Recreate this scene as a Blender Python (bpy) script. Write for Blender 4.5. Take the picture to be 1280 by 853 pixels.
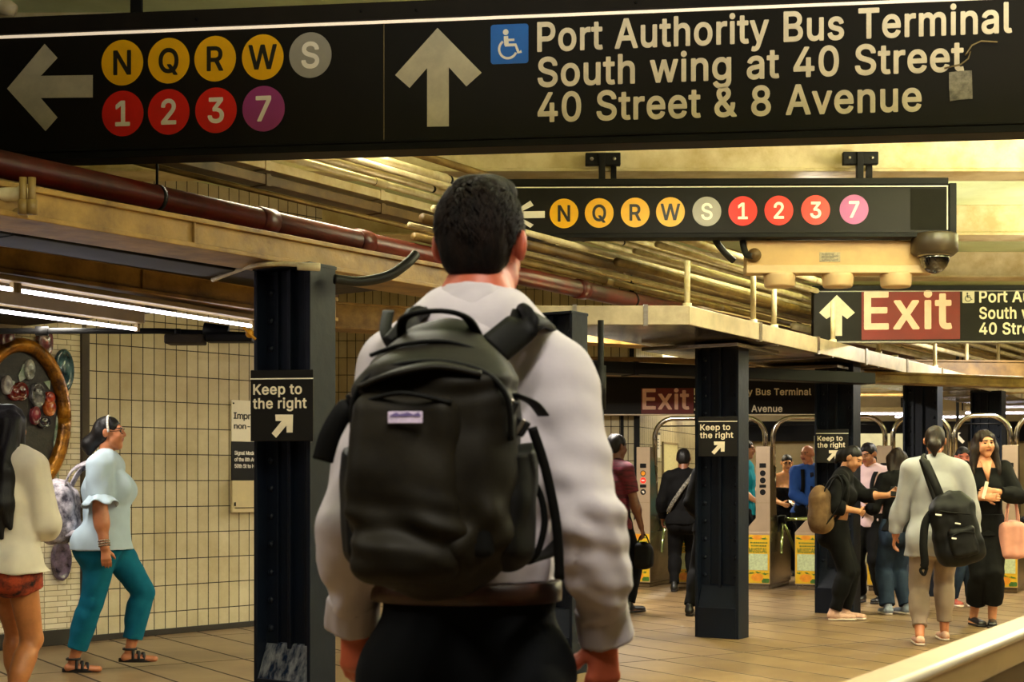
import bpy, math, random
import numpy as np
from mathutils import Vector, Matrix, Euler, noise
R = math.radians
random.seed(7)
SC = bpy.context.scene
COL = SC.collection
for o in list(bpy.data.objects):
    bpy.data.objects.remove(o)

# ------------------------------------------------------------------ camera, world, light, exposure
F = 1830.0            # focal length in pixels of the 1280 px wide frame
EYE = 1.27
cam_d = bpy.data.cameras.new('camera')
cam = bpy.data.objects.new('camera', cam_d)
COL.objects.link(cam)
cam.location = (0, 0, EYE)
cam.rotation_euler = (R(90), 0, 0)
cam_d.sensor_width = 36
cam_d.lens = F / 1280 * 36
cam_d.shift_y = (600 - 426.5) / 1280
cam_d.clip_start = .05
cam_d.clip_end = 200
cam_d.dof.use_dof = True
cam_d.dof.focus_distance = 9.5
cam_d.dof.aperture_fstop = 9.0
SC.camera = cam
SC.view_settings.view_transform = 'Standard'
SC.view_settings.look = 'None'
SC.view_settings.exposure = 0.0
SC.view_settings.gamma = 1.0
SC.view_settings.use_curve_mapping = False
wd = bpy.data.worlds.new('world')
SC.world = wd
wd.use_nodes = True
bg = wd.node_tree.nodes['Background']
bg.inputs[0].default_value = (1.0, .80, .55, 1)
bg.inputs[1].default_value = .03

AX = R(33)                                        # the passage runs 33 degrees to the right of the view
AV = Vector((math.sin(AX), math.cos(AX), 0))
BV = Vector((math.cos(AX), -math.sin(AX), 0))
WARM = (1.0, .89, .70)


def area(name, loc, sx, sy, power, rot=(0, 0, 0), col=WARM, spread=180):
    l = bpy.data.lights.new(name, 'AREA')
    l.shape = 'RECTANGLE'
    l.size, l.size_y = sx, sy
    l.energy = power
    l.color = col
    l.spread = R(spread)
    o = bpy.data.objects.new(name, l)
    o.location = loc
    o.rotation_euler = rot
    COL.objects.link(o)
    return o


LS = .8
NEUTRAL = (1.0, .93, .82)
for x, y, z, p, up, c in [  # added area lights without fixtures
        (-2.6, 2.2, 3.0, 60, 20, NEUTRAL), (0.2, 1.2, 3.0, 75, 30, NEUTRAL), (-.6, 4.4, 2.9, 50, 90, NEUTRAL), (1.9, 4.4, 2.9, 70, 120, NEUTRAL), (3.6, 4.6, 2.95, 90, 200, WARM),
        (1.2, 8.7, 3.42, 45, 30, WARM), (2.9, 8.7, 3.42, 70, 120, WARM), (-1.2, 8.8, 3.45, 60, 40, WARM), (2.6, 11.7, 3.4, 80, 150, WARM), (-3.2, 9.0, 2.30, 50, 0, NEUTRAL),
        (4.8, 8.4, 2.85, 140, 650, WARM), (6.6, 12.6, 2.85, 150, 650, WARM), (9.6, 18.0, 3.3, 240, 120, WARM), (5.2, 20.2, 3.3, 240, 40, WARM), (2.4, 20.4, 2.9, 160, 30, WARM),
        (0.85, 14.5, 2.9, 300, 0, NEUTRAL), (5.5, 16.0, 3.0, 200, 0, NEUTRAL)]:
    area('overhead_fill', (x, y, z), .16, 1.4, p * LS, (0, 0, -AX), c)
    if up:
        area('overhead_fill_up', (x, y, z + .03), .16, 1.4, up * LS, (R(180), 0, -AX), c)  # added upward fill that brightens ceiling and beams

# ------------------------------------------------------------------ helpers
def P(px, py, D):
    return Vector(((px - 640) / F * D, D, EYE + (600 - py) / F * D))


def G(px, py):
    D = F * EYE / (py - 600)
    return Vector(((px - 640) / F * D, D, 0))


def lin(c):
    if isinstance(c, str):
        c = [int(c[i:i + 2], 16) / 255 for i in (0, 2, 4)]
        return tuple(x / 12.92 if x <= .04045 else ((x + .055) / 1.055) ** 2.4 for x in c)
    return tuple(c)


def mat(name, col, rough=.6, metal=0.0, var=None, bump=None, emit=None, spec=.5, coat=0.0, col2=None, stretch=(1, 1, 1), trans=0.0, sheen=0.0):
    """A plain procedural surface: base colour broken up by noise (scale, amount or a second colour), optional bump (scale, strength)."""
    m = bpy.data.materials.new(name)
    m.use_nodes = True
    nt = m.node_tree
    N, L = nt.nodes, nt.links
    b = N['Principled BSDF']
    c = lin(col)
    b.inputs['Base Color'].default_value = (*c, 1)
    b.inputs['Roughness'].default_value = rough
    b.inputs['Metallic'].default_value = metal
    b.inputs['Specular IOR Level'].default_value = spec
    if coat:
        b.inputs['Coat Weight'].default_value = coat
    if trans:
        b.inputs['Transmission Weight'].default_value = trans
    if sheen:
        b.inputs['Sheen Weight'].default_value = sheen
    if emit:
        b.inputs['Emission Color'].default_value = (*lin(emit[0]), 1)
        b.inputs['Emission Strength'].default_value = emit[1]
    if var or bump:
        tc = N.new('ShaderNodeTexCoord')
        mp = N.new('ShaderNodeMapping')
        mp.inputs['Scale'].default_value = stretch
        L.new(tc.outputs['Object'], mp.inputs['Vector'])
    if var:
        n = N.new('ShaderNodeTexNoise')
        n.inputs['Scale'].default_value = var[0]
        n.inputs['Detail'].default_value = 6
        n.inputs['Roughness'].default_value = .65
        L.new(mp.outputs[0], n.inputs['Vector'])
        r = N.new('ShaderNodeValToRGB')
        c2 = lin(col2) if col2 else tuple(x * (1 - var[1]) for x in c)
        c3 = c if col2 else tuple(min(1, x * (1 + var[1] * .6)) for x in c)
        r.color_ramp.elements[0].position = .36
        r.color_ramp.elements[0].color = (*c2, 1)
        r.color_ramp.elements[1].position = .62
        r.color_ramp.elements[1].color = (*c3, 1)
        L.new(n.outputs['Fac'], r.inputs[0])
        L.new(r.outputs[0], b.inputs['Base Color'])
    if bump:
        n2 = N.new('ShaderNodeTexNoise')
        n2.inputs['Scale'].default_value = bump[0]
        n2.inputs['Detail'].default_value = 4
        L.new(mp.outputs[0], n2.inputs['Vector'])
        bp = N.new('ShaderNodeBump')
        bp.inputs['Strength'].default_value = bump[1]
        bp.inputs['Distance'].default_value = bump[2] if len(bump) > 2 else .01
        L.new(n2.outputs['Fac'], bp.inputs['Height'])
        L.new(bp.outputs[0], b.inputs['Normal'])
    return m


class MB:
    """Collects shapes; build() links them as ONE mesh object."""

    def __init__(s):
        s.v, s.f, s.m, s.sm = [], [], [], []

    def add(s, vs, fs, mi=0, smooth=False):
        b = len(s.v)
        s.v += [tuple(x) for x in vs]
        for f in fs:
            s.f.append(tuple(b + i for i in f))
            s.m.append(mi)
            s.sm.append(smooth)
        return s

    def box(s, c, size, M=None, mi=0, taper=None):
        hx, hy, hz = size[0] / 2, size[1] / 2, size[2] / 2
        vs = []
        for z in (-1, 1):
            t = taper if (taper and z > 0) else (1, 1)
            for x, y in ((-1, -1), (1, -1), (1, 1), (-1, 1)):
                p = Vector((x * hx * t[0], y * hy * t[1], z * hz))
                vs.append((M @ p if M is not None else p) + Vector(c))
        return s.add(vs, [(3, 2, 1, 0), (4, 5, 6, 7), (0, 1, 5, 4), (1, 2, 6, 5), (2, 3, 7, 6), (3, 0, 4, 7)], mi)

    def b2(s, lo, hi, mi=0):
        c = [(a + b) / 2 for a, b in zip(lo, hi)]
        return s.box(c, [b - a for a, b in zip(lo, hi)], None, mi)

    def tube(s, pts, rad, n=12, mi=0, caps=True, flat=None, up=None):
        """Round (or flat: (width, height)) tube through pts, rad a number or a list."""
        pts = [Vector(p) for p in pts]
        rs = rad if isinstance(rad, (list, tuple)) else [rad] * len(pts)
        vs, fs = [], []
        prev = None
        for i, p in enumerate(pts):
            d = (pts[min(i + 1, len(pts) - 1)] - pts[max(i - 1, 0)]).normalized()
            if up is not None:
                a = d.cross(Vector(up)).normalized()
            elif prev is None:
                a = d.cross(Vector((0, 0, 1)) if abs(d.z) < .9 else Vector((1, 0, 0))).normalized()
            else:
                a = (prev - d * prev.dot(d)).normalized()
            prev = a
            b = a.cross(d).normalized()
            for k in range(n):
                t = 2 * math.pi * k / n
                if flat:
                    ct, st = math.cos(t), math.sin(t)
                    q = max(abs(ct), abs(st)) ** .75
                    vs.append(p + a * (ct / q * flat[0] / 2 * rs[i]) + b * (st / q * flat[1] / 2 * rs[i]))
                else:
                    vs.append(p + (a * math.cos(t) + b * math.sin(t)) * rs[i])
        for i in range(len(pts) - 1):
            for k in range(n):
                k2 = (k + 1) % n
                fs.append((i * n + k, i * n + k2, (i + 1) * n + k2, (i + 1) * n + k))
        if caps:
            fs.append(tuple(range(n - 1, -1, -1)))
            fs.append(tuple((len(pts) - 1) * n + k for k in range(n)))
        return s.add(vs, fs, mi, True)

    def lathe(s, prof, c=(0, 0, 0), n=24, M=None, mi=0):
        vs, fs = [], []
        for r, z in prof:
            for k in range(n):
                t = 2 * math.pi * k / n
                p = Vector((r * math.cos(t), r * math.sin(t), z))
                vs.append((M @ p if M is not None else p) + Vector(c))
        for i in range(len(prof) - 1):
            for k in range(n):
                k2 = (k + 1) % n
                fs.append((i * n + k, i * n + k2, (i + 1) * n + k2, (i + 1) * n + k))
        fs.append(tuple(range(n - 1, -1, -1)))
        fs.append(tuple((len(prof) - 1) * n + k for k in range(n)))
        return s.add(vs, fs, mi, True)

    def ball(s, c, r, n=12, M=None, mi=0, sc=(1, 1, 1)):
        vs, fs = [], []
        h = n // 2
        for i in range(h + 1):
            th = math.pi * i / h
            for k in range(n):
                t = 2 * math.pi * k / n
                p = Vector((r * sc[0] * math.sin(th) * math.cos(t), r * sc[1] * math.sin(th) * math.sin(t), r * sc[2] * math.cos(th)))
                vs.append((M @ p if M is not None else p) + Vector(c))
        for i in range(h):
            for k in range(n):
                k2 = (k + 1) % n
                fs.append((i * n + k, (i + 1) * n + k, (i + 1) * n + k2, i * n + k2))
        return s.add(vs, fs, mi, True)

    def prism(s, poly, z0, z1, mi=0, fn=None):
        """Vertical prism over a plan polygon (counter-clockwise)."""
        n = len(poly)
        vs = [Vector((x, y, z0)) for x, y in poly] + [Vector((x, y, z1)) for x, y in poly]
        if fn:
            vs = [fn(v) for v in vs]
        fs = [tuple(range(n - 1, -1, -1)), tuple(range(n, 2 * n))] + [(i, (i + 1) % n, n + (i + 1) % n, n + i) for i in range(n)]
        return s.add(vs, fs, mi)

    def flat(s, polys, y0, depth, mi=0, fn=None):
        """Closed 2D outlines (x, z), holes included, as a plate from y0 back to y0+depth."""
        cu = bpy.data.curves.new('outline', 'CURVE')
        cu.dimensions = '2D'
        cu.fill_mode = 'BOTH'
        cu.extrude = depth / 2
        for pl in polys:
            sp = cu.splines.new('POLY')
            sp.points.add(len(pl) - 1)
            for q, (x, z) in zip(sp.points, pl):
                q.co = (x, z, 0, 1)
            sp.use_cyclic_u = True
        ob = bpy.data.objects.new('outline', cu)
        COL.objects.link(ob)
        dg = bpy.context.evaluated_depsgraph_get()
        me = bpy.data.meshes.new_from_object(ob.evaluated_get(dg))
        vs = [Vector((v.co.x, y0 + depth / 2 - v.co.z, v.co.y)) for v in me.vertices]
        if fn:
            vs = [fn(v) for v in vs]
        s.add(vs, [tuple(p.vertices) for p in me.polygons], mi)
        bpy.data.meshes.remove(me)
        bpy.data.objects.remove(ob)
        bpy.data.curves.remove(cu)
        return s

    def build(s, name, mats, parent=None, bevel=0, seg=2, loc=None, rot=None, autosmooth=True):
        me = bpy.data.meshes.new(name)
        me.from_pydata(s.v, [], s.f)
        for mm in (mats if isinstance(mats, (list, tuple)) else [mats]):
            me.materials.append(mm)
        me.polygons.foreach_set('material_index', s.m)
        me.polygons.foreach_set('use_smooth', s.sm)
        me.update()
        o = bpy.data.objects.new(name, me)
        COL.objects.link(o)
        if parent is not None:
            o.parent = parent
        if loc is not None:
            o.location = loc
        if rot is not None:
            o.rotation_euler = rot
        if bevel:
            md = o.modifiers.new('bevel', 'BEVEL')
            md.width = bevel
            md.segments = seg
            md.limit_method = 'ANGLE'
            md.angle_limit = R(40)
        return o


def tag(o, label, cat, group=None, kind=None):
    o['label'] = label
    o['category'] = cat
    if group:
        o['group'] = group
    if kind:
        o['kind'] = kind
    return o


def empty(name, loc, rz=0, label=None, cat=None, group=None, kind=None):
    o = bpy.data.objects.new(name, None)
    o.empty_display_size = .1
    o.location = loc
    o.rotation_euler = (0, 0, rz)
    COL.objects.link(o)
    if label:
        tag(o, label, cat, group, kind)
    return o


def struct(o):
    o['kind'] = 'structure'
    return o


def copy_tree(o, parent=None):
    c = o.copy()
    COL.objects.link(c)
    if parent is not None:
        c.parent = parent
        c.matrix_parent_inverse = o.matrix_parent_inverse.copy()
    for ch in list(o.children):
        copy_tree(ch, c)
    return c


# letter outlines (units per 1000, capital height 509)
GLYPHS = {
 '&': [470,[450,-12,438,-17,360,-17,351,-11,330,14,324,16,294,-2,252,-16,216,-23,168,-22,126,-13,85,7,54,34,38,55,29,73,19,109,17,133,21,169,33,199,49,223,73,247,110,277,78,325,63,361,58,397,62,433,68,451,86,481,108,502,133,517,162,527,180,530,216,530,240,526,270,516,289,505,312,483,324,465,332,451,340,421,341,403,335,367,322,337,312,322,286,295,247,265,247,259,318,172,324,168,329,187,333,229,342,239,408,241,421,235,425,223,421,175,413,139,401,109,391,91,390,85,453,7,454,-5],[266,91,168,206,144,187,127,169,120,157,116,145,116,115,126,93,149,73,174,65,204,64,246,76,263,85],[186,334,228,367,243,391,245,409,239,427,228,437,210,443,192,443,174,437,162,426,155,409,154,391,160,373,170,355]],
 '-': [475,[353,250,354,184,350,177,342,172,116,171,104,174,98,183,97,244,102,256,110,261,338,261,349,256]],
 '0': [475,[230,533,254,531,278,526,308,514,338,493,356,477,372,457,399,403,410,367,420,301,422,253,417,181,409,139,388,79,370,49,356,31,336,13,308,-5,284,-15,260,-21,218,-23,194,-21,170,-16,140,-2,122,9,103,25,79,55,65,79,52,109,44,139,36,175,32,211,31,259,36,331,43,367,54,403,81,457,116,494,146,514,170,525,194,530],[230,67,254,72,272,81,290,98,306,127,320,175,326,223,327,253,326,283,319,337,305,385,290,410,266,432,242,441,224,443,200,438,182,428,164,411,152,391,140,361,134,337,127,283,126,253,127,223,134,169,141,145,153,115,165,97,188,77,212,68]],
 '1': [475,[402,-13,390,-17,78,-17,71,-16,62,-10,59,2,59,56,66,69,78,72,192,72,195,80,195,410,192,414,96,344,84,341,78,343,72,349,69,356,69,428,75,440,192,525,276,526,288,521,293,512,293,506,293,74,300,72,390,72,402,68,406,62,408,50,408,-4]],
 '2': [475,[54,-14,48,-5,47,2,47,50,50,56,267,290,284,314,294,332,303,362,300,394,293,410,283,422,258,437,222,443,192,438,174,428,162,418,149,392,143,356,138,349,126,345,60,346,54,350,49,362,50,386,60,428,72,452,85,470,114,498,137,512,156,521,180,528,222,533,258,530,294,521,314,512,336,497,364,470,384,438,392,416,397,392,397,356,391,326,383,302,349,248,300,190,192,74,396,72,402,68,406,56,406,-4,402,-11,390,-17,66,-17]],
 '3': [475,[61,523,70,526,370,526,382,523,389,511,389,463,386,451,259,307,298,298,316,291,340,277,370,252,397,211,409,169,409,121,396,79,387,61,370,38,357,25,322,0,292,-13,250,-22,214,-24,166,-19,130,-7,93,13,58,45,36,85,29,109,27,133,34,146,46,149,106,149,118,146,124,139,133,109,146,91,172,75,208,67,232,68,256,72,286,87,296,97,304,109,310,127,312,145,309,169,301,187,287,205,270,217,256,223,220,230,154,231,146,235,140,247,140,301,142,307,252,433,244,435,64,436,58,440,53,451,53,511]],
 '4': [475,[318,524,324,520,328,512,325,500,138,182,144,180,264,181,265,320,267,326,273,332,282,335,348,334,354,331,360,320,360,182,366,180,420,178,426,174,430,164,430,104,426,94,414,88,366,88,360,86,360,2,357,-10,349,-16,342,-17,282,-17,270,-12,265,-4,264,87,42,88,29,92,23,104,24,164,233,518,239,524,246,526]],
 '5': [475,[374,524,380,518,383,511,383,451,377,439,362,435,170,435,167,433,165,427,156,343,158,335,188,346,230,351,248,350,284,342,302,336,332,319,347,307,369,283,386,256,396,235,405,199,408,163,406,133,396,91,372,49,356,30,338,14,318,1,296,-9,272,-18,248,-22,200,-23,152,-12,134,-5,110,9,80,35,59,67,53,79,45,109,43,133,50,144,56,147,128,146,136,139,146,109,159,91,182,75,200,69,218,67,248,70,278,86,294,103,300,115,310,151,310,175,300,211,282,235,266,247,254,254,230,259,194,258,164,249,134,230,128,229,62,237,56,240,51,247,51,259,81,517,86,523,98,526,362,526]],
 '7': [475,[92,-16,83,-10,80,-4,82,8,294,428,295,434,64,435,52,438,46,446,45,452,45,512,52,523,64,526,148,526,394,526,405,518,408,512,408,446,179,-10,166,-17]],
 '8': [475,[228,533,270,528,294,522,330,504,363,475,377,457,386,439,394,421,399,379,392,337,385,319,375,301,360,282,347,271,345,265,376,241,396,214,411,181,416,157,418,133,413,97,404,73,389,49,362,19,324,-4,300,-14,252,-23,222,-24,198,-23,150,-13,108,7,90,20,72,37,48,72,39,97,35,133,38,169,43,187,54,211,78,243,107,265,105,271,91,283,70,313,60,337,56,355,53,379,55,403,58,421,68,445,78,462,100,487,138,513,156,521,180,528],[132,139,139,109,146,97,156,87,174,76,186,71,228,66,264,71,282,78,294,86,306,97,313,109,319,127,319,145,310,175,302,187,288,200,276,207,252,215,222,218,186,211,162,198,150,187,138,169],[155,403,150,379,154,349,165,331,186,315,216,307,240,307,252,310,270,317,281,325,291,337,297,349,302,373,297,403,282,425,258,438,228,443,192,437,173,427]],
 'A': [502,[198,526,276,526,284,524,290,518,480,2,477,-10,468,-16,396,-17,384,-13,378,-4,333,122,330,125,276,125,150,125,144,117,102,-4,96,-13,84,-17,12,-17,2,-10,-1,-4,1,8,184,512,192,523],[240,392,234,381,180,218,186,216,234,216,294,216,298,218]],
 'B': [478,[50,523,62,526,272,524,314,516,338,505,368,484,386,464,398,446,410,416,414,392,414,356,408,326,403,314,386,290,361,266,386,249,405,230,423,200,431,176,434,152,434,116,425,80,413,56,400,38,371,14,332,-5,302,-13,248,-17,62,-17,55,-16,46,-10,43,2,43,506,44,514],[143,212,142,80,146,74,272,75,302,83,320,94,335,116,338,146,333,164,327,176,318,188,303,200,284,209,260,213,146,214],[144,434,142,428,142,308,146,302,254,304,272,307,296,321,313,344,319,368,313,398,307,410,296,420,278,430,260,433,236,435]],
 'C': [532,[366,513,396,496,414,483,438,460,454,439,471,409,485,373,490,349,486,337,474,331,402,332,395,337,385,367,375,385,361,403,337,421,312,432,288,437,264,439,228,434,210,427,180,408,162,391,143,361,132,334,125,307,120,253,125,199,132,175,151,133,180,100,204,85,228,75,246,71,276,70,318,79,336,87,354,100,377,127,386,145,394,169,402,176,480,175,487,169,490,157,474,103,452,67,428,37,396,13,363,-5,324,-17,288,-23,234,-22,204,-16,168,-3,138,13,114,30,89,55,57,103,42,139,31,175,25,211,23,253,25,295,31,331,43,373,56,403,70,427,92,457,114,478,142,499,168,512,204,525,234,531,288,532,324,526]],
 'E': [441,[386,-13,374,-17,62,-17,50,-14,44,-5,43,2,43,506,46,518,52,524,62,526,374,526,386,519,389,512,388,446,380,437,356,435,144,434,142,428,142,308,146,303,362,301,369,296,372,290,372,230,368,218,356,212,146,212,142,206,142,80,146,74,380,73,388,68,392,56,392,-4]],
 'H': [539,[470,-11,458,-17,392,-17,380,-12,375,-4,375,212,368,215,146,215,142,212,142,206,142,2,140,-8,134,-14,122,-17,56,-17,46,-10,43,2,43,512,50,523,62,526,128,526,139,518,142,506,142,314,143,308,146,306,368,306,375,308,375,506,378,518,384,524,392,526,458,526,470,520,474,506,474,2]],
 'I': [322,[23,524,33,526,267,526,277,524,283,518,286,506,286,452,281,440,267,435,200,434,200,80,201,74,267,74,273,74,282,68,286,56,286,-4,283,-10,274,-16,33,-17,21,-14,15,-5,14,56,18,68,27,74,33,74,99,74,101,80,100,434,33,435,19,440,14,452,14,512,17,518]],
 'K': [489,[458,-14,446,-17,374,-17,362,-14,200,213,194,215,142,158,142,2,139,-10,130,-16,122,-17,56,-17,46,-10,43,2,43,512,50,523,56,526,122,526,134,523,142,512,142,428,142,302,146,296,188,344,356,524,362,526,446,526,456,524,462,518,465,506,458,495,267,290,267,284,464,8,466,-4]],
 'L': [415,[56,526,128,526,139,518,142,512,142,80,146,74,368,72,377,62,378,2,374,-11,362,-17,62,-17,55,-16,46,-10,43,2,43,506,46,518]],
 'M': [650,[578,523,584,514,585,506,585,2,584,-5,578,-14,566,-17,500,-17,494,-14,487,-4,487,296,486,308,482,313,359,-4,350,-15,344,-17,284,-17,272,-10,142,314,140,323,139,164,139,2,136,-10,128,-16,122,-17,62,-17,50,-14,43,-4,43,506,44,514,50,523,62,526,152,526,160,524,166,518,293,194,314,132,462,518,468,524,476,526,566,526]],
 'N': [545,[471,524,477,518,480,506,480,2,477,-10,464,-17,386,-17,374,-11,189,278,146,351,142,350,141,344,142,-4,139,-10,128,-17,62,-17,50,-14,44,-5,43,2,43,506,46,518,52,524,62,526,140,526,150,518,380,156,382,164,382,512,386,520,398,526,464,526]],
 'P': [467,[55,-16,46,-10,43,2,43,506,46,518,52,524,62,526,236,526,266,524,320,512,356,492,369,482,392,458,404,440,414,416,421,392,426,350,423,320,416,284,403,254,381,224,362,207,338,191,314,181,266,170,146,169,142,164,142,2,140,-8,134,-14,128,-17],[144,260,254,261,278,266,306,284,314,294,320,308,327,338,325,374,319,392,306,410,290,423,260,433,230,435,144,434,142,428,142,266]],
 'Q': [555,[480,-60,468,-65,396,-64,387,-58,354,-13,348,-10,306,-21,270,-24,234,-22,198,-15,168,-3,144,9,119,26,94,50,71,80,54,109,42,138,31,176,25,212,23,248,25,296,31,332,41,368,57,404,72,430,90,453,127,488,144,500,168,512,204,525,234,531,264,533,306,530,336,524,360,515,396,496,420,478,438,460,464,428,480,399,493,368,503,332,508,296,510,254,508,212,501,170,493,140,480,110,462,78,428,38,430,32,483,-40,485,-52],[270,439,228,434,210,427,190,416,163,392,140,356,131,332,125,308,120,254,125,200,133,170,150,134,168,112,192,91,214,80,246,71,282,71,288,74,252,122,230,152,229,164,234,172,246,176,312,176,318,175,326,170,366,117,372,119,390,147,400,170,408,197,412,224,412,284,408,311,393,356,379,380,359,404,336,421,306,433]],
 'R': [471,[50,523,62,526,236,526,296,520,338,505,362,491,390,464,406,440,420,404,425,374,425,332,421,302,406,266,392,243,374,224,338,200,443,8,445,-4,440,-12,428,-17,350,-17,344,-14,338,-8,236,180,152,181,146,181,142,176,142,2,139,-10,130,-16,122,-17,56,-17,46,-10,43,2,43,506,44,514],[144,434,142,428,142,278,146,272,236,272,266,275,290,282,308,294,319,308,323,320,328,356,321,392,303,416,284,427,254,434]],
 'S': [469,[226,533,274,528,304,520,328,511,364,487,389,461,404,437,416,401,418,377,416,371,412,365,400,361,334,361,328,364,322,370,318,389,312,401,304,413,292,423,280,431,262,437,220,442,196,439,172,431,148,415,138,401,134,389,132,371,136,356,154,336,172,325,208,312,316,281,370,251,394,228,411,203,422,173,425,137,420,95,410,71,385,35,352,7,310,-13,280,-21,250,-25,202,-25,142,-15,100,4,76,22,53,47,38,71,26,107,21,137,26,149,34,154,106,154,112,152,120,143,131,107,147,89,172,75,214,67,250,68,280,76,292,82,310,95,322,113,328,131,328,149,322,164,310,176,292,188,268,197,178,223,118,246,94,261,71,281,56,299,46,317,38,341,35,371,36,389,42,419,59,455,76,476,111,503,148,520,178,528]],
 'T': [471,[256,-17,190,-17,179,-10,176,-4,176,428,174,434,28,435,20,440,15,452,15,512,22,523,28,526,190,526,418,526,430,520,434,512,434,452,430,441,424,437,274,434,274,2,274,-4,268,-13]],
 'U': [539,[468,522,474,510,474,174,473,144,468,120,448,72,431,48,416,32,392,13,371,0,344,-12,320,-18,290,-24,230,-24,170,-10,146,0,104,29,86,48,70,72,58,96,49,120,43,168,43,426,43,510,49,522,62,526,122,526,134,523,139,516,141,180,142,162,148,138,157,120,170,102,184,90,206,78,242,70,272,70,296,73,326,85,353,108,367,132,375,162,378,516,382,522,392,526,458,526]],
 'W': [708,[684,518,687,512,685,500,547,-4,540,-14,534,-17,456,-17,449,-16,441,-10,342,348,244,-10,235,-16,228,-17,156,-17,144,-13,138,-4,24,415,-1,506,2,518,8,524,18,526,84,526,90,524,96,518,186,176,192,147,198,163,292,518,298,524,306,526,378,526,390,523,397,512,492,143,589,518,595,524,606,526,672,526,678,524]],
 'a': [411,[348,-13,338,-17,272,-16,262,-7,260,5,254,4,224,-14,194,-23,158,-26,128,-23,104,-17,69,-1,44,21,26,48,14,89,14,125,18,143,27,167,38,183,53,197,80,213,122,228,242,245,257,251,258,263,254,284,248,294,236,304,212,313,194,314,169,311,146,302,134,293,122,279,113,263,104,257,92,259,38,274,27,281,24,287,26,299,34,317,55,347,68,359,98,380,128,391,158,398,206,401,230,399,266,389,284,381,308,365,332,337,345,311,353,275,354,257,354,-1],[258,161,254,163,176,151,146,145,128,137,114,125,110,113,110,95,121,77,140,67,170,62,200,66,224,77,242,92,254,113,258,131]],
 'd': [446,[378,525,384,521,389,510,388,-6,384,-12,372,-17,312,-17,301,-12,297,-6,294,14,270,-6,246,-17,210,-24,168,-24,120,-9,96,6,72,28,52,54,39,78,23,126,18,162,18,216,22,246,37,294,53,324,66,343,102,375,126,387,168,399,216,401,246,394,264,386,294,366,296,516,300,522,312,526],[204,64,222,66,240,71,252,78,270,96,278,108,289,138,293,156,295,192,293,222,288,246,281,264,270,281,258,294,240,306,222,311,204,313,186,311,168,305,151,294,139,282,128,264,119,240,113,192,116,156,119,138,135,102,150,84,168,71,180,67]],
 'e': [426,[180,400,222,401,252,396,270,391,306,373,342,342,365,306,380,264,387,222,388,168,382,156,372,152,120,152,116,150,119,132,132,102,149,84,162,75,186,66,216,63,240,67,264,77,278,90,292,114,300,121,312,121,354,111,372,106,378,102,382,90,374,66,359,42,336,17,306,-4,288,-12,252,-22,216,-25,186,-24,156,-18,132,-10,108,2,86,18,54,54,30,102,18,156,18,216,22,246,31,276,41,300,54,322,87,360,126,384,150,394],[117,240,120,238,288,239,281,264,265,288,252,301,228,310,204,313,174,308,156,299,137,282,125,264]],
 'f': [276,[80,-17,68,-11,64,2,64,308,62,310,2,310,-5,314,-11,326,-9,386,-4,393,2,396,62,396,64,398,65,446,72,476,90,506,116,528,146,541,182,547,224,544,248,537,257,530,260,518,241,458,230,451,200,457,176,454,165,446,159,428,159,404,160,398,164,396,230,396,242,388,245,380,245,332,242,318,230,310,164,310,160,308,159,-4,152,-14,146,-17]],
 'g': [447,[378,395,384,391,389,379,389,-11,388,-35,383,-59,374,-83,363,-101,333,-131,294,-153,258,-163,228,-167,168,-165,126,-155,99,-143,84,-133,50,-101,36,-77,34,-65,42,-55,90,-28,102,-24,113,-29,139,-59,162,-73,192,-80,234,-78,264,-67,284,-47,293,-23,294,19,288,19,270,6,246,-5,216,-12,174,-11,150,-7,126,1,90,22,72,37,53,61,39,85,22,133,18,163,18,217,22,247,30,277,49,319,67,343,102,375,126,387,174,400,228,399,246,395,264,386,294,364,297,385,306,394],[204,313,186,311,168,306,152,295,138,280,129,265,119,241,113,193,119,145,129,121,138,106,154,91,168,82,204,76,234,80,252,88,264,97,274,109,284,127,295,175,295,211,292,229,283,259,274,277,264,290,246,303,222,311]],
 'h': [432,[45,524,55,526,115,526,122,524,128,518,131,506,131,374,133,368,159,386,181,395,205,400,247,400,283,393,301,385,325,368,347,344,365,308,373,266,373,-5,367,-14,355,-17,295,-17,282,-10,279,2,279,194,278,254,267,284,253,299,235,309,211,312,187,309,157,294,140,272,131,242,131,-4,127,-11,115,-17,49,-17,39,-10,36,2,36,506,39,518]],
 'i': [189,[143,494,142,470,133,452,115,434,97,428,73,427,49,436,34,452,25,474,27,500,36,518,55,534,73,540,97,539,115,532,131,518],[115,396,127,390,131,380,131,-4,127,-11,115,-17,49,-17,39,-10,36,2,36,380,42,392,49,396]],
 'l': [211,[49,526,115,526,125,522,131,510,131,84,133,75,139,70,175,70,181,67,186,60,198,0,195,-6,189,-12,175,-16,157,-19,115,-18,97,-14,80,-6,59,12,49,27,40,48,36,84,36,510,42,522]],
 'm': [632,[571,-10,559,-17,499,-17,487,-14,481,-8,479,2,478,266,473,284,463,299,451,306,433,312,403,312,379,303,361,284,355,266,352,242,352,2,349,-10,337,-17,271,-17,260,-10,257,-4,256,272,247,292,235,304,223,310,193,313,175,309,151,294,137,272,131,248,131,50,131,-4,128,-10,121,-15,49,-17,39,-10,36,-4,36,380,42,392,55,396,115,396,121,393,127,387,129,374,133,370,163,390,187,399,205,403,241,402,265,395,283,386,301,371,319,347,337,367,355,381,385,395,403,400,433,403,469,400,505,387,535,365,555,338,569,302,574,254,574,2]],
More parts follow.
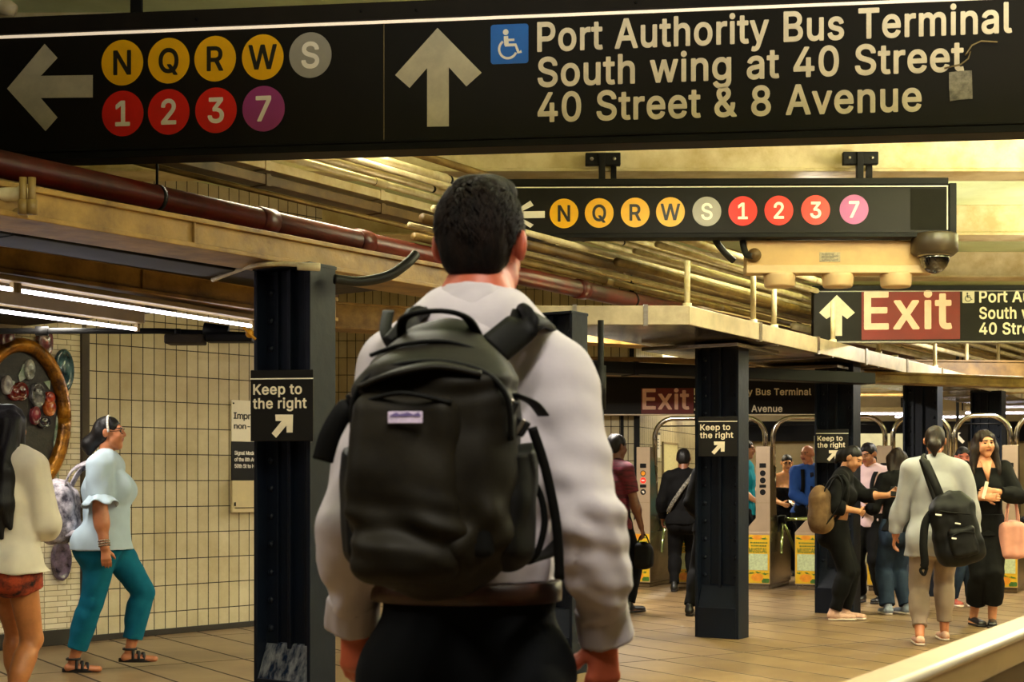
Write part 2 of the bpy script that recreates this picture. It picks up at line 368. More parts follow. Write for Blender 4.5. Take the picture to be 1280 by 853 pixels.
 'n': [432,[367,-14,355,-17,295,-17,283,-11,279,-4,278,254,273,272,262,290,248,302,235,309,205,312,175,305,152,290,137,266,131,242,131,2,127,-11,115,-17,55,-17,48,-16,39,-10,36,2,36,98,36,380,42,392,55,396,115,396,121,393,127,387,129,374,133,368,163,388,181,395,205,400,247,400,283,393,319,374,342,350,357,326,369,290,374,242,374,2,373,-5]],
 'o': [437,[234,400,282,388,306,376,330,357,360,323,384,276,393,246,397,216,397,156,387,108,374,78,360,53,329,18,306,1,258,-19,234,-24,182,-24,150,-17,108,2,84,20,54,54,30,102,24,126,17,186,19,216,29,270,42,300,66,337,88,360,126,384,156,395,180,400],[210,63,246,71,265,84,276,96,290,120,295,138,302,186,299,222,293,246,286,264,270,288,252,302,240,307,222,312,204,313,192,312,168,305,150,292,137,276,129,264,120,240,116,222,113,186,116,156,123,126,132,108,145,90,168,71,180,67]],
 'p': [446,[48,-159,39,-153,36,-141,36,375,38,387,49,396,115,396,121,393,127,387,130,369,133,366,157,384,181,395,211,401,253,400,301,386,325,373,350,351,373,323,387,297,396,273,406,219,406,159,402,129,394,99,375,57,358,33,324,3,301,-10,253,-24,211,-24,181,-18,151,-3,133,12,131,9,131,-141,128,-153,115,-160],[235,65,252,69,265,77,283,93,295,111,308,153,311,189,309,219,304,243,294,267,288,279,271,296,259,304,235,312,205,312,181,304,170,297,153,279,146,267,133,225,130,207,130,171,140,123,152,99,162,87,181,73,193,67,217,64]],
 'r': [281,[49,-17,39,-10,36,2,38,386,43,393,49,396,115,396,123,392,133,374,157,389,175,396,193,401,229,401,247,401,253,398,259,389,260,326,258,314,247,305,199,308,187,307,163,298,142,278,131,248,131,-4,127,-11,115,-17]],
 's': [387,[242,395,278,379,302,361,313,348,329,324,338,300,341,288,338,281,326,273,266,260,254,268,244,288,227,306,206,313,176,315,152,309,134,297,126,282,128,264,140,253,158,245,254,220,281,210,315,186,332,166,346,132,348,102,343,72,336,54,315,24,296,8,266,-10,224,-22,182,-25,146,-22,116,-16,74,4,57,18,42,36,28,60,19,90,21,102,26,108,86,123,98,124,104,121,109,114,119,90,134,74,158,65,182,62,212,66,236,77,243,84,250,96,249,114,242,124,230,131,117,162,92,173,62,194,49,210,39,228,31,252,31,288,36,312,51,342,68,360,92,378,122,392,170,401,206,401]],
 't': [249,[218,-14,194,-20,170,-21,140,-19,116,-13,98,-4,80,9,65,28,56,46,50,70,48,94,48,304,44,310,2,310,-7,316,-11,328,-11,376,-8,388,2,396,44,396,48,400,50,478,56,485,74,488,128,488,137,484,143,472,143,400,146,396,152,396,206,396,218,389,221,382,221,328,217,316,206,310,146,310,143,304,144,82,152,70,158,69,170,67,206,71,216,64,230,4,227,-8]],
 'u': [432,[43,393,55,396,115,396,123,393,129,387,131,375,132,123,135,111,145,93,157,80,169,73,199,67,223,70,235,74,247,81,259,92,274,117,279,153,279,375,283,390,295,396,355,396,367,393,372,387,374,375,374,273,374,3,371,-9,361,-17,295,-17,284,-9,280,9,277,12,247,-8,229,-16,205,-21,163,-21,127,-13,91,6,67,31,51,57,40,93,36,141,36,375,38,387]],
 'v': [411,[385,388,388,380,387,374,243,-4,235,-14,229,-17,163,-17,157,-16,149,-10,33,290,1,374,2,386,7,393,19,396,85,396,97,390,193,127,199,134,290,386,295,393,307,396,373,396]],
 'w': [589,[559,388,562,380,561,374,446,-4,439,-14,433,-17,367,-17,354,-10,283,235,213,-10,205,-16,199,-17,139,-17,127,-13,121,-4,40,266,7,374,8,386,13,393,25,396,85,396,98,392,104,380,169,147,175,162,237,386,241,392,253,396,319,396,327,392,333,380,397,145,465,386,469,392,481,396,547,396]],
 'x': [401,[363,392,369,380,365,368,247,194,248,188,373,8,375,-4,372,-10,359,-17,287,-17,275,-12,191,118,185,113,101,-14,89,-17,23,-17,16,-16,7,-10,4,-4,6,8,134,194,16,368,12,380,17,391,29,396,101,396,111,392,191,268,218,314,271,392,287,396,353,396]],
 'y': [411,[42,-155,33,-149,30,-137,47,-77,53,-71,61,-69,97,-73,115,-65,130,-41,144,1,1,373,1,385,7,393,19,396,85,396,97,390,193,127,199,135,205,152,289,385,293,391,307,396,373,396,383,391,388,379,211,-83,187,-121,169,-138,145,-152,121,-160,103,-162,73,-162]],
 'z': [402,[350,-13,338,-17,44,-17,37,-16,28,-10,25,2,25,44,28,56,219,302,212,306,44,306,38,309,31,320,31,380,37,392,50,396,332,396,344,392,350,380,350,332,346,320,158,74,344,72,351,68,356,56,356,-4]],
}


def text_polys(s, bold=16, space=1.0, word=190):
    """Outlines of a line of lettering, cap height 1, from x = 0; returns (polys, width)."""
    x = 0
    out = []
    for ch in s:
        if ch == ' ':
            x += word
            continue
        g = GLYPHS[ch]
        for pl in g[1:]:
            pts = [(pl[i], pl[i + 1]) for i in range(0, len(pl), 2)]
            out.append([((a + x) / 509.0, b / 509.0) for a, b in pts])
        x += g[0] * space
    xs = [p[0] for pl in out for p in pl]
    x0 = min(xs)
    out = [[(a - x0, b) for a, b in pl] for pl in out]
    return out, max(xs) - x0


def place_polys(polys, x, z, sx, sz):
    return [[(x + a * sx, z + b * sz) for a, b in pl] for pl in polys]


def circle(cx, cz, rx, rz=None, n=40):
    rz = rz or rx
    return [(cx + rx * math.cos(2 * math.pi * i / n), cz + rz * math.sin(2 * math.pi * i / n)) for i in range(n)]


def rrect(x0, z0, x1, z1, r, n=6):
    out = []
    for cx, cz, a0 in ((x1 - r, z1 - r, 0), (x0 + r, z1 - r, 90), (x0 + r, z0 + r, 180), (x1 - r, z0 + r, 270)):
        for i in range(n + 1):
            t = R(a0 + 90 * i / n)
            out.append((cx + r * math.cos(t), cz + r * math.sin(t)))
    return out


def stroke(pts, w):
    """A flat stroke of width w along a 2D polyline, as one outline."""
    L_, R_ = [], []
    for i, p in enumerate(pts):
        a, b = Vector(pts[max(0, i - 1)]), Vector(pts[min(len(pts) - 1, i + 1)])
        d = (b - a).normalized()
        nn = Vector((-d.y, d.x)) * (w / 2)
        L_.append(tuple(Vector(p) + nn))
        R_.append(tuple(Vector(p) - nn))
    return L_ + R_[::-1]


# ------------------------------------------------------------------ materials of the place
M_ = {}
M_['cream'] = mat('cream_paint', 'd6c89c', .55, var=(3.5, .3), bump=(14, .35, .012), col2='b5a06a')
M_['green'] = mat('pale_ceiling_paint', 'd2e2b2', .6, var=(1.6, .25), bump=(9, .25, .01), col2='bccb94')
M_['ochre'] = mat('ochre_paint', 'a9843f', .5, var=(3.4, .3), bump=(12, .4, .012), col2='6b4c1e')
M_['darkbrown'] = mat('dark_brown_paint', '2c2110', .8, var=(4, .4), bump=(10, .4, .012), col2='120d06')  # darkened so the slab between the girders reads as an unlit gap
M_['pipe'] = mat('cream_pipe_paint', 'dcd0ac', .5, var=(5, .25), bump=(30, .2, .003), col2='bba876', spec=.3)
M_['pipe2'] = mat('ochre_pipe_paint', '94783f', .5, var=(4, .3), bump=(24, .25, .004), col2='634b20')
M_['pipe3'] = mat('brown_duct_paint', '75592a', .55, var=(4, .35), bump=(20, .3, .005), col2='4a3416')
M_['red'] = mat('red_pipe_paint', '67180c', .38, var=(3.5, .35), bump=(22, .25, .004), col2='3c0c07')
M_['black'] = mat('black_metal', '090807', .6, var=(6, .3), spec=.2)
M_['signblack'] = mat('sign_black_enamel', '110d0a', .5, var=(2.5, .2), spec=.2)
M_['signdark'] = mat('sign_housing', '17120e', .55, var=(3, .3), spec=.2)
M_['white'] = mat('white_sign_line', 'f2ead8', .4, var=(40, .05))
M_['letter'] = mat('reflective_lettering', 'efe2c8', .35, var=(9, .12))
M_['arrowgrey'] = mat('reflective_arrow', 'c9c1ab', .3, metal=.15, var=(6, .15))
M_['yellow'] = mat('yellow_disc', 'f2b400', .35, var=(8, .06))
M_['discred'] = mat('red_disc', 'e01a10', .35, var=(8, .06))
M_['purple'] = mat('purple_disc', 'a03a84', .35, var=(8, .06))
M_['discgrey'] = mat('grey_disc', '9b978d', .35, var=(8, .06))
M_['glyphblack'] = mat('black_lettering', '17110a', .4, var=(9, .1))
M_['glyphwhite'] = mat('white_lettering', 'f6efe2', .35, var=(9, .05))
M_['blue'] = mat('blue_plate', '1668c8', .35, var=(8, .08))
M_['exitred'] = mat('exit_red', '6a0d0a', .5, var=(6, .12))
M_['exitpink'] = mat('exit_lettering', 'f2c0a8', .4, var=(9, .1))
M_['navy'] = mat('navy_column_paint', '08111f', .5, spec=.25, var=(3, .4), bump=(16, .3, .006), col2='060b15')
M_['navy2'] = mat('scuffed_navy_paint', '15243c', .25, metal=.35, var=(22, .5), bump=(40, .6, .006), col2='8d8f96', stretch=(1, 1, .25))
M_['steel'] = mat('brushed_steel', 'a39b8c', .28, metal=.9, var=(4, .15), bump=(60, .1, .002), stretch=(1, 1, 14))
M_['chrome'] = mat('polished_steel', 'c9c2b2', .16, metal=1.0, var=(5, .08))
M_['trayside'] = mat('tray_side_metal', 'b8a98a', .4, metal=.35, var=(5, .22), bump=(20, .2, .003))
M_['trayunder'] = mat('tray_underside_metal', '9c8e76', .18, metal=.95, var=(3, .25), bump=(2.5, .3, .02))
M_['beige'] = mat('beige_enclosure', 'bd9a62', .5, var=(4, .1), bump=(30, .05, .002))
M_['beige2'] = mat('beige_pod', 'c8ab80', .5, var=(4, .1))
M_['darkrubber'] = mat('dark_rubber', '11100e', .55, var=(9, .2))
M_['tube'] = mat('lit_tube', 'ffffff', .5, emit=('f6f0ff', 9.0))
M_['fixture'] = mat('lamp_housing', '8d7a52', .4, var=(4, .2))


def tile_mat(name, tw, th, mortar, cols, grout, ang=0, offset=0.0, vert=True, rough=.3, bumpd=.003, extra=None, squash=1.0, var=.5, off=(0, 0)):
    m = bpy.data.materials.new(name)
    m.use_nodes = True
    N, L = m.node_tree.nodes, m.node_tree.links
    b = N['Principled BSDF']
    tc = N.new('ShaderNodeTexCoord')
    sx = N.new('ShaderNodeSeparateXYZ')
    L.new(tc.outputs['Object'], sx.inputs[0])
    cb = N.new('ShaderNodeCombineXYZ')
    L.new(sx.outputs['X'], cb.inputs['X'])
    L.new(sx.outputs['Z' if vert else 'Y'], cb.inputs['Y'])
    mp = N.new('ShaderNodeMapping')
    mp.inputs['Rotation'].default_value = (0, 0, ang)
    mp.inputs['Location'].default_value = (off[0], off[1], 0)
    L.new(cb.outputs[0], mp.inputs['Vector'])
    br = N.new('ShaderNodeTexBrick')
    br.offset = offset
    br.squash = squash
    br.inputs['Scale'].default_value = 1
    br.inputs['Brick Width'].default_value = tw
    br.inputs['Row Height'].default_value = th
    br.inputs['Mortar Size'].default_value = mortar
    br.inputs['Mortar Smooth'].default_value = .15
    br.inputs['Bias'].default_value = 0
    br.inputs['Color1'].default_value = (*lin(cols[0]), 1)
    br.inputs['Color2'].default_value = (*lin(cols[1]), 1)
    br.inputs['Mortar'].default_value = (*lin(grout), 1)
    L.new(mp.outputs[0], br.inputs['Vector'])
    n = N.new('ShaderNodeTexNoise')
    n.inputs['Scale'].default_value = 2.2
    n.inputs['Detail'].default_value = 7
    n.inputs['Roughness'].default_value = .7
    L.new(tc.outputs['Object'], n.inputs['Vector'])
    mx = N.new('ShaderNodeMix')
    mx.data_type = 'RGBA'
    mx.blend_type = 'MULTIPLY'
    rp = N.new('ShaderNodeValToRGB')
    rp.color_ramp.elements[0].position = .3
    rp.color_ramp.elements[0].color = (var, var * .92, var * .8, 1)
    rp.color_ramp.elements[1].position = .62
    rp.color_ramp.elements[1].color = (1, 1, 1, 1)
    L.new(n.outputs['Fac'], rp.inputs[0])
    mx.inputs['Factor'].default_value = 1
    L.new(br.outputs['Color'], mx.inputs['A'])
    L.new(rp.outputs[0], mx.inputs['B'])
    L.new(mx.outputs['Result'], b.inputs['Base Color'])
    mr = N.new('ShaderNodeMapRange')
    L.new(br.outputs['Fac'], mr.inputs['Value'])
    mr.inputs['To Min'].default_value = rough
    mr.inputs['To Max'].default_value = .85
    L.new(mr.outputs[0], b.inputs['Roughness'])
    bp = N.new('ShaderNodeBump')
    bp.inputs['Strength'].default_value = .6
    bp.inputs['Distance'].default_value = bumpd
    bp.invert = True
    L.new(br.outputs['Fac'], bp.inputs['Height'])
    L.new(bp.outputs[0], b.inputs['Normal'])
    return m


M_['tile'] = tile_mat('cream_wall_tiles', .107, .2155, .0042, ('d0c4a4', 'c2b491'), '2a2116', rough=.35, var=.72, off=(.02, .03))
M_['fartile'] = tile_mat('far_wall_tiles', .107, .2155, .005, ('c9bf98', 'bcae84'), '3a3020', rough=.35, var=.72)
M_['stone'] = tile_mat('split_stone_mosaic', .19, .042, .0028, ('efe6cc', 'd9cba8'), '8f8060', offset=.37, rough=.55, bumpd=.012, var=.8, squash=.6)
M_['floor'] = tile_mat('brown_floor_pavers', 1.62, .405, .011, ('8f7552', '7d6544'), '2e2418', ang=R(57), vert=False, rough=.33, bumpd=.002, var=.55)

# ------------------------------------------------------------------ the setting
b = MB()
b.b2((-14, -4, -.12), (22, 34, 0))
struct(b.build('floor', M_['floor']))
ZC, ZB = 3.76, 3.50
b = MB()
b.b2((-14, -4, ZC), (22, 34, ZC + .2))
struct(b.build('ceiling', M_['green']))
for i in range(10):                                   # the beams that cross the passage
    D = 10.52 + (i - 3) * 2.73
    b = MB()
    b.b2((-12, D, ZB), (20, D + .28, ZC))
    b.b2((-12, D - .035, ZB - .02), (20, D + .315, ZB + .004))
    struct(b.build('ceiling_beam', M_['cream'], bevel=.006))


class Wall:
    """A vertical plane through a plan point; local x runs along it, local -y faces the camera."""

    def __init__(s, A, ang):
        s.A = Vector((A[0], A[1], 0))
        s.d = Vector((math.sin(ang), math.cos(ang), 0))
        s.n = Vector((s.d.y, -s.d.x, 0))
        s.rz = math.pi / 2 - ang

    def uv(s, px, py):
        r = Vector(((px - 640) / F, 1, (600 - py) / F))
        t = (s.A.x * s.n.x + s.A.y * s.n.y) / (r.x * s.n.x + r.y * s.n.y)
        p = r * t
        return (Vector((p.x, p.y, 0)) - s.A).dot(s.d), EYE + p.z

    def u(s, px, py=600):
        return s.uv(px, py)[0]

    def obj(s, b, name, m, parent=None, bevel=0):
        return b.build(name, m, parent, bevel, loc=s.A, rot=(0, 0, s.rz))

    def root(s, name, u, z, label, cat, group=None, y=0.0):
        p = s.A + s.d * u + s.n * (-y)
        return empty(name, (p.x, p.y, z), s.rz, label, cat, group)


WL = Wall((-3.33, 11.46), R(42))                      # the tiled wall on the left
b = MB(); b.b2((0, 0, 0), (2.25, .2, ZC))
struct(WL.obj(b, 'wall_left', M_['tile']))
b = MB(); b.b2((2.25, 0, 0), (2.45, 2.5, ZC))
struct(WL.obj(b, 'wall_left_return', M_['tile']))
b = MB(); b.b2((-5.5, -.03, 0), (-.06, .2, ZC))
struct(WL.obj(b, 'wall_left_mosaic', M_['stone']))
b = MB(); b.b2((-.075, -.055, 0), (-.005, .02, 2.42))
struct(WL.obj(b, 'trim_1', mat('dark_wall_trim', '3a2f22', .4, metal=.4, var=(5, .3)), bevel=.005))
b = MB(); b.b2((-5.5, -.05, 0), (-.075, -.03, .12)); b.b2((-.005, -.012, 0), (2.25, 0, .05))
struct(WL.obj(b, 'baseboard_left', mat('dark_baseboard', '241c14', .5, var=(5, .3)), bevel=.004))
WF = Wall((-2.5, 18.4), R(90))                        # far frontal wall, then its side wall and the back wall
b = MB(); b.b2((0, 0, 0), (4.06, .2, ZC)); struct(WF.obj(b, 'wall_far', M_['fartile']))
WS = Wall((1.56, 18.4), math.atan2(2.64, 7.6))
b = MB(); b.b2((0, 0, 0), (8.05, .2, ZC)); struct(WS.obj(b, 'wall_far_side', M_['fartile']))
M_['farcream'] = mat('far_cream_panels', 'c3ad79', .5, var=(1.2, .2))
b = MB(); b.b2((4.0, 26, 0), (22, 26.2, ZC)); struct(b.build('wall_back', M_['farcream']))
b = MB(); b.b2((4.0, 25.8, 1.95), (22, 26, 2.3)); struct(b.build('trim_2', M_['black']))
b = MB(); b.b2((1.53, 18.33, 0), (1.60, 18.40, 2.6)); b.b2((1.36, 18.35, 0), (1.40, 18.4, 2.6)); struct(b.build('trim_3', M_['black']))

# low girders along the row of columns, and a dark slab added left of them for the unlit gap
GA = R(36)
GD = Vector((math.sin(GA), math.cos(GA), 0)); GN = Vector((GD.y, -GD.x, 0))


def girder(pt, z0, z1, w, t0, t1, m, name='ceiling_girder', lip=.02, ang=GA):
    d = Vector((math.sin(ang), math.cos(ang), 0))
    b = MB()
    b.b2((t0, 0, z0), (t1, w, z1))
    b.b2((t0, -lip, z0 - .012), (t1, w + lip, z0 + .012))
    b.b2((t0, -lip, z1 - .012), (t1, w + lip, z1 + .012))
    for k in range(int((t1 - t0) / 1.3)):
        b.b2((t0 + k * 1.3, -lip * .8, z0), (t0 + k * 1.3 + .012, 0, z1))
    return struct(b.build(name, m, bevel=.004, loc=(pt[0], pt[1], 0), rot=(0, 0, math.pi / 2 - ang)))


girder((-2.03, 6.14), 2.37, 2.49, .30, -3, 3.0, M_['ochre'])
girder((-2.52, 7.3), 2.31, 2.44, .22, -3, 2.6, M_['ochre'], ang=R(32))
b = MB(); b.b2((-6, .31, 2.43), (3.0, 6, 2.47))
struct(b.build('shade_slab_left', M_['darkbrown'], loc=(-2.03, 6.14, 0), rot=(0, 0, math.pi / 2 - GA)))  # added slab, its dark colour stands for the shade of the void
girder((-2.9, 13.2), 2.72, 2.95, .3, 0, 6, M_['ochre'], ang=R(60))
girder((0.5, 13.2), 2.25, 2.34, .2, -.8, 5.4, M_['pipe2'], ang=R(66))
girder((0.3, 16.6), 2.48, 2.66, .3, -.8, 6, M_['pipe3'], ang=R(84))
girder((2.0, 18.7), 2.40, 2.5, .3, -.8, 16, M_['cream'], ang=R(90))
girder((3.0, 20.5), 2.45, 2.62, .3, -.8, 16, M_['pipe2'], ang=R(90))
girder((7.6, 16.4), 2.50, 2.64, .25, 0, 14, M_['cream'], ang=R(84))

o = empty('cable_trunk', (-2.68, 6.14, 2.36), math.pi / 2 - R(35), 'black cable trunk in the dark gap between the low girders on the left', 'trunk')
b = MB(); b.b2((-3, -.16, 0), (2.0, .16, .065)); b.build('trunk_body', M_['black'], o, .01)
b = MB()
for x in (-.9, -.65, .6):
    b.b2((x - .03, -.17, -.004), (x + .03, .17, .07))
b.build('bands', M_['black'], o)

# ------------------------------------------------------------------ blue steel columns in a row
CA = R(33.5)
CD = Vector((math.sin(CA), math.cos(CA), 0))
C0 = P(351, 600, 7.47) + AV * .105
C0.z = 0
CW, CT, CH = .36, .20, 2.37


def make_column(name, scuffed=False):
    root = empty(name, (0, 0, 0), -AX)
    b = MB()
    for sx in (-1, 1):
        b.b2((sx * CW / 2 - .011, -CT / 2, 0), (sx * CW / 2 + .011, CT / 2, CH))
    b.build('flange_plates', M_['navy'], root, .003)
    b = MB()
    b.b2((-CW / 2, -.01, 0), (CW / 2, .012, CH))
    b.b2((-.012, -.045, .4), (.012, -.01, CH))
    for sx in (-1, 1):
        b.b2((sx * (CW / 2 - .05) - .04, -.028, .4), (sx * (CW / 2 - .05) + .04, -.01, CH))
        b.b2((sx * (CW / 2 - .05) - .04, .012, .4), (sx * (CW / 2 - .05) + .04, .03, CH))
    b.build('web', M_['navy'], root, .003)
    b = MB()
    for sx in (-1, 1):
        z = .5
        while z < CH - .1:
            for yy in (-.03, .032):
                b.ball((sx * (CW / 2 - .045), yy, z), .019, 8, sc=(1, .7, 1))
            z += .145
    b.build('rivets', M_['navy'], root)
    b = MB()
    w = CW / 2 - .012
    vs = [(-w, -CT / 2, 0), (w, -CT / 2, 0), (w, -.01, 0), (-w, -.01, 0),
          (-w, -CT / 2, .24), (w, -CT / 2, .24), (w, -.03, .42), (-w, -.03, .42), (w, -.01, .43), (-w, -.01, .43)]
    b.add(vs, [(3, 2, 1, 0), (0, 1, 5, 4), (4, 5, 6, 7), (7, 6, 8, 9), (0, 4, 7, 9, 3), (1, 2, 8, 6, 5), (2, 3, 9, 8)], 0)
    b.build('base_gusset', M_["navy2"] if scuffed else M_['navy'], root, .006)
    b = MB()
    b.b2((-w, -CT / 2 - .004, 0), (w, -.01, .245))
    b.b2((-w, .01, 0), (w, CT / 2, .3))
    b.build('base_block', M_['navy'], root, .004)
    b = MB()
    b.b2((-CW / 2 - .012, -CT / 2 - .01, CH - .02), (CW / 2 + .012, CT / 2 + .01, CH - .002))
    b.build('cap_plate', M_['navy'], root, .003)
    return root


col_labels = [
    'nearest navy riveted steel column with a scuffed shiny base, left of the front man',
    'navy steel column mostly hidden behind the man with the black backpack',
    'navy steel column under the corner of the cable tray, with clear floor before it',
    'navy steel column behind the woman in black who leans and looks at her phone',
    'dark steel column behind the head of the ponytailed person in grey',
    'dark steel column behind the woman with long wavy hair',
]
colA = make_column("steel_column", True)
colB = make_column('steel_column')
columns = []
for k in range(6):
    c = colA if k == 0 else (colB if k == 1 else copy_tree(colB))
    p = C0 + CD * (2.55 * k)
    c.location = (p.x, p.y, 0)
    tag(c, col_labels[k], 'column', 'row of navy steel columns', 'thing')
    columns.append(c)

# ------------------------------------------------------------------ pipes under the ceiling
def rod_points(px, py, z, t0, t1, ang=AX, wob=0.0):
    D = F * (z - EYE) / (600 - py)
    p = P(px, py, D)
    d = Vector((math.sin(ang), math.cos(ang), 0))
    return [p + d * t0, p + d * t1], d


def pipe(name, px, py, z, rad, m, label, cat='pipe', group=None, t0=None, t1=17, ang=AX, D0=7.8, clamps=(), flat=None, couplings=(), rods=False):
    if t0 is None:
        t0 = (D0 - F * (z - EYE) / (600 - py)) / math.cos(ang)
    pts, d = rod_points(px, py, z, t0, t1, ang)
    root_p = pts[0]
    o = empty(name, root_p, math.pi / 2 - ang, label, cat, group)
    Ln = t1 - t0
    b = MB()
    if flat:
        b.b2((0, -flat[0] / 2, -flat[1] / 2), (Ln, flat[0] / 2, flat[1] / 2))
        b.build('duct', m, o, .004)
        b = MB()
        for k in range(1, int(Ln / 1.1)):
            b.b2((k * 1.1 - .02, -flat[0] / 2 - .006, -flat[1] / 2 - .006), (k * 1.1 + .02, flat[0] / 2 + .006, flat[1] / 2 + .006))
        b.build('joint_bands', m, o)
    else:
        b.tube([(0, 0, 0), (Ln, 0, 0)], rad, 16)
        b.build('pipe_run', m, o)
        for t in couplings:
                b = MB()
                b.tube([(t - t0 - .06, 0, 0), (t - t0 - .055, 0, 0), (t - t0 + .055, 0, 0), (t - t0 + .06, 0, 0)], [rad, rad * 1.17, rad * 1.17, rad], 16)
                b.build('coupling', m, o)
    h = ZC - z
    for t in clamps:
        b = MB()
        x = t - t0
        w_ = flat[0] / 2 if flat else rad
        b.tube([(x - .012, 0, 0), (x + .012, 0, 0)], w_ * 1.07, 16)
        if rods:
            b.tube([(x, 0, w_), (x, 0, w_ + .2)], .007, 6)
        b.build('hanger_clamp', M_['black'], o)
    return o


pipe('sprinkler_pipe', 0, 205, 2.70, .064, M_['red'], 'thick dark red sprinkler pipe running under the ceiling', t0=-3, t1=13,
     clamps=(-.6, .95, 3.6, 6), couplings=(1.75, 2.6, 5.2), rods=True)
BUN = 'cream conduits bundled under the ceiling'
pipe('conduit', 459, 195, 3.34, .031, M_['pipe'], 'thickest cream conduit of the bundle, nearest to the crossing beam', 'pipe', BUN, clamps=(.9, 3, 6), couplings=(.8, 2.2, 5))
pipe('conduit', 427, 195, 3.28, .022, M_['pipe'], 'slim cream conduit just left of the thickest conduit', 'pipe', BUN, clamps=(1.2, 3.6), couplings=(1.1, 4.2))
pipe('conduit', 397, 196, 3.26, .022, M_['pipe'], 'slim cream conduit, third from the thickest of the bundle', 'pipe', BUN, clamps=(1.2, 3.9), couplings=(1.3, 4.6))
pipe('conduit', 380, 203, 3.22, .024, M_['pipe'], 'cream conduit just above the two-tone flat raceway', 'pipe', BUN, clamps=(.7, 3.4), couplings=(.75, 3.8))
pipe('raceway', 380, 222, 3.14, .06, M_['pipe'], 'flat cream cable raceway with joint bands under the conduits', 'raceway', None, flat=(.12, .055), t1=4.4)
pipe('raceway', 380, 240, 3.05, .06, M_['pipe3'], 'flat brown duct below the cream raceway', 'raceway', None, flat=(.12, .06), t1=12)
pipe('conduit', 380, 253, 2.98, .016, M_['pipe2'], 'ochre conduit between the brown duct and the red pipe', 'pipe', None, t1=13)
pipe('conduit', 520, 192, 3.42, .026, M_['pipe2'], 'ochre conduit high against the beam right of the bundle', 'pipe', None, t1=15)
pipe('conduit', 700, 250, 3.38, .024, M_['pipe'], 'cream conduit passing behind the row of route bullets', 'pipe', None, t1=16, couplings=(3, 5.5), D0=10.75)
pipe('conduit', 760, 352, 2.80, .026, M_['pipe2'], 'ochre conduit just above the left end of the cable tray', 'pipe', None, D0=9.2, t1=12, couplings=(0, 2))
pipe('conduit', 760, 331, 2.88, .03, M_['pipe3'], 'brown conduit under the hanging sign with route bullets', 'pipe', None, D0=9, t1=12)
pipe('conduit', 760, 318, 2.94, .022, M_['pipe'], 'thin cream conduit under the sign with route bullets', 'pipe', None, D0=9, t1=9)
pipe('conduit', 760, 341, 2.84, .016, M_['pipe'], 'thin cream conduit between the brown and ochre conduits', 'pipe', None, D0=9, t1=6)
pipe('conduit', 960, 332, 3.06, .026, M_['pipe'], 'cream conduit under the camera enclosure', 'pipe', None, D0=10.75, t1=12, couplings=(1, 3), clamps=(2.2,))
pipe('conduit', 960, 346, 3.0, .024, M_['pipe'], 'second cream conduit under the camera enclosure', 'pipe', None, D0=10.75, t1=12, couplings=(.5, 3.4), clamps=(1.8,))
pipe('conduit', 960, 360, 2.95, .022, M_['pipe'], 'third cream conduit under the camera enclosure', 'pipe', None, D0=10.75, t1=12, couplings=(.7, 3.0), clamps=(1.8,))
pipe('conduit', 960, 376, 2.88, .03, M_['pipe2'], 'ochre conduit over the cable tray beside the nearer Exit sign', 'pipe', None, D0=10.8, t1=12)
pipe('conduit', 1210, 458, 2.74, .034, M_['pipe'], 'cream conduit over the far end of the cable tray', 'pipe', None, D0=14, t1=6, couplings=(-1, 1))
pipe('conduit', 1210, 446, 2.79, .026, M_['pipe'], 'upper cream conduit seen below the nearer Exit sign', 'pipe', None, D0=14, t1=6, couplings=(0,))
pipe('conduit', 1210, 436, 2.98, .026, M_['pipe2'], 'ochre conduit seen just below the nearer Exit sign', 'pipe', None, D0=14, t1=6, couplings=(0,))
pipe('duct', 800, 462, 2.20, .1, M_['black'], 'black duct sloping behind the far Exit sign', 'duct', None, t0=-1.2, t1=2.5, ang=R(62), flat=(.2, .1))
# left side, above the tiled wall
pipe('conduit', 60, 305, 2.55, .05, M_['pipe3'], 'brown conduit in the dark gap over the left tube light', 'pipe', None, t0=-2, t1=2.4, ang=R(33))


def ptube(name, pts, rad, m, label, cat, parts=(), n=12, group=None):
    """A thing that is one bent pipe or hose with end fittings."""
    o = empty(name, pts[0], 0, label, cat, group)
    base = Vector(pts[0])
    b = MB(); b.tube([Vector(p) - base for p in pts], rad, n); b.build('pipe_run', m, o)
    for a, c, r in parts:
        b = MB(); b.tube([Vector(a) - base, Vector(c) - base], r, n); b.build('fitting', m, o)
    return o


def arc(pts, k=8):
    """Smooth a polyline (Catmull-Rom)."""
    pts = [Vector(p) for p in pts]
    out = []
    for i in range(len(pts) - 1):
        p0, p1, p2, p3 = pts[max(0, i - 1)], pts[i], pts[i + 1], pts[min(len(pts) - 1, i + 2)]
        for j in range(k):
            t = j / k
            out.append(.5 * ((2 * p1) + (p2 - p0) * t + (2 * p0 - 5 * p1 + 4 * p2 - p3) * t * t + (3 * p1 - p0 - 3 * p2 + p3) * t ** 3))
    return out + [pts[-1]]


ptube('bent_conduit', arc([P(266, 350, 7.9), P(300, 337, 7.6), P(322, 331, 7.32), P(352, 330, 7.25), P(376, 331, 7.2)]), .012, M_['pipe'],
      'thin bent cream conduit clipped over the nearest column', 'pipe', [(P(372, 333, 7.2), P(400, 334, 7.2), .02)])
ptube('flexible_hose', arc([P(418, 349, 7.45), P(450, 352, 7.5), P(485, 345, 7.55), P(508, 330, 7.6), P(520, 318, 7.65)]), .026, M_['darkrubber'],
      'black flexible hose curving under the red pipe beside the head of the man', 'hose')
ptube('black_pipe', [P(-60, 414, 9.4), P(200, 414, 9.4), P(330, 420, 9.4)], .019, M_['black'], 'straight black pipe crossing above the wall mosaic', 'pipe',
      [(P(45, 414, 9.4), P(60, 414, 9.4), .03), (P(255, 412, 9.4), P(285, 416, 9.4), .045)])
o = empty('junction_box', P(232, 425, 9.3), 0, 'dark junction box hanging under the black pipe above the tiles', 'box')
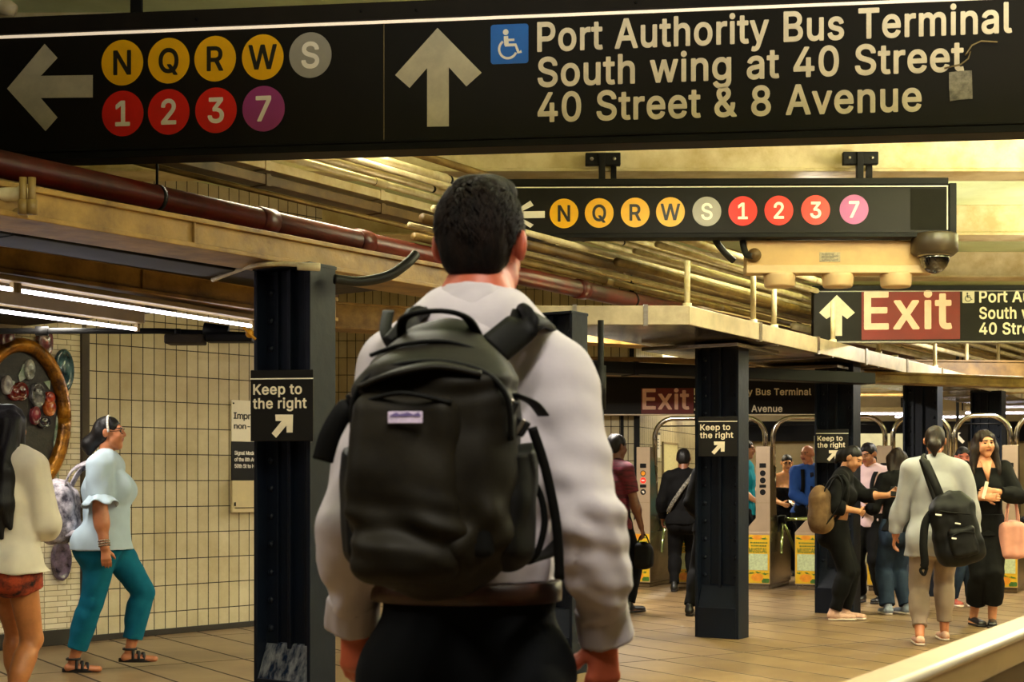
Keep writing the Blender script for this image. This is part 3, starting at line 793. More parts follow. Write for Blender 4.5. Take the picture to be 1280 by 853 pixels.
b = MB(); b.box((0, 0, 0), (.24, .16, .06)); b.build('box_body', M_['darkbrown'], o, .01)
b = MB(); b.box((.28, .02, .01), (.3, .14, .05)); b.build('side_box', M_['black'], o, .008)
b = MB(); b.tube([(-.05, 0, .03), (-.05, 0, .07)], .02); b.build('nipple', M_['black'], o)
o = empty('cable_strap', P(312, 417, 7.42), 0, 'small yellow strap knotted beside the nearest column', 'strap')
b = MB(); b.ball((0, 0, 0), .022, 10, sc=(1, .8, 1.1)); b.tube(arc([(-.03, 0, .03), (0, -.015, 0), (.03, 0, -.03)]), .008, 8); b.build('knot', mat('yellow_strap', 'c98a10', .5, var=(9, .2)), o)
for i, px in enumerate((29, 40)):
    D = 6.0
    ptube('pipe_stub', [P(px, 222, D), P(px, 240, D), P(px, 262, D)], [.016, .016, .018], M_['pipe2'],
          ['left one of two short ochre pipe stubs under the red pipe', 'right one of two short ochre pipe stubs under the red pipe'][i], 'pipe',
          [(P(px, 250, D), P(px, 268, D), .021)], group='short pipe stubs')
ptube('conduit', [P(-40, 243, 6.05), P(22, 243, 6.05), P(34, 238, 6.05)], .03, M_['pipe'], 'short cream conduit ending at the two pipe stubs', 'pipe')
ptube('conduit', [P(-40, 268, 6.1), P(34, 266, 6.1)], .022, M_['pipe2'], 'ochre conduit just below the short cream conduit', 'pipe')

ptube('pipe_end', [P(-60, -14, 7.6), P(8, 9, 7.6), P(19, 13, 7.6)], [.045, .045, .03], M_['pipe'], 'rounded cream pipe end above the left end of the big sign', 'pipe', [(P(-8, 24, 7.7), P(6, 25, 7.7), .012)])
# ------------------------------------------------------------------ tube lights on the left
def tube_light(A, B, label, hh):
    A, B = Vector(A), Vector(B)
    d = (B - A)
    L = d.length
    o = empty('tube_light', A, math.atan2(d.y, d.x), label, 'light', 'tube lights on the left')
    n = 2
    for k in range(n):
        b = MB(); b.tube([(k * L / n + .03, 0, 0), ((k + 1) * L / n - .03, 0, 0)], .0105, 10); b.build('lamp_tube', M_['tube'], o)
        b = MB()
        for x in (k * L / n + .015, (k + 1) * L / n - .015):
            b.box((x, 0, .012), (.022, .026, .05))
        b.build('lamp_holder', M_['fixture'], o)
    b = MB()
    b.b2((0, -.05, .035), (L, .05, .035 + hh))
    b.build('housing', M_['fixture'], o, .006)
    return o


tube_light((-3.37, 5.6, 2.22), (-1.60, 9.06, 2.22), 'upper bare tube light, reaching almost to the nearest column', .03)
tube_light((-3.5, 6.75, 2.2), (-2.31, 9.06, 2.2), 'lower bare tube light on a deep brown housing above the mosaic', .16)

# ------------------------------------------------------------------ hanging cable tray over the columns
tr = empty('cable_tray', (1.24, 10.3, 2.36), -AX + R(2), 'long steel cable tray hanging over the columns with a shiny underside', 'cable tray')
TL, TW = 13.5, 1.0
# plan: local y along the run, local x to the right; the front end is cut parallel to the picture
ca = -(-AX + R(2))


def tloc(x, y):            # world offset to the tray's local frame
    return (x * math.cos(ca) - y * math.sin(ca), x * math.sin(ca) + y * math.cos(ca))


f0, f1 = tloc(0, 0), tloc(-1.9, 0)
g1 = tloc(-1.9, .34)
k0 = -.95
kk = .34 * 1.0
poly = [f0, (0, TL), (k0, TL), (k0, g1[1] + (k0 - g1[0]) * ((tloc(0, .34)[1] - g1[1]) / (tloc(0, .34)[0] - g1[0]))), g1, f1]
poly = poly  # clockwise or not is settled by recalculating normals below
b = MB(); b.prism(poly[::-1], 0, .008); b.build('bottom_plate', M_['trayunder'], tr)
b = MB()


def wallbar(p, q, h, t=.02, z=0.0):
    p, q = Vector((*p, 0)), Vector((*q, 0))
    d = (q - p)
    L_ = d.length
    M = Matrix.Rotation(math.atan2(d.y, d.x), 3, 'Z')
    b.box((p + q) / 2 + Vector((0, 0, z + h / 2)), (L_, t, h), M)


wallbar(f0, f1, .135)
b.build('front_rail', M_['trayside'], tr, .004)
b = MB(); wallbar(f0, (0, TL), .135); b.build('side_rail', M_['trayside'], tr, .004)
b = MB(); wallbar((k0, .9), (k0, TL), .135); b.build('side_rail', M_['trayside'], tr, .004)
for k in range(1, 10):
    b = MB(); b.box((0, k * 1.35, .068), (.03, .06, .15)); b.build('joint_strap', M_['steel'], tr)
    b = MB(); b.box((-.47, k * 1.35 + .4, -.004), (.95, .03, .012)); b.build('cross_strap', M_['steel'], tr)
for x in (.3, .8, 1.35):
    q = tloc(-x, 0)
    b = MB(); b.box((q[0], q[1], .068), (.03, .03, .15), Matrix.Rotation(ca, 3, 'Z')); b.build('joint_strap', M_['steel'], tr)
for i, y in enumerate((.05, 1.3, 1.75, 3.2, 4.55, 5.1, 6.6, 8.0, 9.6)):
    b = MB(); b.tube([(-.03 - (.25 if i in (5,) else 0), y, .1), (-.03, y + (.12 if i == 5 else 0), (.46, .62, .55, .5, .62, .55, .7, .6, .7)[i])], .021, 10)
    b.tube([(-.03, y, .09), (-.03, y, .16)], .032, 10)
    b.build('hanger_pipe', M_['pipe'], tr)
# steel plates hanging a little below the tray further along
for y, w, z in ((1.2, .9, -.05), (3.6, .8, -.06), (5.9, .9, -.05)):
    b = MB(); b.b2((-.95, y, z), (-.12, y + w, z + .03)); b.build('underside_panel', M_['trayunder'], tr, .004)
bp = empty('black_post', P(751, 600, 10.0) * 1, 0, 'thin black post with a collar right of the man with the backpack', 'post')
bp.location.z = 0
b = MB(); b.tube([(0, 0, 0), (0, 0, 2.36)], .022, 10); b.build('post_shaft', M_['black'], bp)
b = MB(); b.tube([(0, 0, 1.75), (0, 0, 2.05)], .038, 10); b.build('collar', M_['black'], bp)

# ------------------------------------------------------------------ hanging signs
class Sign:
    """A hanging sign: local x along it, local z up (world height), local -y faces the camera."""

    def __init__(s, A, B, name, label, cat='sign', group=None):
        s.A = Vector((A[0], A[1], 0))
        d = Vector((B[0] - A[0], B[1] - A[1], 0))
        s.L = d.length
        s.d = d.normalized()
        s.n = Vector((s.d.y, -s.d.x, 0))
        s.rz = math.atan2(s.d.y, s.d.x)
        s.root = empty(name, s.A, s.rz, label, cat, group)

    def uv(s, px, py):
        r = Vector(((px - 640) / F, 1, (600 - py) / F))
        t = (s.A.x * s.n.x + s.A.y * s.n.y) / (r.x * s.n.x + r.y * s.n.y)
        p = r * t
        return (Vector((p.x, p.y, 0)) - s.A).dot(s.d), EYE + p.z

    def line(s, txt, x0, y0, x1, y1, cap, m, bold=16, name='lettering', parent=None, y=-.0025, word=190, space=1.0):
        """A line of lettering whose baseline runs from (x0, y0) to (x1, y1) in the photograph and whose capitals are cap px high."""
        u0, z0 = s.uv(x0, y0)
        u1, z1 = s.uv(x1, y1)
        zt = s.uv(x0, y0 - cap)[1]
        pl, w = text_polys(txt, bold, space, word)
        sx, sz = (u1 - u0) / w, zt - z0
        q = [[(u0 + a * sx, z0 + b * sz + (z1 - z0) * (a / w)) for a, b in p] for p in pl]
        b = MB()
        b.flat(q, y, .0025)
        return b.build(name, m, parent or s.root)

    def poly_px(s, pts, m, name, y=-.002, parent=None, depth=.002, holes=()):
        b = MB()
        b.flat([[s.uv(*p) for p in pts]] + [[s.uv(*p) for p in h] for h in holes], y, depth)
        return b.build(name, m, parent or s.root)

    def bullet(s, ch, cx, cy, rx, ry, disc, glyph, cap):
        u, z = s.uv(cx, cy)
        u1 = s.uv(cx + rx, cy)[0]
        z1 = s.uv(cx, cy - ry)[1]
        b = MB()
        b.flat([circle(u, z, u1 - u, z1 - z)], -.002, .002)
        d = b.build('route_bullet', disc, s.root)
        pl, w = text_polys(ch, 22 if ch != 'W' else 16)
        h = s.uv(cx, cy - cap / 2)[1] - s.uv(cx, cy + cap / 2)[1]
        sx = h * .93
        zo = z - h / 2
        b = MB()
        b.flat(place_polys(pl, u - w * sx / 2, zo, sx, h), -.004, .0022)
        b.build('glyph', glyph, d)


def arrow_poly(tip, tail, half, shaft, back):
    """Transit arrow outline from tip to tail (2D): head half-width, shaft half-width, length of the mitred wings."""
    t, e = Vector(tip), Vector(tail)
    d = (e - t).normalized()
    n = Vector((-d.y, d.x))
    L = (e - t).length
    w = back
    pts = [t, t + d * half + n * half, t + d * (half + w) + n * (half - w), ]
    # inner corner where the wing meets the shaft
    pts += [t + d * (2 * w + shaft) + n * shaft, t + d * L + n * shaft, t + d * L - n * shaft, t + d * (2 * w + shaft) - n * shaft,
            t + d * (half + w) - n * (half - w), t + d * half - n * half]
    return [tuple(p) for p in pts]


def wheelchair(s, x0, y0, x1, y1, plate, fig, name='accessibility_symbol'):
    """Square plate with the seated wheelchair figure, given its box in the photograph."""
    a, b_ = s.uv(x0, y1), s.uv(x1, y0)
    W, H = b_[0] - a[0], b_[1] - a[1]
    b = MB(); b.flat([rrect(a[0], a[1], b_[0], b_[1], .08 * W)], -.002, .002)
    pl = b.build(name, plate, s.root)
    T = lambda pts: [(a[0] + x * W, a[1] + y * H) for x, y in pts]
    b = MB()
    b.flat([T(circle(.40, .80, .075))], -.004, .0022)
    b.flat([T(stroke([(.405, .70), (.42, .47)], .12))], -.004, .0022)
    b.flat([T(stroke([(.38, .47), (.66, .47), (.74, .27), (.82, .30)], .075))], -.0041, .0022)
    b.flat([T(stroke([(.42, .60), (.63, .60)], .06))], -.0042, .0022)
    ring = [(.46 + .235 * math.cos(R(t)), .37 + .235 * math.sin(R(t))) for t in range(125, 345, 10)]
    b.flat([T(stroke(ring, .06))], -.0043, .0022)
    b.build('seated_figure', fig, pl)


# the big sign in front
S = Sign((-3.6, 7.393), (2.9, 6.579), 'overhead_sign', 'large black overhead sign with coloured route bullets and the way to the bus terminal')
L_ = S.L
b = MB(); b.b2((0, 0, 2.895), (L_, .12, 3.462)); b.build('sign_panel', M_['signblack'], S.root, .004)
b = MB(); b.b2((0, -.012, 3.475), (L_, .16, 3.56)); b.build('top_housing', M_['signdark'], S.root, .006)
b = MB(); b.b2((0, -.004, 3.458), (L_, .13, 3.472)); b.build('white_line', mat('lit_sign_line', 'fff4e2', .4, emit=('ffe8c8', .55)), S.root)
b = MB(); b.b2((0, -.01, 2.85), (L_, .15, 2.885)); b.b2((0, -.016, 2.885), (L_, .15, 2.897)); b.build('bottom_rail', M_['black'], S.root, .003)
u = S.u_seam = S.uv(480, 100)[0]
b = MB(); b.b2((u - .0015, -.002, 2.9), (u + .0015, .002, 3.55)); b.build('panel_seam', M_['fixture'], S.root)
b = MB()
for px, py in ((452, 15), (521, 14), (795, 4), (247, 25)):
    u, z = S.uv(px, py); b.ball((u, -.014, z), .008, 8)
b.build('screws', M_['black'], S.root)
for px in (165, 860, 1180):
    u = S.uv(px, 5)[0]
    b = MB(); b.b2((u - .03, .05, 3.55), (u + .03, .07, ZC)); b.b2((u - .1, .02, ZC - .02), (u + .1, .1, ZC)); b.build('hanger', M_['black'], S.root, .003)
for ch, cx, cy in (('N', 153, 78.5), ('Q', 211, 76), ('R', 269, 73.5), ('W', 328.5, 71.5)):
    S.bullet(ch, cx, cy, 26, 28.5, M_['yellow'], M_['glyphblack'], 29)
S.bullet('S', 388, 69, 26.5, 28.5, M_['discgrey'], M_['glyphwhite'], 31)
for ch, cx, cy in (('1', 153.5, 142), ('2', 211, 140), ('3', 270, 138)):
    S.bullet(ch, cx, cy, 26, 28.5, M_['discred'], M_['glyphwhite'], 30)
S.bullet('7', 329.5, 136, 26.5, 28.5, M_['purple'], M_['glyphwhite'], 30)
S.poly_px([(9, 111), (56, 55), (72, 72.5), (51, 95), (116, 94), (116, 122), (51, 122.5), (72, 147), (57, 164)], M_['arrowgrey'], 'left_arrow')
S.poly_px([(547, 35), (602, 91), (583, 108), (561, 84), (561, 158), (534, 158.5), (534, 85), (512, 110), (494, 94)], M_['arrowgrey'], 'up_arrow')
wheelchair(S, 613.5, 29.5, 660.5, 80.5, M_['blue'], M_['glyphwhite'])
S.line('Port Authority Bus Terminal', 671.5, 64, 1265, 40, 35, M_['letter'], 17, word=230)
S.line('South wing at 40 Street', 672, 108, 1205, 88, 35, M_['letter'], 17, word=230)
S.line('40 Street & 8 Avenue', 672, 152, 1152, 138, 35, M_['letter'], 17, word=230)
b = MB()
pl = [S.uv(*p) for p in ((1186, 91), (1200, 89), (1214.5, 88.5), (1215, 108), (1215.5, 124), (1200, 125), (1187, 127), (1186, 110))]
b.flat([pl], -.006, .003)
b.build('torn_sticker', mat('grey_sticker', '8d877a', .6, var=(30, .5), bump=(40, .4, .004)), S.root)
b = MB()
b.tube([Vector((S.uv(x, y)[0], -.008 - .01 * (i % 2), S.uv(x, y)[1])) for i, (x, y) in enumerate(arc([(1180, 86, 0), (1204, 80, 0), (1212, 68, 0), (1208, 62, 0), (1222, 53, 0), (1247, 54, 0)], 4) and [(1180, 86), (1200, 82), (1210, 74), (1212, 66), (1206, 70), (1214, 58), (1226, 52), (1246, 54)])], .004, 6)
b.build('loose_wire', M_['fixture'], S.root)

# the smaller sign with one row of bullets
D2 = 10.36
S = Sign((-.35, D2 + .03), (3.11, D2 - .03), 'overhead_sign', 'long narrow black sign with one row of route bullets, above the camera enclosure')
zb, zt = S.uv(1190, 291)[1], S.uv(1190, 232)[1]
L_ = S.uv(1187, 260)[0]
b = MB(); b.b2((0, 0, zb), (L_, .14, zt)); b.build('sign_panel', M_['signblack'], S.root, .004)
b = MB(); b.b2((0, -.01, zt + .008), (L_ - .01, .16, zt + .055)); b.build('top_housing', M_['black'], S.root, .004)
b = MB(); b.b2((0, -.004, zt - .008), (L_ - .01, .002, zt)); b.b2((L_ - .02, -.004, zb + .02), (L_ - .012, .002, zt)); b.build('white_line', M_['white'], S.root)
b = MB(); b.b2((L_ - .008, -.02, zb - .01), (L_ + .045, .16, zt + .015)); b.build('end_cap', M_['black'], S.root, .006)
b = MB(); b.b2((0, -.008, zb - .03), (L_, .15, zb)); b.build('bottom_rail', M_['black'], S.root, .003)
a, c = S.uv(1138, 260)[0], S.uv(1182, 260)[0]
b = MB(); b.b2((a, -.002, zb + .02), (c, .002, zt - .02)); b.build('cover_plate', mat('olive_black_plate', '14120b', .7, spec=.1, var=(4, .2)), S.root)
for px in (754, 1077):
    u = S.uv(px, 210)[0]
    b = MB()
    b.b2((u - .125, .02, ZB + .005), (u + .125, .075, ZB + .095))
    b.build('mounting_plate', M_['black'], S.root, .006)
    b = MB()
    b.b2((u - .03, .0, zt + .05), (u + .015, .06, ZB + .09))
    b.b2((u + .06, .1, zt + .05), (u + .1, .15, ZB + .05))
    b.build('hanger', M_['black'], S.root, .003)
    b = MB()
    for k in (-.08, .08):
        b.ball((u + k, .02, ZB + .05), .014, 8)
    b.build('bolts', M_['steel'], S.root)
x = [705, 749, 794, 838, 883.5, 928.5, 973.5, 1019.5, 1067.5]
for i, ch in enumerate('NQRWS1237'):
    disc = M_['yellow'] if i < 4 else (M_['discgrey'] if i == 4 else (M_['discred'] if i < 8 else M_['purple']))
    S.bullet(ch, x[i], 267 - (x[i] - 705) / 362 * 5, 18, 18.5, disc, M_['glyphblack'] if i < 4 else M_['glyphwhite'], 19.5)
S.poly_px([(637, 268), (663, 251), (667, 257), (652, 264.5), (681, 264), (681, 272.5), (652, 273), (667, 281), (663, 285)], M_['glyphwhite'], 'left_arrow')

# beige enclosure with pods, camera dome, hoses
D3 = 10.42
s3 = F / D3
E_ = Sign((0, D3), (3, D3), 'camera_enclosure', 'long beige equipment enclosure with three round pods, hung under the sign with route bullets', 'equipment box')
a, z0 = E_.uv(934, 341)
c, z1 = E_.uv(1158, 300)
b = MB(); b.b2((a, .02, z0), (c, .17, z1)); b.build('box_body', M_['beige'], E_.root, .008)
zz = E_.uv(934, 331)[1]
b = MB(); b.b2((a - .003, .012, z0), (c + .06, .175, zz)); b.build('lower_lid', M_['beige2'], E_.root, .005)
for px in (977.5, 1051, 1124.5):
    u, zt_ = E_.uv(px, 340)
    zb_ = E_.uv(px, 357)[1]
    b = MB(); b.lathe([(.02, zb_), (.10, zb_), (.108, zb_ + .012), (.114, zt_ - .02), (.114, zt_), (.02, zt_ + .002)], (u, .1, 0), 28)
    b.build('round_pod', M_['beige2'], E_.root)
u0, v0 = E_.uv(1025, 327); u1, v1 = E_.uv(1051, 315)
b = MB(); b.b2((u0, .016, v0), (u1, .022, v1)); lp = b.build('rating_plate', mat('grey_rating_plate', '8c8062', .4, metal=.3, var=(60, .4)), E_.root)
b = MB()
for k in range(4):
    z_ = v0 + (v1 - v0) * (.2 + .2 * k)
    b.b2((u0 + .015, .0145, z_ - .003), (u1 - .015 - .03 * (k % 2), .0165, z_ + .002))
b.build('printed_rows', M_['glyphblack'], lp)
u, z = E_.uv(943, 319)
b = MB(); b.lathe([(.05, 0), (.05, .02), (.034, .025), (.034, .07)], (u, .02, z), 18, Matrix.Rotation(R(90), 3, 'X')); b.build('cable_gland', M_['pipe3'], E_.root)
for px in (962, 1123):
    u, z = E_.uv(px, 300)
    b = MB(); b.b2((u - .015, .03, z - .01), (u + .015, .1, z + .05)); b.build('mounting_clip', M_['black'], E_.root, .003)
dm = empty('dome_camera', P(1168, 340, 10.40), 0, 'dome security camera with a dark glass bubble at the end of the sign', 'camera')
b = MB(); b.lathe([(.02, .265), (.155, .265), (.163, .25), (.165, .14), (.135, .115), (.02, .112)], (0, 0, 0), 32); b.build('camera_hood', mat('camera_hood', '3b2f20', .4, var=(5, .2)), dm)
b = MB()
pr = [(.108 * math.cos(R(t)), .112 + .125 * math.sin(R(t))) for t in range(0, -91, -10)]
b.lathe(pr[::-1], (0, 0, 0), 28); b.build('glass_bubble', mat('smoked_dome', '0b0907', .06, spec=.9, coat=1.0), dm)
b = MB(); b.tube([(.116 * math.cos(t / 28 * 2 * math.pi), .116 * math.sin(t / 28 * 2 * math.pi), .112) for t in range(29)], .008, 8); b.build('bubble_ring', M_['steel'], dm)
ptube('flexible_hose', arc([P(891, 294, 10.5), P(898, 306, 10.5), P(908, 318, 10.52), P(917, 326, 10.55)]), .024, M_['darkrubber'], 'left one of two short black hoses under the sign with route bullets', 'hose', group='black hoses under the sign')
ptube('flexible_hose', arc([P(928, 294, 10.5), P(929, 306, 10.47), P(933, 318, 10.42), P(941, 320, 10.38)]), .024, M_['darkrubber'], 'right one of two black hoses, ending at the beige enclosure', 'hose', group='black hoses under the sign')

# the lit Exit sign on the right
D4 = 13.4
S = Sign(((1017 - 640) / F * D4, D4), (7.2, D4 - .1), 'exit_sign', 'black and red Exit sign with an up arrow at the right, nearer of the two', 'sign', 'Exit signs')
zb, zt = S.uv(1017, 427)[1], S.uv(1017, 363.5)[1]
b = MB(); b.b2((0, 0, zb), (S.L, .12, zt)); b.build('sign_panel', M_['signblack'], S.root, .004)
b = MB(); b.b2((-.01, -.012, zt), (S.L, .14, zt + .045)); b.build('top_housing', M_['black'], S.root, .004)
b = MB(); b.b2((0, -.004, zt - .012), (S.L, .0, zt - .004)); b.b2((0, -.006, zb - .012), (S.L, .12, zb)); b.build('white_line', M_['discgrey'], S.root)
S.poly_px([(1077, 363), (1200, 361), (1200, 424), (1077, 425)], M_['exitred'], 'red_field', y=-.001)
S.line('Exit', 1080, 411, 1190, 410, 45, M_['exitpink'], 22, space=1.02)
S.poly_px([(1046, 369), (1068.5, 391), (1059, 399), (1052.5, 394), (1052.5, 420), (1041, 420), (1041, 394), (1033, 399), (1024, 391)], M_['arrowgrey'], 'up_arrow')
wheelchair(S, 1203, 364, 1218, 379, M_['arrowgrey'], M_['glyphblack'])
S.line('Port Authority Bus Terminal', 1224, 378, 1470, 376, 14, M_['letter'], 14, word=210)
S.line('South wing at 40 Street', 1224, 398.5, 1420, 397, 14, M_['letter'], 14, word=210)
S.line('40 Street & 8 Avenue', 1224, 418, 1410, 417, 14, M_['letter'], 14, word=210)
for px in (1060, 1300):
    u = S.uv(px, 350)[0]
    b = MB(); b.b2((u - .025, .04, zt + .04), (u + .025, .06, ZC)); b.build('hanger', M_['black'], S.root)

# the far Exit sign over the turnstiles
D5 = 18.15
S = Sign(((752 - 640) / F * D5, D5), ((1062 - 640) / F * D5, D5), 'exit_sign', 'far Exit sign seen above the turnstile arches, partly behind the columns', 'sign', 'Exit signs')
zb, zt = S.uv(800, 518)[1], S.uv(800, 472)[1]
b = MB(); b.b2((0, 0, zb), (S.L, .15, zt)); b.build('sign_panel', M_['signblack'], S.root, .004)
b = MB(); b.b2((0, -.01, zb - .012), (S.L, .16, zb)); b.build('white_line', M_['letter'], S.root)
b = MB(); b.b2((-.02, -.01, zt), (S.L + .02, .17, zt + .05)); b.build('top_housing', M_['black'], S.root, .005)
S.poly_px([(801.5, 485.5), (867, 485.5), (867, 517.5), (801.5, 517.5)], M_['exitred'], 'red_field', y=-.001)
S.line('Exit', 803, 511.5, 861.5, 511.5, 24.5, M_['exitpink'], 22)
S.line('Port Authority Bus Terminal', 867.5, 494, 1014, 494, 8, M_['letter'], 12, word=210)
S.line('South wing', 867.5, 504, 922, 504, 8, M_['letter'], 12, word=210)
S.line('40 Street & 8 Avenue', 867.5, 515, 978, 515, 8, M_['letter'], 12, word=210)
for px in (790, 1000):
    u = S.uv(px, 480)[0]
    b = MB(); b.b2((u - .03, .04, zt), (u + .03, .07, ZC)); b.build('hanger', M_['black'], S.root)


# Keep to the right signs on the columns
def keep(col, x0, y0, x1, y1, D, label, dim=False):
    yaw = R(8)
    A = P(x0, 600, D)
    S = Sign((A.x, A.y), (A.x + math.cos(yaw) * .4, A.y - math.sin(yaw) * .4), 'column_sign', label, 'sign', 'Keep to the right signs on the columns')
    W = S.uv(x1, y0)[0]
    k = (x1 - x0) / 78.0
    T = lambda x, y: (x0 + (x - 314) * k, y0 + (y - 463) * k * ((y1 - y0) / (89.0 * k)))
    zb, zt = S.uv(x0, y1)[1], S.uv(x0, y0)[1]
    b = MB(); b.b2((0, 0, zb), (W, .012, zt)); b.build('sign_panel', M_['signblack'], S.root, .003)
    b = MB(); z = S.uv(*T(314, 474))[1]; b.b2((0, -.002, z - .003), (W, .001, z + .003)); b.build('white_line', M_['white'], S.root)
    ky = (y1 - y0) / 89.0
    S.line('Keep to', *T(317.5, 493.5), *T(378, 492.5), 12.5 * ky, M_['letter'], 18, y=-.002, word=200)
    S.line('the right', *T(317, 511), *T(384, 510), 12.5 * ky, M_['letter'], 18, y=-.002, word=200)
    S.poly_px([T(345, 518.5), T(367, 518.5), T(366.5, 541), T(359, 541), T(359, 532), T(346, 547.5), T(340.5, 542), T(353, 526.5), T(345.5, 526.5)], M_['letter'], 'arrow', y=-.002)
    b = MB()
    b.b2((W * .3, .012, zb + .05), (W * .7, .10, zb + .09)); b.b2((W * .3, .012, zt - .09), (W * .7, .10, zt - .05))
    b.build('bracket', M_['navy'], S.root)


keep(0, 313, 463, 391.5, 552, 7.33, 'black Keep to the right sign on the nearest navy column')
keep(2, 873, 521, 921.5, 571, 11.5, 'black Keep to the right sign on the column beside the turnstiles with the red lights')
keep(3, 1020, 537, 1060.5, 579, 13.68, 'dim Keep to the right sign on the column behind the woman in black who leans')

# poster pair and box on the tiled wall
S = WL
def wposter(name, label, cat, x0, y0, x1, y1, y, m, group=None):
    u0, z0 = S.uv(x0, y1); u1, z1 = S.uv(x1, y0)
    o = S.root(name, u0, z0, label, cat, group, y=-.003)
    b = MB(); b.b2((0, -y, 0), (u1 - u0, 0, z1 - z0)); b.build('board', m, o, .002)
    return o, u1 - u0, z1 - z0


def wtext(o, txt, x, z, cap, width, m, y, bold=16):
    pl, w = text_polys(txt, bold, .9)
    sx = width / w
    b = MB(); b.flat(place_polys(pl, x, z, sx, cap), -y - .002, .0025); b.build('lettering', m, o)


M_['paper'] = mat('poster_paper', 'e6ddc6', .5, var=(4, .06))
o, w, h = wposter('service_poster', 'white poster about improving service on the tiled wall, left of the nearest column', 'poster', 288.5, 502, 326, 552, .006, M_['paper'])
wtext(o, 'Improving', w * .07, h * .55, h * .15, w * 1.2, M_['glyphblack'], .006)
wtext(o, 'non-stop', w * .08, h * .31, h * .13, w * 1.06, M_['glyphblack'], .006)
b = MB(); b.ball((w * .06, -.009, h * .92), .008, 8); b.build('pin', M_['black'], o)
o, w, h = wposter('service_poster', 'black poster with small white text, below the white one on the tiled wall', 'poster', 288.5, 553, 326, 600.5, .006, M_['signblack'])
for i, t in enumerate(('Signal Modernization', 'of the 8th Avenue', '50th St to High St')):
    wtext(o, t, w * .1, h * (.66 - .17 * i), h * .095, w * (1.15, .95, .98)[i], M_['glyphwhite'], .006, 14)
o, w, h = wposter('wall_box', 'flat cream metal box on the tiled wall under the two posters', 'box', 287.5, 601, 326, 641, .03, mat('cream_box', 'cdbb90', .4, var=(4, .1)))
b = MB(); b.b2((w * .07, -.033, h * .13), (w, -.029, h * .155)); b.b2((w * .06, -.036, h * .2), (w * .1, -.03, h * .32)); b.build('latch', M_['black'], o)

# framed mosaic on the left wall: a generic arrangement of discs in a golden oval ring
M_['gold'] = mat('gold_mosaic', 'b87a1c', .3, metal=.5, var=(9, .5), bump=(30, .5, .01), col2='4a2a0a')
mcx, mcz = WL.uv(22, 522)
rx = WL.uv(75, 522)[0] - mcx
rz = WL.uv(22, 432)[1] - mcz
o = WL.root('wall_mosaic', mcx, mcz, 'oval wall mosaic in a golden ring with coloured discs, behind the woman in cream', 'mosaic', y=-.03)
b = MB(); b.flat([circle(0, 0, rx, rz, 48)], -.02, .02); b.build('dark_field', mat('dark_mosaic', '0f0b0a', .4, var=(26, .8), bump=(60, .4, .004), col2='2e2420'), o)
b = MB()
b.tube([(rx * math.cos(2 * math.pi * i / 56), -.03, rz * math.sin(2 * math.pi * i / 56)) for i in range(57)], .055, 10, flat=(1.3, .9) and None)
b.build('golden_ring', M_['gold'], o)
M_['shard'] = mat('pale_glass', 'b9c4ac', .2, var=(12, .4), col2='6a8a62')
discs = [(74, 464, 12, 27, '3c5f66', '16282c'), (50, 428, 10, 20, '8a4a4a', '3c1c1c'), (3, 425, 9, 14, '8a4a4a', '40201f'), (31, 463, 6, 13, 'c8cdbb', '1c1c1a'),
         (41, 495, 9, 16, '8d8d88', '1d1a1c'), (20, 490, 9, 12, '7c1410', '300806'), (56, 510, 7, 11, 'd0792a', 'a02c10'), (56, 498, 6, 8, 'd84a20', '7c1a08'), (12, 492, 8, 10, '7c1410', '3a0a08'),
         (3, 482, 6, 12, 'b8b4a8', '4a3a34'), (48, 528, 8, 8, '2a2230', '0c0a10'), (71, 700, 12, 26, '6d5d72', '241c26'), (38, 520, 6, 12, '8a2f3a', '341016')]
for i, (px, py, rpx, rpy, c1, c2) in enumerate(discs):
    u, z = WL.uv(px, py)
    a = WL.uv(px + rpx, py)[0] - u
    c = WL.uv(px, py - rpy)[1] - z
    b = MB()
    n = 28
    vs = []
    for r_, yy in ((1.0, -.02), (1.0, -.05), (.88, -.062), (.82, -.056), (.4, -.064), (.02, -.068)):
        for k in range(n):
            t = 2 * math.pi * k / n
            vs.append((u - mcx + a * r_ * math.cos(t), yy, z - mcz + c * r_ * math.sin(t)))
    fs = []
    for j in range(5):
        for k in range(n):
            fs.append((j * n + k, j * n + (k + 1) % n, (j + 1) * n + (k + 1) % n, (j + 1) * n + k))
    fs.append(tuple(5 * n + k for k in range(n)))
    b.add(vs, fs, 0, True)
    b.build('coloured_disc', mat('glass_disc', c1, .15, var=(14, .6), col2=c2, coat=.6, bump=(25, .3, .006)), o)
for px, pts in ((25, [(18, 470), (24, 456), (33, 452), (30, 472), (20, 478)]), (66, [(62, 556), (66, 520), (70, 545), (68, 600)]), (10, [(6, 474), (14, 478), (10, 488)]), (54, [(50, 478), (58, 476), (57, 488)])):
    b = MB(); b.flat([[(WL.uv(x, y)[0] - mcx, WL.uv(x, y)[1] - mcz) for x, y in pts]], -.03, .01); b.build('pale_shard', M_['shard'], o)

# ------------------------------------------------------------------ people: smooth bodies grown from a posed skeleton
V = lambda *a: np.array(a, float)


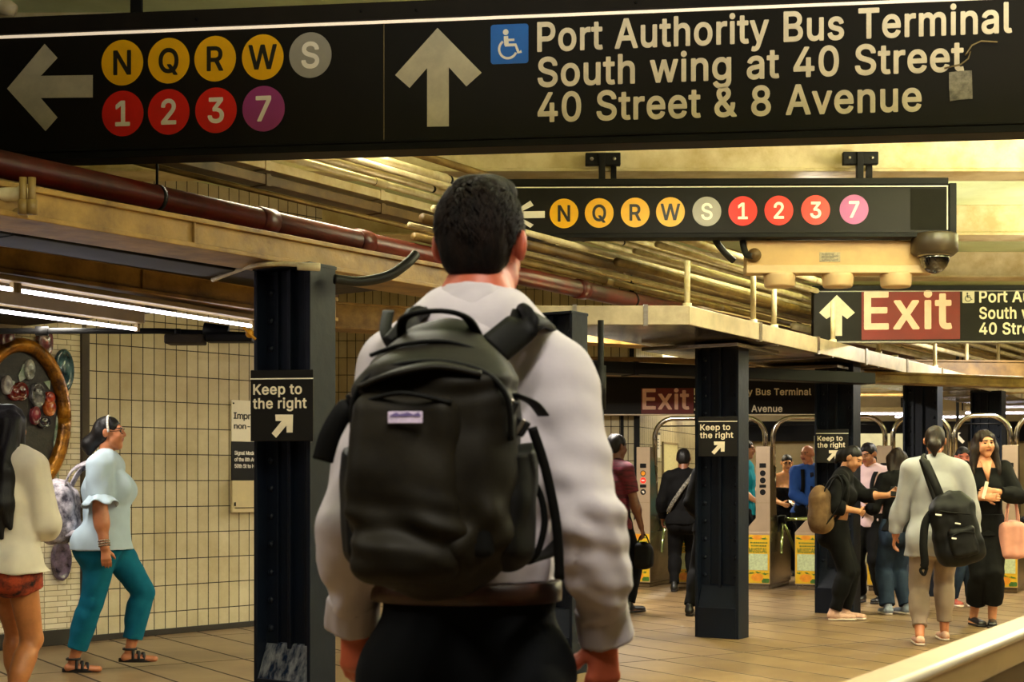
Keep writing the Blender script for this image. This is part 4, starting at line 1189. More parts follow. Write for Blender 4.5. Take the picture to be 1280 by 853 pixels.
class Vol:
    """A signed-distance field on a (finer where asked) grid; blended shapes in, one continuous surface out."""

    def __init__(s, lo, hi, h, fine=()):
        s.ax = []
        for i in range(3):
            g = [lo[i]]
            while g[-1] < hi[i]:
                st = h
                for (k, a, b, hh) in fine:
                    if k == i and a <= g[-1] <= b:
                        st = min(st, hh)
                g.append(g[-1] + st)
            s.ax.append(np.array(g))
        s.F = np.full([len(a) for a in s.ax], .25, np.float32)

    def sl(s, lo, hi):
        out = []
        for i in range(3):
            a = max(0, np.searchsorted(s.ax[i], lo[i]) - 1)
            b = min(len(s.ax[i]), np.searchsorted(s.ax[i], hi[i]) + 1)
            if b <= a:
                return None
            out.append(slice(a, b))
        return tuple(out)

    def grid(s, sl):
        return s.ax[0][sl[0]][:, None, None], s.ax[1][sl[1]][None, :, None], s.ax[2][sl[2]][None, None, :]

    def put(s, prim, k=.02, sub=False):
        lo, hi = prim.bounds()
        m = k * 1.6 + .012
        sl = s.sl(lo - m, hi + m)
        if sl is None:
            return s
        d = prim.dist(*s.grid(sl))
        f = s.F[sl]
        if sub:
            h = np.maximum(k - np.abs(f + d), 0) / k
            s.F[sl] = np.maximum(f, -d) + h * h * k * .25
        else:
            h = np.maximum(k - np.abs(f - d), 0) / k
            s.F[sl] = np.minimum(f, d) - h * h * k * .25
        return s

    def half(s, c, n):
        """Keep the side of the plane through c that n points away from."""
        X, Y, Z = s.ax[0][:, None, None], s.ax[1][None, :, None], s.ax[2][None, None, :]
        s.F = np.maximum(s.F, ((X - c[0]) * n[0] + (Y - c[1]) * n[1] + (Z - c[2]) * n[2]).astype(np.float32))
        return s

    def merge(s, o, k=.015):
        h = np.maximum(k - np.abs(s.F - o.F), 0) / k
        s.F = np.minimum(s.F, o.F) - h * h * k * .25
        return s

    def blank(s):
        v = Vol.__new__(Vol)
        v.ax = s.ax
        v.F = np.full(s.F.shape, .25, np.float32)
        return v

    def nets(s):
        F_, (ax, ay, az) = s.F, s.ax
        F_[0], F_[-1] = .1, .1
        F_[:, 0], F_[:, -1] = .1, .1
        F_[:, :, 0], F_[:, :, -1] = .1, .1
        S = F_ < 0
        c = np.zeros([n - 1 for n in F_.shape], np.int8)
        cs = [(i, j, k) for i in (0, 1) for j in (0, 1) for k in (0, 1)]
        nx, ny, nz = c.shape
        for i, j, k in cs:
            c += S[i:i + nx, j:j + ny, k:k + nz]
        act = (c > 0) & (c < 8)
        idx = np.full(c.shape, -1, np.int64)
        I, J, K = np.nonzero(act)
        idx[I, J, K] = np.arange(len(I))
        pos = np.zeros((len(I), 3))
        cnt = np.zeros(len(I))
        for a in cs:
            for d in range(3):
                if a[d]:
                    continue
                b = list(a)
                b[d] = 1
                fa, fb = F_[I + a[0], J + a[1], K + a[2]], F_[I + b[0], J + b[1], K + b[2]]
                m = (fa < 0) != (fb < 0)
                t = np.where(m, fa / np.where(fa == fb, 1, fa - fb), 0)
                p = np.stack([ax[I + a[0]] + t * (ax[I + b[0]] - ax[I + a[0]]), ay[J + a[1]] + t * (ay[J + b[1]] - ay[J + a[1]]), az[K + a[2]] + t * (az[K + b[2]] - az[K + a[2]])], 1)
                pos += p * m[:, None]
                cnt += m
        pos /= np.maximum(cnt, 1)[:, None]
        Q = []
        for d in range(3):
            n = [slice(None) if e == d else slice(1, -1) for e in range(3)]
            A = S[tuple(slice(0, -1) if e == d else slice(1, -1) for e in range(3))]
            B = S[tuple(slice(1, None) if e == d else slice(1, -1) for e in range(3))]
            i = list(np.nonzero(A != B))
            ins = A[tuple(i)]
            for e in range(3):
                if e != d:
                    i[e] = i[e] + 1
            e1, e2 = [(1, 2), (2, 0), (0, 1)][d]
            def cell(o1, o2):
                q = [x.copy() for x in i]
                q[e1] -= o1
                q[e2] -= o2
                return idx[q[0], q[1], q[2]]
            qd = np.stack([cell(1, 1), cell(0, 1), cell(0, 0), cell(1, 0)], 1)
            qd[~ins] = qd[~ins][:, ::-1]
            Q.append(qd)
        return pos, np.concatenate(Q)


class Cap:
    """A tapered limb of elliptical section from a to b (side radius u, depth radius v), rounded ends."""

    def __init__(s, a, b, u0, u1=None, v0=None, v1=None, side=(1, 0, 0)):
        s.a, s.b = np.array(a, float), np.array(b, float)
        if np.linalg.norm(s.b - s.a) < 1e-5:
            s.b = s.a + V(0, 0, 1e-4)
        s.u0, s.u1 = u0, u0 if u1 is None else u1
        s.v0, s.v1 = (s.u0 if v0 is None else v0), (s.u1 if v1 is None and v0 is None else (v0 if v1 is None else v1))
        d = s.b - s.a
        s.L2 = d @ d
        s.d = d / math.sqrt(s.L2)
        sd = np.array(side, float)
        sd = sd - s.d * (sd @ s.d)
        if np.linalg.norm(sd) < 1e-3:
            sd = np.cross(s.d, V(0, 1, .2))
        s.u = sd / np.linalg.norm(sd)
        s.v = np.cross(s.d, s.u)

    def grown(s, e, ev=None):
        c = Cap.__new__(Cap)
        c.__dict__.update(s.__dict__)
        ev = e if ev is None else ev
        c.u0, c.u1, c.v0, c.v1 = s.u0 + e, s.u1 + e, s.v0 + ev, s.v1 + ev
        return c

    def cut(s, t):
        """The stretch from a to the fraction t of the way to b."""
        return Cap(s.a, s.a + (s.b - s.a) * t, s.u0, s.u0 + (s.u1 - s.u0) * t, s.v0, s.v0 + (s.v1 - s.v0) * t, s.u)

    def bounds(s):
        r = max(s.u0, s.u1, s.v0, s.v1)
        return np.minimum(s.a, s.b) - r, np.maximum(s.a, s.b) + r

    def dist(s, X, Y, Z):
        px, py, pz = X - s.a[0], Y - s.a[1], Z - s.a[2]
        ba = s.b - s.a
        t = np.clip((px * ba[0] + py * ba[1] + pz * ba[2]) / s.L2, 0, 1)
        qx, qy, qz = px - t * ba[0], py - t * ba[1], pz - t * ba[2]
        x = qx * s.u[0] + qy * s.u[1] + qz * s.u[2]
        y = qx * s.v[0] + qy * s.v[1] + qz * s.v[2]
        w = qx * s.d[0] + qy * s.d[1] + qz * s.d[2]
        ru, rv = s.u0 + (s.u1 - s.u0) * t, s.v0 + (s.v1 - s.v0) * t
        rw = np.minimum(ru, rv)
        k0 = np.sqrt((x / ru) ** 2 + (y / rv) ** 2 + (w / rw) ** 2)
        k1 = np.sqrt((x / ru ** 2) ** 2 + (y / rv ** 2) ** 2 + (w / rw ** 2) ** 2)
        return (k0 * (k0 - 1) / np.maximum(k1, 1e-6)).astype(np.float32)


class Box:
    """A rounded box with axes given as the rows of M."""

    def __init__(s, c, half, r=.02, M=None):
        s.c, s.h, s.r = np.array(c, float), np.array(half, float), r
        s.M = np.eye(3) if M is None else np.array(M, float)

    def bounds(s):
        e = np.abs(s.M.T) @ s.h
        return s.c - e, s.c + e

    def dist(s, X, Y, Z):
        p = [X - s.c[0], Y - s.c[1], Z - s.c[2]]
        q = [np.abs(p[0] * m[0] + p[1] * m[1] + p[2] * m[2]) - (h - s.r) for m, h in zip(s.M, s.h)]
        o = np.sqrt(np.maximum(q[0], 0) ** 2 + np.maximum(q[1], 0) ** 2 + np.maximum(q[2], 0) ** 2)
        return (o + np.minimum(np.maximum(np.maximum(q[0], q[1]), q[2]), 0) - s.r).astype(np.float32)


def Ell(c, r, M=None):
    """An ellipsoid; r along the rows of M."""
    e = Box(c, r, 0, M)

    def dist(X, Y, Z):
        p = [X - e.c[0], Y - e.c[1], Z - e.c[2]]
        q = [p[0] * m[0] + p[1] * m[1] + p[2] * m[2] for m in e.M]
        k0 = np.sqrt(sum((a / h) ** 2 for a, h in zip(q, e.h)))
        k1 = np.sqrt(sum((a / h ** 2) ** 2 for a, h in zip(q, e.h)))
        return (k0 * (k0 - 1) / np.maximum(k1, 1e-6)).astype(np.float32)
    e.dist = dist
    return e


def waves(p, scale, seed, n=10, stretch=(1, 1, 1)):
    rs = np.random.RandomState(seed)
    q = p * np.array(stretch)
    w = q + .35 / scale * np.stack([np.sin(q[:, 1] * scale * .9 + 1), np.sin(q[:, 2] * scale * .8 + 2), np.sin(q[:, 0] * scale * .7)], 1)
    out = np.zeros(len(p))
    for i in range(n):
        d = rs.normal(size=3)
        d /= np.linalg.norm(d)
        f = scale * rs.uniform(.6, 1.9)
        out += np.sin(w @ d * f + rs.uniform(0, 6.3)) / (f / scale) ** .7
    return out / n ** .5


def mesh_np(name, pos, quads, mats, parent=None, mi=None, smooth=True):
    me = bpy.data.meshes.new(name)
    me.vertices.add(len(pos))
    me.vertices.foreach_set('co', np.ascontiguousarray(pos, np.float32).ravel())
    me.loops.add(quads.size)
    me.loops.foreach_set('vertex_index', np.ascontiguousarray(quads, np.int32).ravel())
    me.polygons.add(len(quads))
    me.polygons.foreach_set('loop_start', np.arange(0, quads.size, 4, dtype=np.int32))
    for mm in (mats if isinstance(mats, (list, tuple)) else [mats]):
        me.materials.append(mm)
    if mi is not None:
        me.polygons.foreach_set('material_index', np.ascontiguousarray(mi, np.int32))
    me.polygons.foreach_set('use_smooth', np.full(len(quads), smooth))
    me.update(calc_edges=True)
    me.validate()
    o = bpy.data.objects.new(name, me)
    COL.objects.link(o)
    if parent is not None:
        o.parent = parent
    return o


def relax(pos, quads, n=1, f=.5):
    for _ in range(n):
        acc = np.zeros_like(pos)
        cnt = np.zeros(len(pos))
        for a, b in ((0, 1), (1, 2), (2, 3), (3, 0)):
            np.add.at(acc, quads[:, a], pos[quads[:, b]])
            np.add.at(cnt, quads[:, a], 1)
        pos = pos * (1 - f) + f * acc / np.maximum(cnt, 1)[:, None]
    return pos


def normals(pos, quads):
    n = np.cross(pos[quads[:, 2]] - pos[quads[:, 0]], pos[quads[:, 3]] - pos[quads[:, 1]])
    out = np.zeros_like(pos)
    for k in range(4):
        np.add.at(out, quads[:, k], n)
    return out / np.maximum(np.linalg.norm(out, axis=1), 1e-9)[:, None]


def surf(vol, name, m, parent, folds=None, sm=1, mi_fn=None, disp=None):
    pos, q = vol.nets()
    pos = relax(pos, q, sm)
    if folds:
        amp, sc, seed, st = folds
        pos = pos + normals(pos, q) * (amp * .8 * waves(pos, sc * 2.5, seed, stretch=st))[:, None]
    if disp:
        pos = pos + normals(pos, q) * disp(pos)[:, None]
    mi = mi_fn(pos[q].mean(1)) if mi_fn else None
    return mesh_np(name, pos, q, m, parent, mi)


def ik(a, c, l1, l2, pole):
    a, c = np.array(a, float), np.array(c, float)
    d = c - a
    L = np.linalg.norm(d)
    if L > (l1 + l2) * .999:
        c = a + d / L * (l1 + l2) * .999
        d = c - a
        L = np.linalg.norm(d)
    u = d / L
    x = (L * L + l1 * l1 - l2 * l2) / (2 * L)
    h = math.sqrt(max(0, l1 * l1 - x * x))
    p = np.array(pole, float)
    p = p - u * (p @ u)
    p /= np.linalg.norm(p)
    return a + u * x + p * h, c


def rotz(a):
    c, s_ = math.cos(a), math.sin(a)
    return np.array([[c, -s_, 0], [s_, c, 0], [0, 0, 1]])


def unit(v):
    v = np.array(v, float)
    return v / np.linalg.norm(v)


M_['lip'] = mat('lips', '96493c', .45)
M_['eyedark'] = mat('eye_and_brow', '20140e', .35)
SKIN = {}


def skin(c):
    if c not in SKIN:
        SKIN[c] = mat('skin_' + c, c, .48, var=(14, .14), bump=(160, .05, .001))
    return SKIN[c]


def cloth(name, c, c2=None, var=.18, sc=5, rough=.85, bump=(220, .15, .0015), stretch=(1, 1, 1)):
    return mat(name, c, rough, var=(sc, var), col2=c2, bump=bump, stretch=stretch, spec=.15)


class Person:
    """One figure. Local frame: x to the figure's right, y ahead, z up, origin on the floor."""

    def __init__(s, label, x, y, yaw, H, skin_col, girth=1.0, sw=1.0, female=False, lean=0, side=0, twist=0, hip=(0, 0), hipz=.52,
                 feet=((-.09, 0, 0, 0), (.09, 0, 0, 0)), hands=((-.25, .03, .46), (.25, .03, .46)), elbow=((-.5, -1, 0), (.5, -1, 0)),
                 head=(0, 0, 0), h=.009, curl=(.5, .5), palm=None, bust=0.0, hand_dir=(None, None), toe=(0, 0), bald=False, neck=1.0, hs=None, nu=.30, nl=.045, drop=.022, al=1.0):
        s.q = (H / 1.75) * ((.95 if female else .97) if hs is None else hs)
        s.H = H
        s.m = m = H / 1.75
        s.label = label
        s.h = h
        s.female = female
        L, Rr = 0, 1
        up = unit((math.sin(R(side)), math.sin(R(lean)), math.cos(R(lean)) * math.cos(R(side))))
        s.up = up
        tw = rotz(-R(twist))
        sd = tw @ V(1, 0, 0)
        sd = unit(sd - up * (sd @ up))
        s.sd = sd
        s.fw = fw = np.cross(up, sd)
        hipc = V(hip[0], hip[1], hipz * H)
        s.hipc = hipc
        neck_ = hipc + up * nu * H
        s.neckp = neck_
        hs_ = rotz(-R(head[0])) @ np.eye(3)
        # head frame
        p_, r_ = R(head[1]), R(head[2])
        rx = np.array([[1, 0, 0], [0, math.cos(-p_), -math.sin(-p_)], [0, math.sin(-p_), math.cos(-p_)]])
        ry = np.array([[math.cos(r_), 0, math.sin(r_)], [0, 1, 0], [-math.sin(r_), 0, math.cos(r_)]])
        s.HM = (hs_ @ rx @ ry).T          # rows: right, ahead, up of the head
        hup = s.HM[2]
        s.hc = neck_ + up * nl * H + hup * .068 * H * (s.q / s.m) ** .7 + s.HM[1] * .022
        s.prims = []                      # (where, Cap, blend)
        A = lambda w, c, k=.03: s.prims.append((w, c, k))
        g = girth
        hw = .093 * H * g * (1.05 if female else 1)
        # torso: hips, waist, chest, upper chest
        st = [(0.0 - .02, hw, .064 * H * g), (.075, (.078 if female else .083) * H * g, .057 * H * g), (.19, .088 * H * (g * .5 + .5) * (.93 if female else 1), .064 * H * g), (nu - .035, .080 * H * sw, .046 * H * (g * .5 + .5))]
        pts = []
        for i, (z, u, v) in enumerate(st):
            f = i / 3
            sdi = unit(V(1, 0, 0) * (1 - f) + sd * f)
            c = hipc + (up * z * H if z > 0 else V(0, 0, z * H))
            pts.append((c, u, v, sdi))
        for i in range(3):
            (c0, u0, v0, s0), (c1, u1, v1, s1) = pts[i], pts[i + 1]
            A('torso', Cap(c0, c1, u0, u1, v0, v1, s0 + s1), .05)
        if bust:
            for k in (-1, 1):
                c = hipc + up * .185 * H + sd * (k * .042 * H) + fw * (.045 * H * g)
                A('torso', Cap(c, c + fw * .01, bust * m), .05)
        for k in (-1, 1):
            c = hipc + V(k * .045 * H, -.03 * H * g, -.035 * H)
            A('hips', Cap(c, c + V(0, 0, -.02), .062 * H * g), .05)
        s.sh, s.el, s.wr = [], [], []
        for i, k in enumerate((-1, 1)):
            shp = neck_ - up * drop * H + sd * (k * .100 * H * sw) - fw * .005 * H
            wr = hands[i]
            e, w = ik(shp, V(wr[0], wr[1], wr[2] if wr[2] > 1e-9 and wr[2] > .001 and wr[2] <= 3 else wr[2]), .172 * H * al, .150 * H * al, tw @ V(*elbow[i]))
            s.hd = getattr(s, 'hd', [])
            s.hd.append(unit(w - e) if hand_dir[i] is None else unit(hand_dir[i][:3]))
            s.sh.append(shp); s.el.append(e); s.wr.append(w)
            A('torso', Cap(neck_ + up * .004 * H + sd * (k * .022 * H), shp + up * .004 * H - sd * k * .02, .036 * H, .030 * H, .034 * H, .032 * H, fw), .045)
            ga = .5 + .5 * g
            A(('arm', i, 0), Cap(shp, e, .034 * H * ga, .0245 * H * ga), .03)
            A(('arm', i, 1), Cap(e, w, .0255 * H * ga, .0165 * H * ga), .02)
            c = e + (w - e) * .22
            A(('armx', i, 1), Cap(c, c + (w - e) * .15, .027 * H * ga), .03)
            s.hand(A, i, k, e, w, curl[i], hand_dir[i], palm)
        nk = (.029 if female else .034) * H * neck
        A('neck', Cap(neck_ - up * .012 * H - fw * .004 * H, s.hc - hup * .05 * H - s.HM[1] * .018, nk * 1.12, nk), .03)
        s.hipj, s.kn, s.an = [], [], []
        s.feet = feet
        for i, k in enumerate((-1, 1)):
            hj = hipc + V(k * .048 * H, 0, -.02 * H)
            fx, fy, fyaw, lift = feet[i]
            fd = rotz(-R(fyaw)) @ V(0, 1, 0)
            an = V(fx, fy, .046 * H + lift)
            kn, an = ik(hj, an, .245 * H, .242 * H, fd + V(k * .05, 0, 0))
            s.hipj.append(hj); s.kn.append(kn); s.an.append(an)
            A(('leg', i, 0), Cap(hj, kn, .053 * H * (g * .8 + .2), .034 * H), .04)
            A(('leg', i, 1), Cap(kn, an, .033 * H, .0205 * H), .025)
            c = kn + (an - kn) * .25 - fd * .008 * H
            A(('legx', i, 1), Cap(c, c + (an - kn) * .2, .032 * H, .029 * H), .04)
            t = toe[i]
            fb = an + V(0, 0, -.028 * H)
            ft = an + fd * .10 * H + V(0, 0, -.034 * H - t)
            A(('foot', i, 0), Cap(fb - fd * .018 * H, ft, .021 * H, .023 * H, .018 * H, .012 * H, np.cross(fd, V(0, 0, 1))), .02)
        s.root = None
        s.loc, s.yaw = (x, y), yaw
        s.skin_mat = skin(skin_col)
        s.bald = bald

    def hand(s, A, i, k, e, w, curl, hd, palm):
        m = s.m * .98
        d = unit(w - e) if hd is None else unit(hd[:3])
        # back of the hand faces outward by default
        out = unit(s.sd * k + s.fw * .25) if hd is None or len(hd) < 6 else unit(hd[3:])
        out = unit(out - d * (out @ d))
        th = np.cross(d, out) * (k if hd is None or len(hd) < 6 else 1)     # towards the thumb
        if hd is not None and len(hd) >= 6 and (th @ s.sd) * k > 0:
            th = -th
        if th @ s.fw < 0 and (hd is None or len(hd) < 6):
            th = -th
        kn = w + d * .082 * m
        A(('hand', i, 0), Cap(w + d * .01, kn, .026 * m, .037 * m, .017 * m, .0125 * m, th), .015)
        for j, (o, ln) in enumerate(((.028, .072), (.0095, .08), (-.0095, .074), (-.028, .058))):
            b = kn + th * o * m - d * .004 * m
            dd = d
            for q in range(3):
                a_ = R(14 + 42 * curl) * (1 if q else .7)
                dd = unit(dd * math.cos(a_) - out * math.sin(a_))
                n = b + dd * ln * m * (.42, .32, .26)[q]
                A(('hand', i, 1), Cap(b, n, (.0092, .0084, .0078)[q] * m, (.0084, .0078, .007)[q] * m), .004)
                b = n
        b = w + d * .025 * m + th * .022 * m - out * .006 * m
        dd = unit(d * .72 + th * .62 - out * .35)
        for q in range(2):
            n = b + dd * (.04, .032)[q] * m
            A(('hand', i, 2), Cap(b, n, (.0125, .0105)[q] * m, (.0105, .009)[q] * m), .01)
            b = n
            dd = unit(dd + d * .35 - out * .2)

    # head shape, in the head's own frame
    def hp(s, x, y, z):
        q = s.q
        return s.hc + (s.HM[0] * x + s.HM[1] * y + s.HM[2] * z) * q

    def head_prims(s):
        q = s.q
        hp, HM = s.hp, s.HM
        E_ = lambda x, y, z, a, b, c: Ell(hp(x, y, z), V(a, b, c) * q, HM)
        C_ = lambda a, b, *r: Cap(hp(*a), hp(*b), *[t * q for t in r], side=HM[0])
        add = [(E_(0, -.012, .032, .075, .094, .086), .02), (E_(0, .03, -.02, .062, .066, .075), .03), (C_((0, .045, -.05), (0, .068, -.092), .045, .024, .032, .02), .03),
               (C_((-.045, .03, -.06), (0, .06, -.095), .018, .016), .03), (C_((.045, .03, -.06), (0, .06, -.095), .018, .016), .03),
               (C_((-.036, .074, -.024), (-.03, .07, -.04), .024), .025), (C_((.036, .074, -.024), (.03, .07, -.04), .024), .025),
               (C_((-.036, .082, .036), (.036, .082, .036), .011), .02)]
        sub = [(E_(-.031, .104, .014, .018, .014, .011), .012), (E_(.031, .104, .014, .018, .014, .011), .012)]
        add2 = [(E_(-.031, .083, .014, .0135, .0125, .0115), .004), (E_(.031, .083, .014, .0135, .0125, .0115), .004),
                (C_((0, .094, .026), (0, .114, -.016), .008, .0115), .012), (C_((-.012, .100, -.022), (.012, .100, -.022), .0085), .01),
                (C_((-.018, .092, -.047), (.018, .092, -.047), .0055, .0055, .007, .007), .008), (C_((-.016, .0905, -.057), (.016, .0905, -.057), .006, .006, .0075, .0075), .006)]
        for k in (-1, 1):
            add2.append((Ell(hp(k * .083, -.010, .0), V(.010, .022, .034) * q, np.array([unit(HM[0] + HM[1] * .6 * k), unit(HM[1] - HM[0] * .6 * k), HM[2]])), .008))
        return add, sub, add2

    def world(s, p):
        q = rotz(-R(s.yaw)) @ np.array(p, float)
        return (q[0] + s.loc[0], q[1] + s.loc[1], q[2])

    def grip(s, i, t=.075):
        return s.world(s.wr[i] + s.hd[i] * t)

    def bounds(s):
        lo, hi = V(9, 9, 9), V(-9, -9, -9)
        for w, c, k in s.prims:
            a, b = c.bounds()
            lo, hi = np.minimum(lo, a), np.maximum(hi, b)
        lo, hi = np.minimum(lo, s.hc - .14), np.maximum(hi, s.hc + .14)
        return lo - .05, hi + .05

    def grid(s):
        lo, hi = s.bounds()
        f = min(s.h, .0058)
        fine = [(2, s.hc[2] - .14, s.hc[2] + .14, f), (0, s.hc[0] - .1, s.hc[0] + .1, f), (1, s.hc[1] - .02, s.hc[1] + .14, f)]
        return Vol(lo, hi, s.h, fine)

    def build(s, eyes='eyedark'):
        v = s.grid()
        s.vol0 = v.blank()
        for w, c, k in s.prims:
            v.put(c, k * s.m)
        add, sub, add2 = s.head_prims()
        for c, k in add:
            v.put(c, k)
        for c, k in sub:
            v.put(c, k, True)
        for c, k in add2:
            v.put(c, k)
        q = s.q

        def mi(p):
            r = (p - s.hc) / q
            x, y, z = r @ s.HM[0], r @ s.HM[1], r @ s.HM[2]
            o = np.zeros(len(p), int)
            f = y > .05
            o[f & (np.abs(x) < .023) & (z > -.063) & (z < -.043)] = 1
            o[f & (np.abs(np.abs(x) - .031) < .0125) & (np.abs(z - .013) < .0055)] = 2
            o[f & (np.abs(np.abs(x) - .032) < .021) & (np.abs(z - .036 + .15 * np.abs(np.abs(x) - .032)) < .005)] = 2
            return o
        s.root = surf(v, 'person', [s.skin_mat, M_['lip'], M_['eyedark']], None, sm=1, mi_fn=mi)
        s.root.location = (s.loc[0], s.loc[1], 0)
        s.root.rotation_euler = (0, 0, -R(s.yaw))
        tag(s.root, s.label, 'person', None, 'thing')
        return s

    def pick(s, *ws):
        return [(w, c, k) for w, c, k in s.prims if w in ws or (isinstance(w, tuple) and w[0] in ws)]

    def top(s, name, m, e=.012, sleeve=1.97, hem=.50, flare=0.0, folds=(.004, 26, 1, (1, 1, .6)), cut_top=None, sleeve_e=None, hemv=None, arms=(0, 1), low=None, ruffle=0):
        """A shirt or jacket over torso and arms; sleeve counts arm segments (1 = elbow, 2 = wrist)."""
        v = s.vol0.blank()
        for w, c, k in s.pick('torso', 'hips'):
            v.put(c.grown(e + (.012 if w == 'hips' else 0)), k * s.m)
        H = s.H
        if hem < .50:
            for w, c, k in s.prims[:1]:
                v.put(Cap(c.a, V(c.a[0], c.a[1], hem * H), c.u0 + e, c.u0 + e + flare, c.v0 + e, c.v0 + e + flare, c.u), .03)
        elif flare:
            c = s.prims[0][1]
            v.put(Cap(c.b, V(c.a[0], c.a[1], hem * H - .02), c.u1 + e, c.u0 + e + flare, c.v1 + e, c.v0 + e + flare, c.u), .03)
        v.half(V(s.hipc[0], s.hipc[1], hem * H), V(0, 0, -1))
        if cut_top is not None:
            v.half(s.hipc + s.up * cut_top * H, s.up)
        se = e if sleeve_e is None else sleeve_e
        for i in arms:
            for seg in (0, 1):
                f = min(1, sleeve - seg)
                if f <= .02:
                    continue
                t = s.vol0.blank()
                for w, c, k in s.prims:
                    if isinstance(w, tuple) and w[0] in ('arm', 'armx') and w[1] == i and w[2] == seg and not (w[0] == 'armx' and f < .4):
                        t.put(c.grown(se + ruffle), k)
                ax_ = s.sh[i] if seg == 0 else s.el[i]
                bx_ = s.el[i] if seg == 0 else s.wr[i]
                d = unit(bx_ - ax_)
                if f < 1:
                    t.half(ax_ + (bx_ - ax_) * f, d)
                v.merge(t, .03 if seg == 0 else .015)
        o = surf(v, name, m, s.root, folds)
        return o

    def legs(s, name, m, e=.014, length=1.95, folds=(.003, 24, 5, (1, 1, .6)), waist=.575, e_low=None, hemcut=None):
        v = s.vol0.blank()
        for w, c, k in s.pick('torso')[:2] + s.pick('hips'):
            v.put(c.grown(e), k * s.m)
        v.half(V(s.hipc[0], s.hipc[1], waist * s.H), V(0, 0, 1))
        for i in (0, 1):
            for seg in (0, 1):
                f = min(1, length - seg)
                if f <= .02:
                    continue
                t = s.vol0.blank()
                for w, c, k in s.prims:
                    if isinstance(w, tuple) and w[0] in ('leg', 'legx') and w[1] == i and w[2] == seg and not (w[0] == 'legx' and f < .5):
                        g = c.grown(e)
                        if seg == 1 and e_low is not None and w[0] == 'leg':
                            g.u1 += e_low; g.v1 += e_low
                        t.put(g, k)
                a, b = (s.hipj[i], s.kn[i]) if seg == 0 else (s.kn[i], s.an[i])
                if f < 1:
                    t.half(a + (b - a) * f, unit(b - a))
                v.merge(t, .04 if seg == 0 else .02)
        return surf(v, name, m, s.root, folds)

    def shoes(s, name, m, sole, ln=.145, low=False, e=.008, h=.006, lace=None, tilt=(0, 0)):
        for i in (0, 1):
            an = s.an[i]
            fd = rotz(-R(s.feet[i][2])) @ V(0, 1, 0)
            lift = s.feet[i][3]
            toe_z = an[2] - .046 * s.H
            sd = np.cross(fd, V(0, 0, 1))
            base = V(an[0], an[1], toe_z)
            t = V(0, 0, -tilt[i])
            hl, tl = base - fd * .03 * s.H, base + fd * .105 * s.H + t
            lo = np.minimum(hl, tl) - .09
            hi = np.maximum(hl, tl) + V(.09, .09, .14)
            v = Vol(lo, hi, h)
            z = V(0, 0, 1)
            v.put(Cap(hl + z * .042 + fd * .02, tl + z * .03, .034 + e - .008, .042, .036, .026, sd), .02)
            if not low:
                v.put(Cap(an - z * .02 - fd * .004, an + z * .02 - fd * .006, .038, .036, .046, .042, sd), .03)
            n_ = unit(np.cross(sd, unit(tl - hl)))
            if n_[2] < 0:
                n_ = -n_
            v.half(hl + n_ * .018, -n_)
            o = surf(v, name, m, s.root)
            v = Vol(lo, hi, h)
            v.put(Cap(hl + z * .012 + fd * .02, (hl + tl) / 2 + z * .012, .036, .038, .03, .03, sd), .01)
            v.put(Cap((hl + tl) / 2 + z * .012, tl + z * .012, .038, .045, .03, .03, sd), .01)
            v.half(hl + n_ * .024, n_)
            v.half(hl + n_ * .002, -n_)
            surf(v, 'sole', sole, o)

    def hair(s, m, kind='short', length=.0, name='hair', vol=.6, extra=(), face=True, seed=3, strand=.004, hl=.105, fz=-.035):
        q = s.q
        lo, hi = s.hc - .2 - V(0, 0, length), s.hc + .2
        for c in extra:
            a, b = c.bounds()
            lo, hi = np.minimum(lo, a - .03), np.maximum(hi, b + .03)
        v = Vol(lo, hi, min(.006, s.h * .7))
        e = .010 * vol
        v.put(Ell(s.hp(0, -.016, .040), V(.076 + e, .094 + e, .084 + e) * q, s.HM), .02)
        v.put(Ell(s.hp(0, -.045, -.01), V(.066 + e, .058 + e, .075) * q, s.HM), .03)
        if face:      # the face stays clear
            v.put(Ell(s.hp(0, hl, fz), V(.064, .066, .10) * q, s.HM), .022, True)
            v.put(Box(s.hp(0, .06, -.14), V(.12, .085, .085) * q, .01, s.HM), .015, True)
            if kind == 'short':
                for k in (-1, 1):
                    v.put(Ell(s.hp(k * .085, .012, -.022), V(.03, .034, .05) * q, s.HM), .01, True)
        if kind == 'short':
            v.put(Box(s.hp(0, -.05, -.165), V(.14, .14, .09) * q, .01, s.HM), .02, True)
        for c in extra:
            v.put(c, .03)
        return surf(v, name, m, s.root, sm=1, disp=lambda p: strand * (waves(p, 110, seed, 14, (1, 1, .16)) * .7 + .6 * waves(p, 45, seed + 1, 8, (1, 1, .3))))

M_['blackhair'] = mat('black_hair', '0f0b09', .5, spec=.3, var=(60, .5), bump=(170, .5, .004), stretch=(1, 1, .12))
M_['brownhair'] = mat('brown_hair', '1f120a', .55, spec=.25, var=(60, .5), bump=(170, .5, .004), stretch=(1, 1, .12))
M_['manhair'] = mat('dark_brown_hair', '180e08', .7, spec=.12, var=(45, .7), bump=(150, .6, .005), col2='0a0604', stretch=(1, 1, .3))
M_['shirt'] = cloth('pale_grey_shirt', 'bdb5bb', var=.06)
M_['navytrouser'] = cloth('dark_navy_trousers', '06080c', var=.25)
M_['pack'] = cloth('olive_black_nylon', '1f1b12', '100d08', sc=5, rough=.6, bump=(260, .2, .002))
M_['pack2'] = cloth('black_nylon', '080706', rough=.6, bump=(260, .2, .002))
M_['web'] = cloth('black_webbing', '070706', rough=.7, bump=(320, .3, .002))
M_['blackcloth'] = cloth('black_cloth', '070606')
M_['blackshoe'] = mat('black_leather', '0e0c0b', .4, var=(20, .3))
M_['darksole'] = mat('dark_sole', '17120e', .7, var=(20, .3))
M_['belt'] = mat('brown_belt_leather', '3b1f12', .45, var=(30, .3))
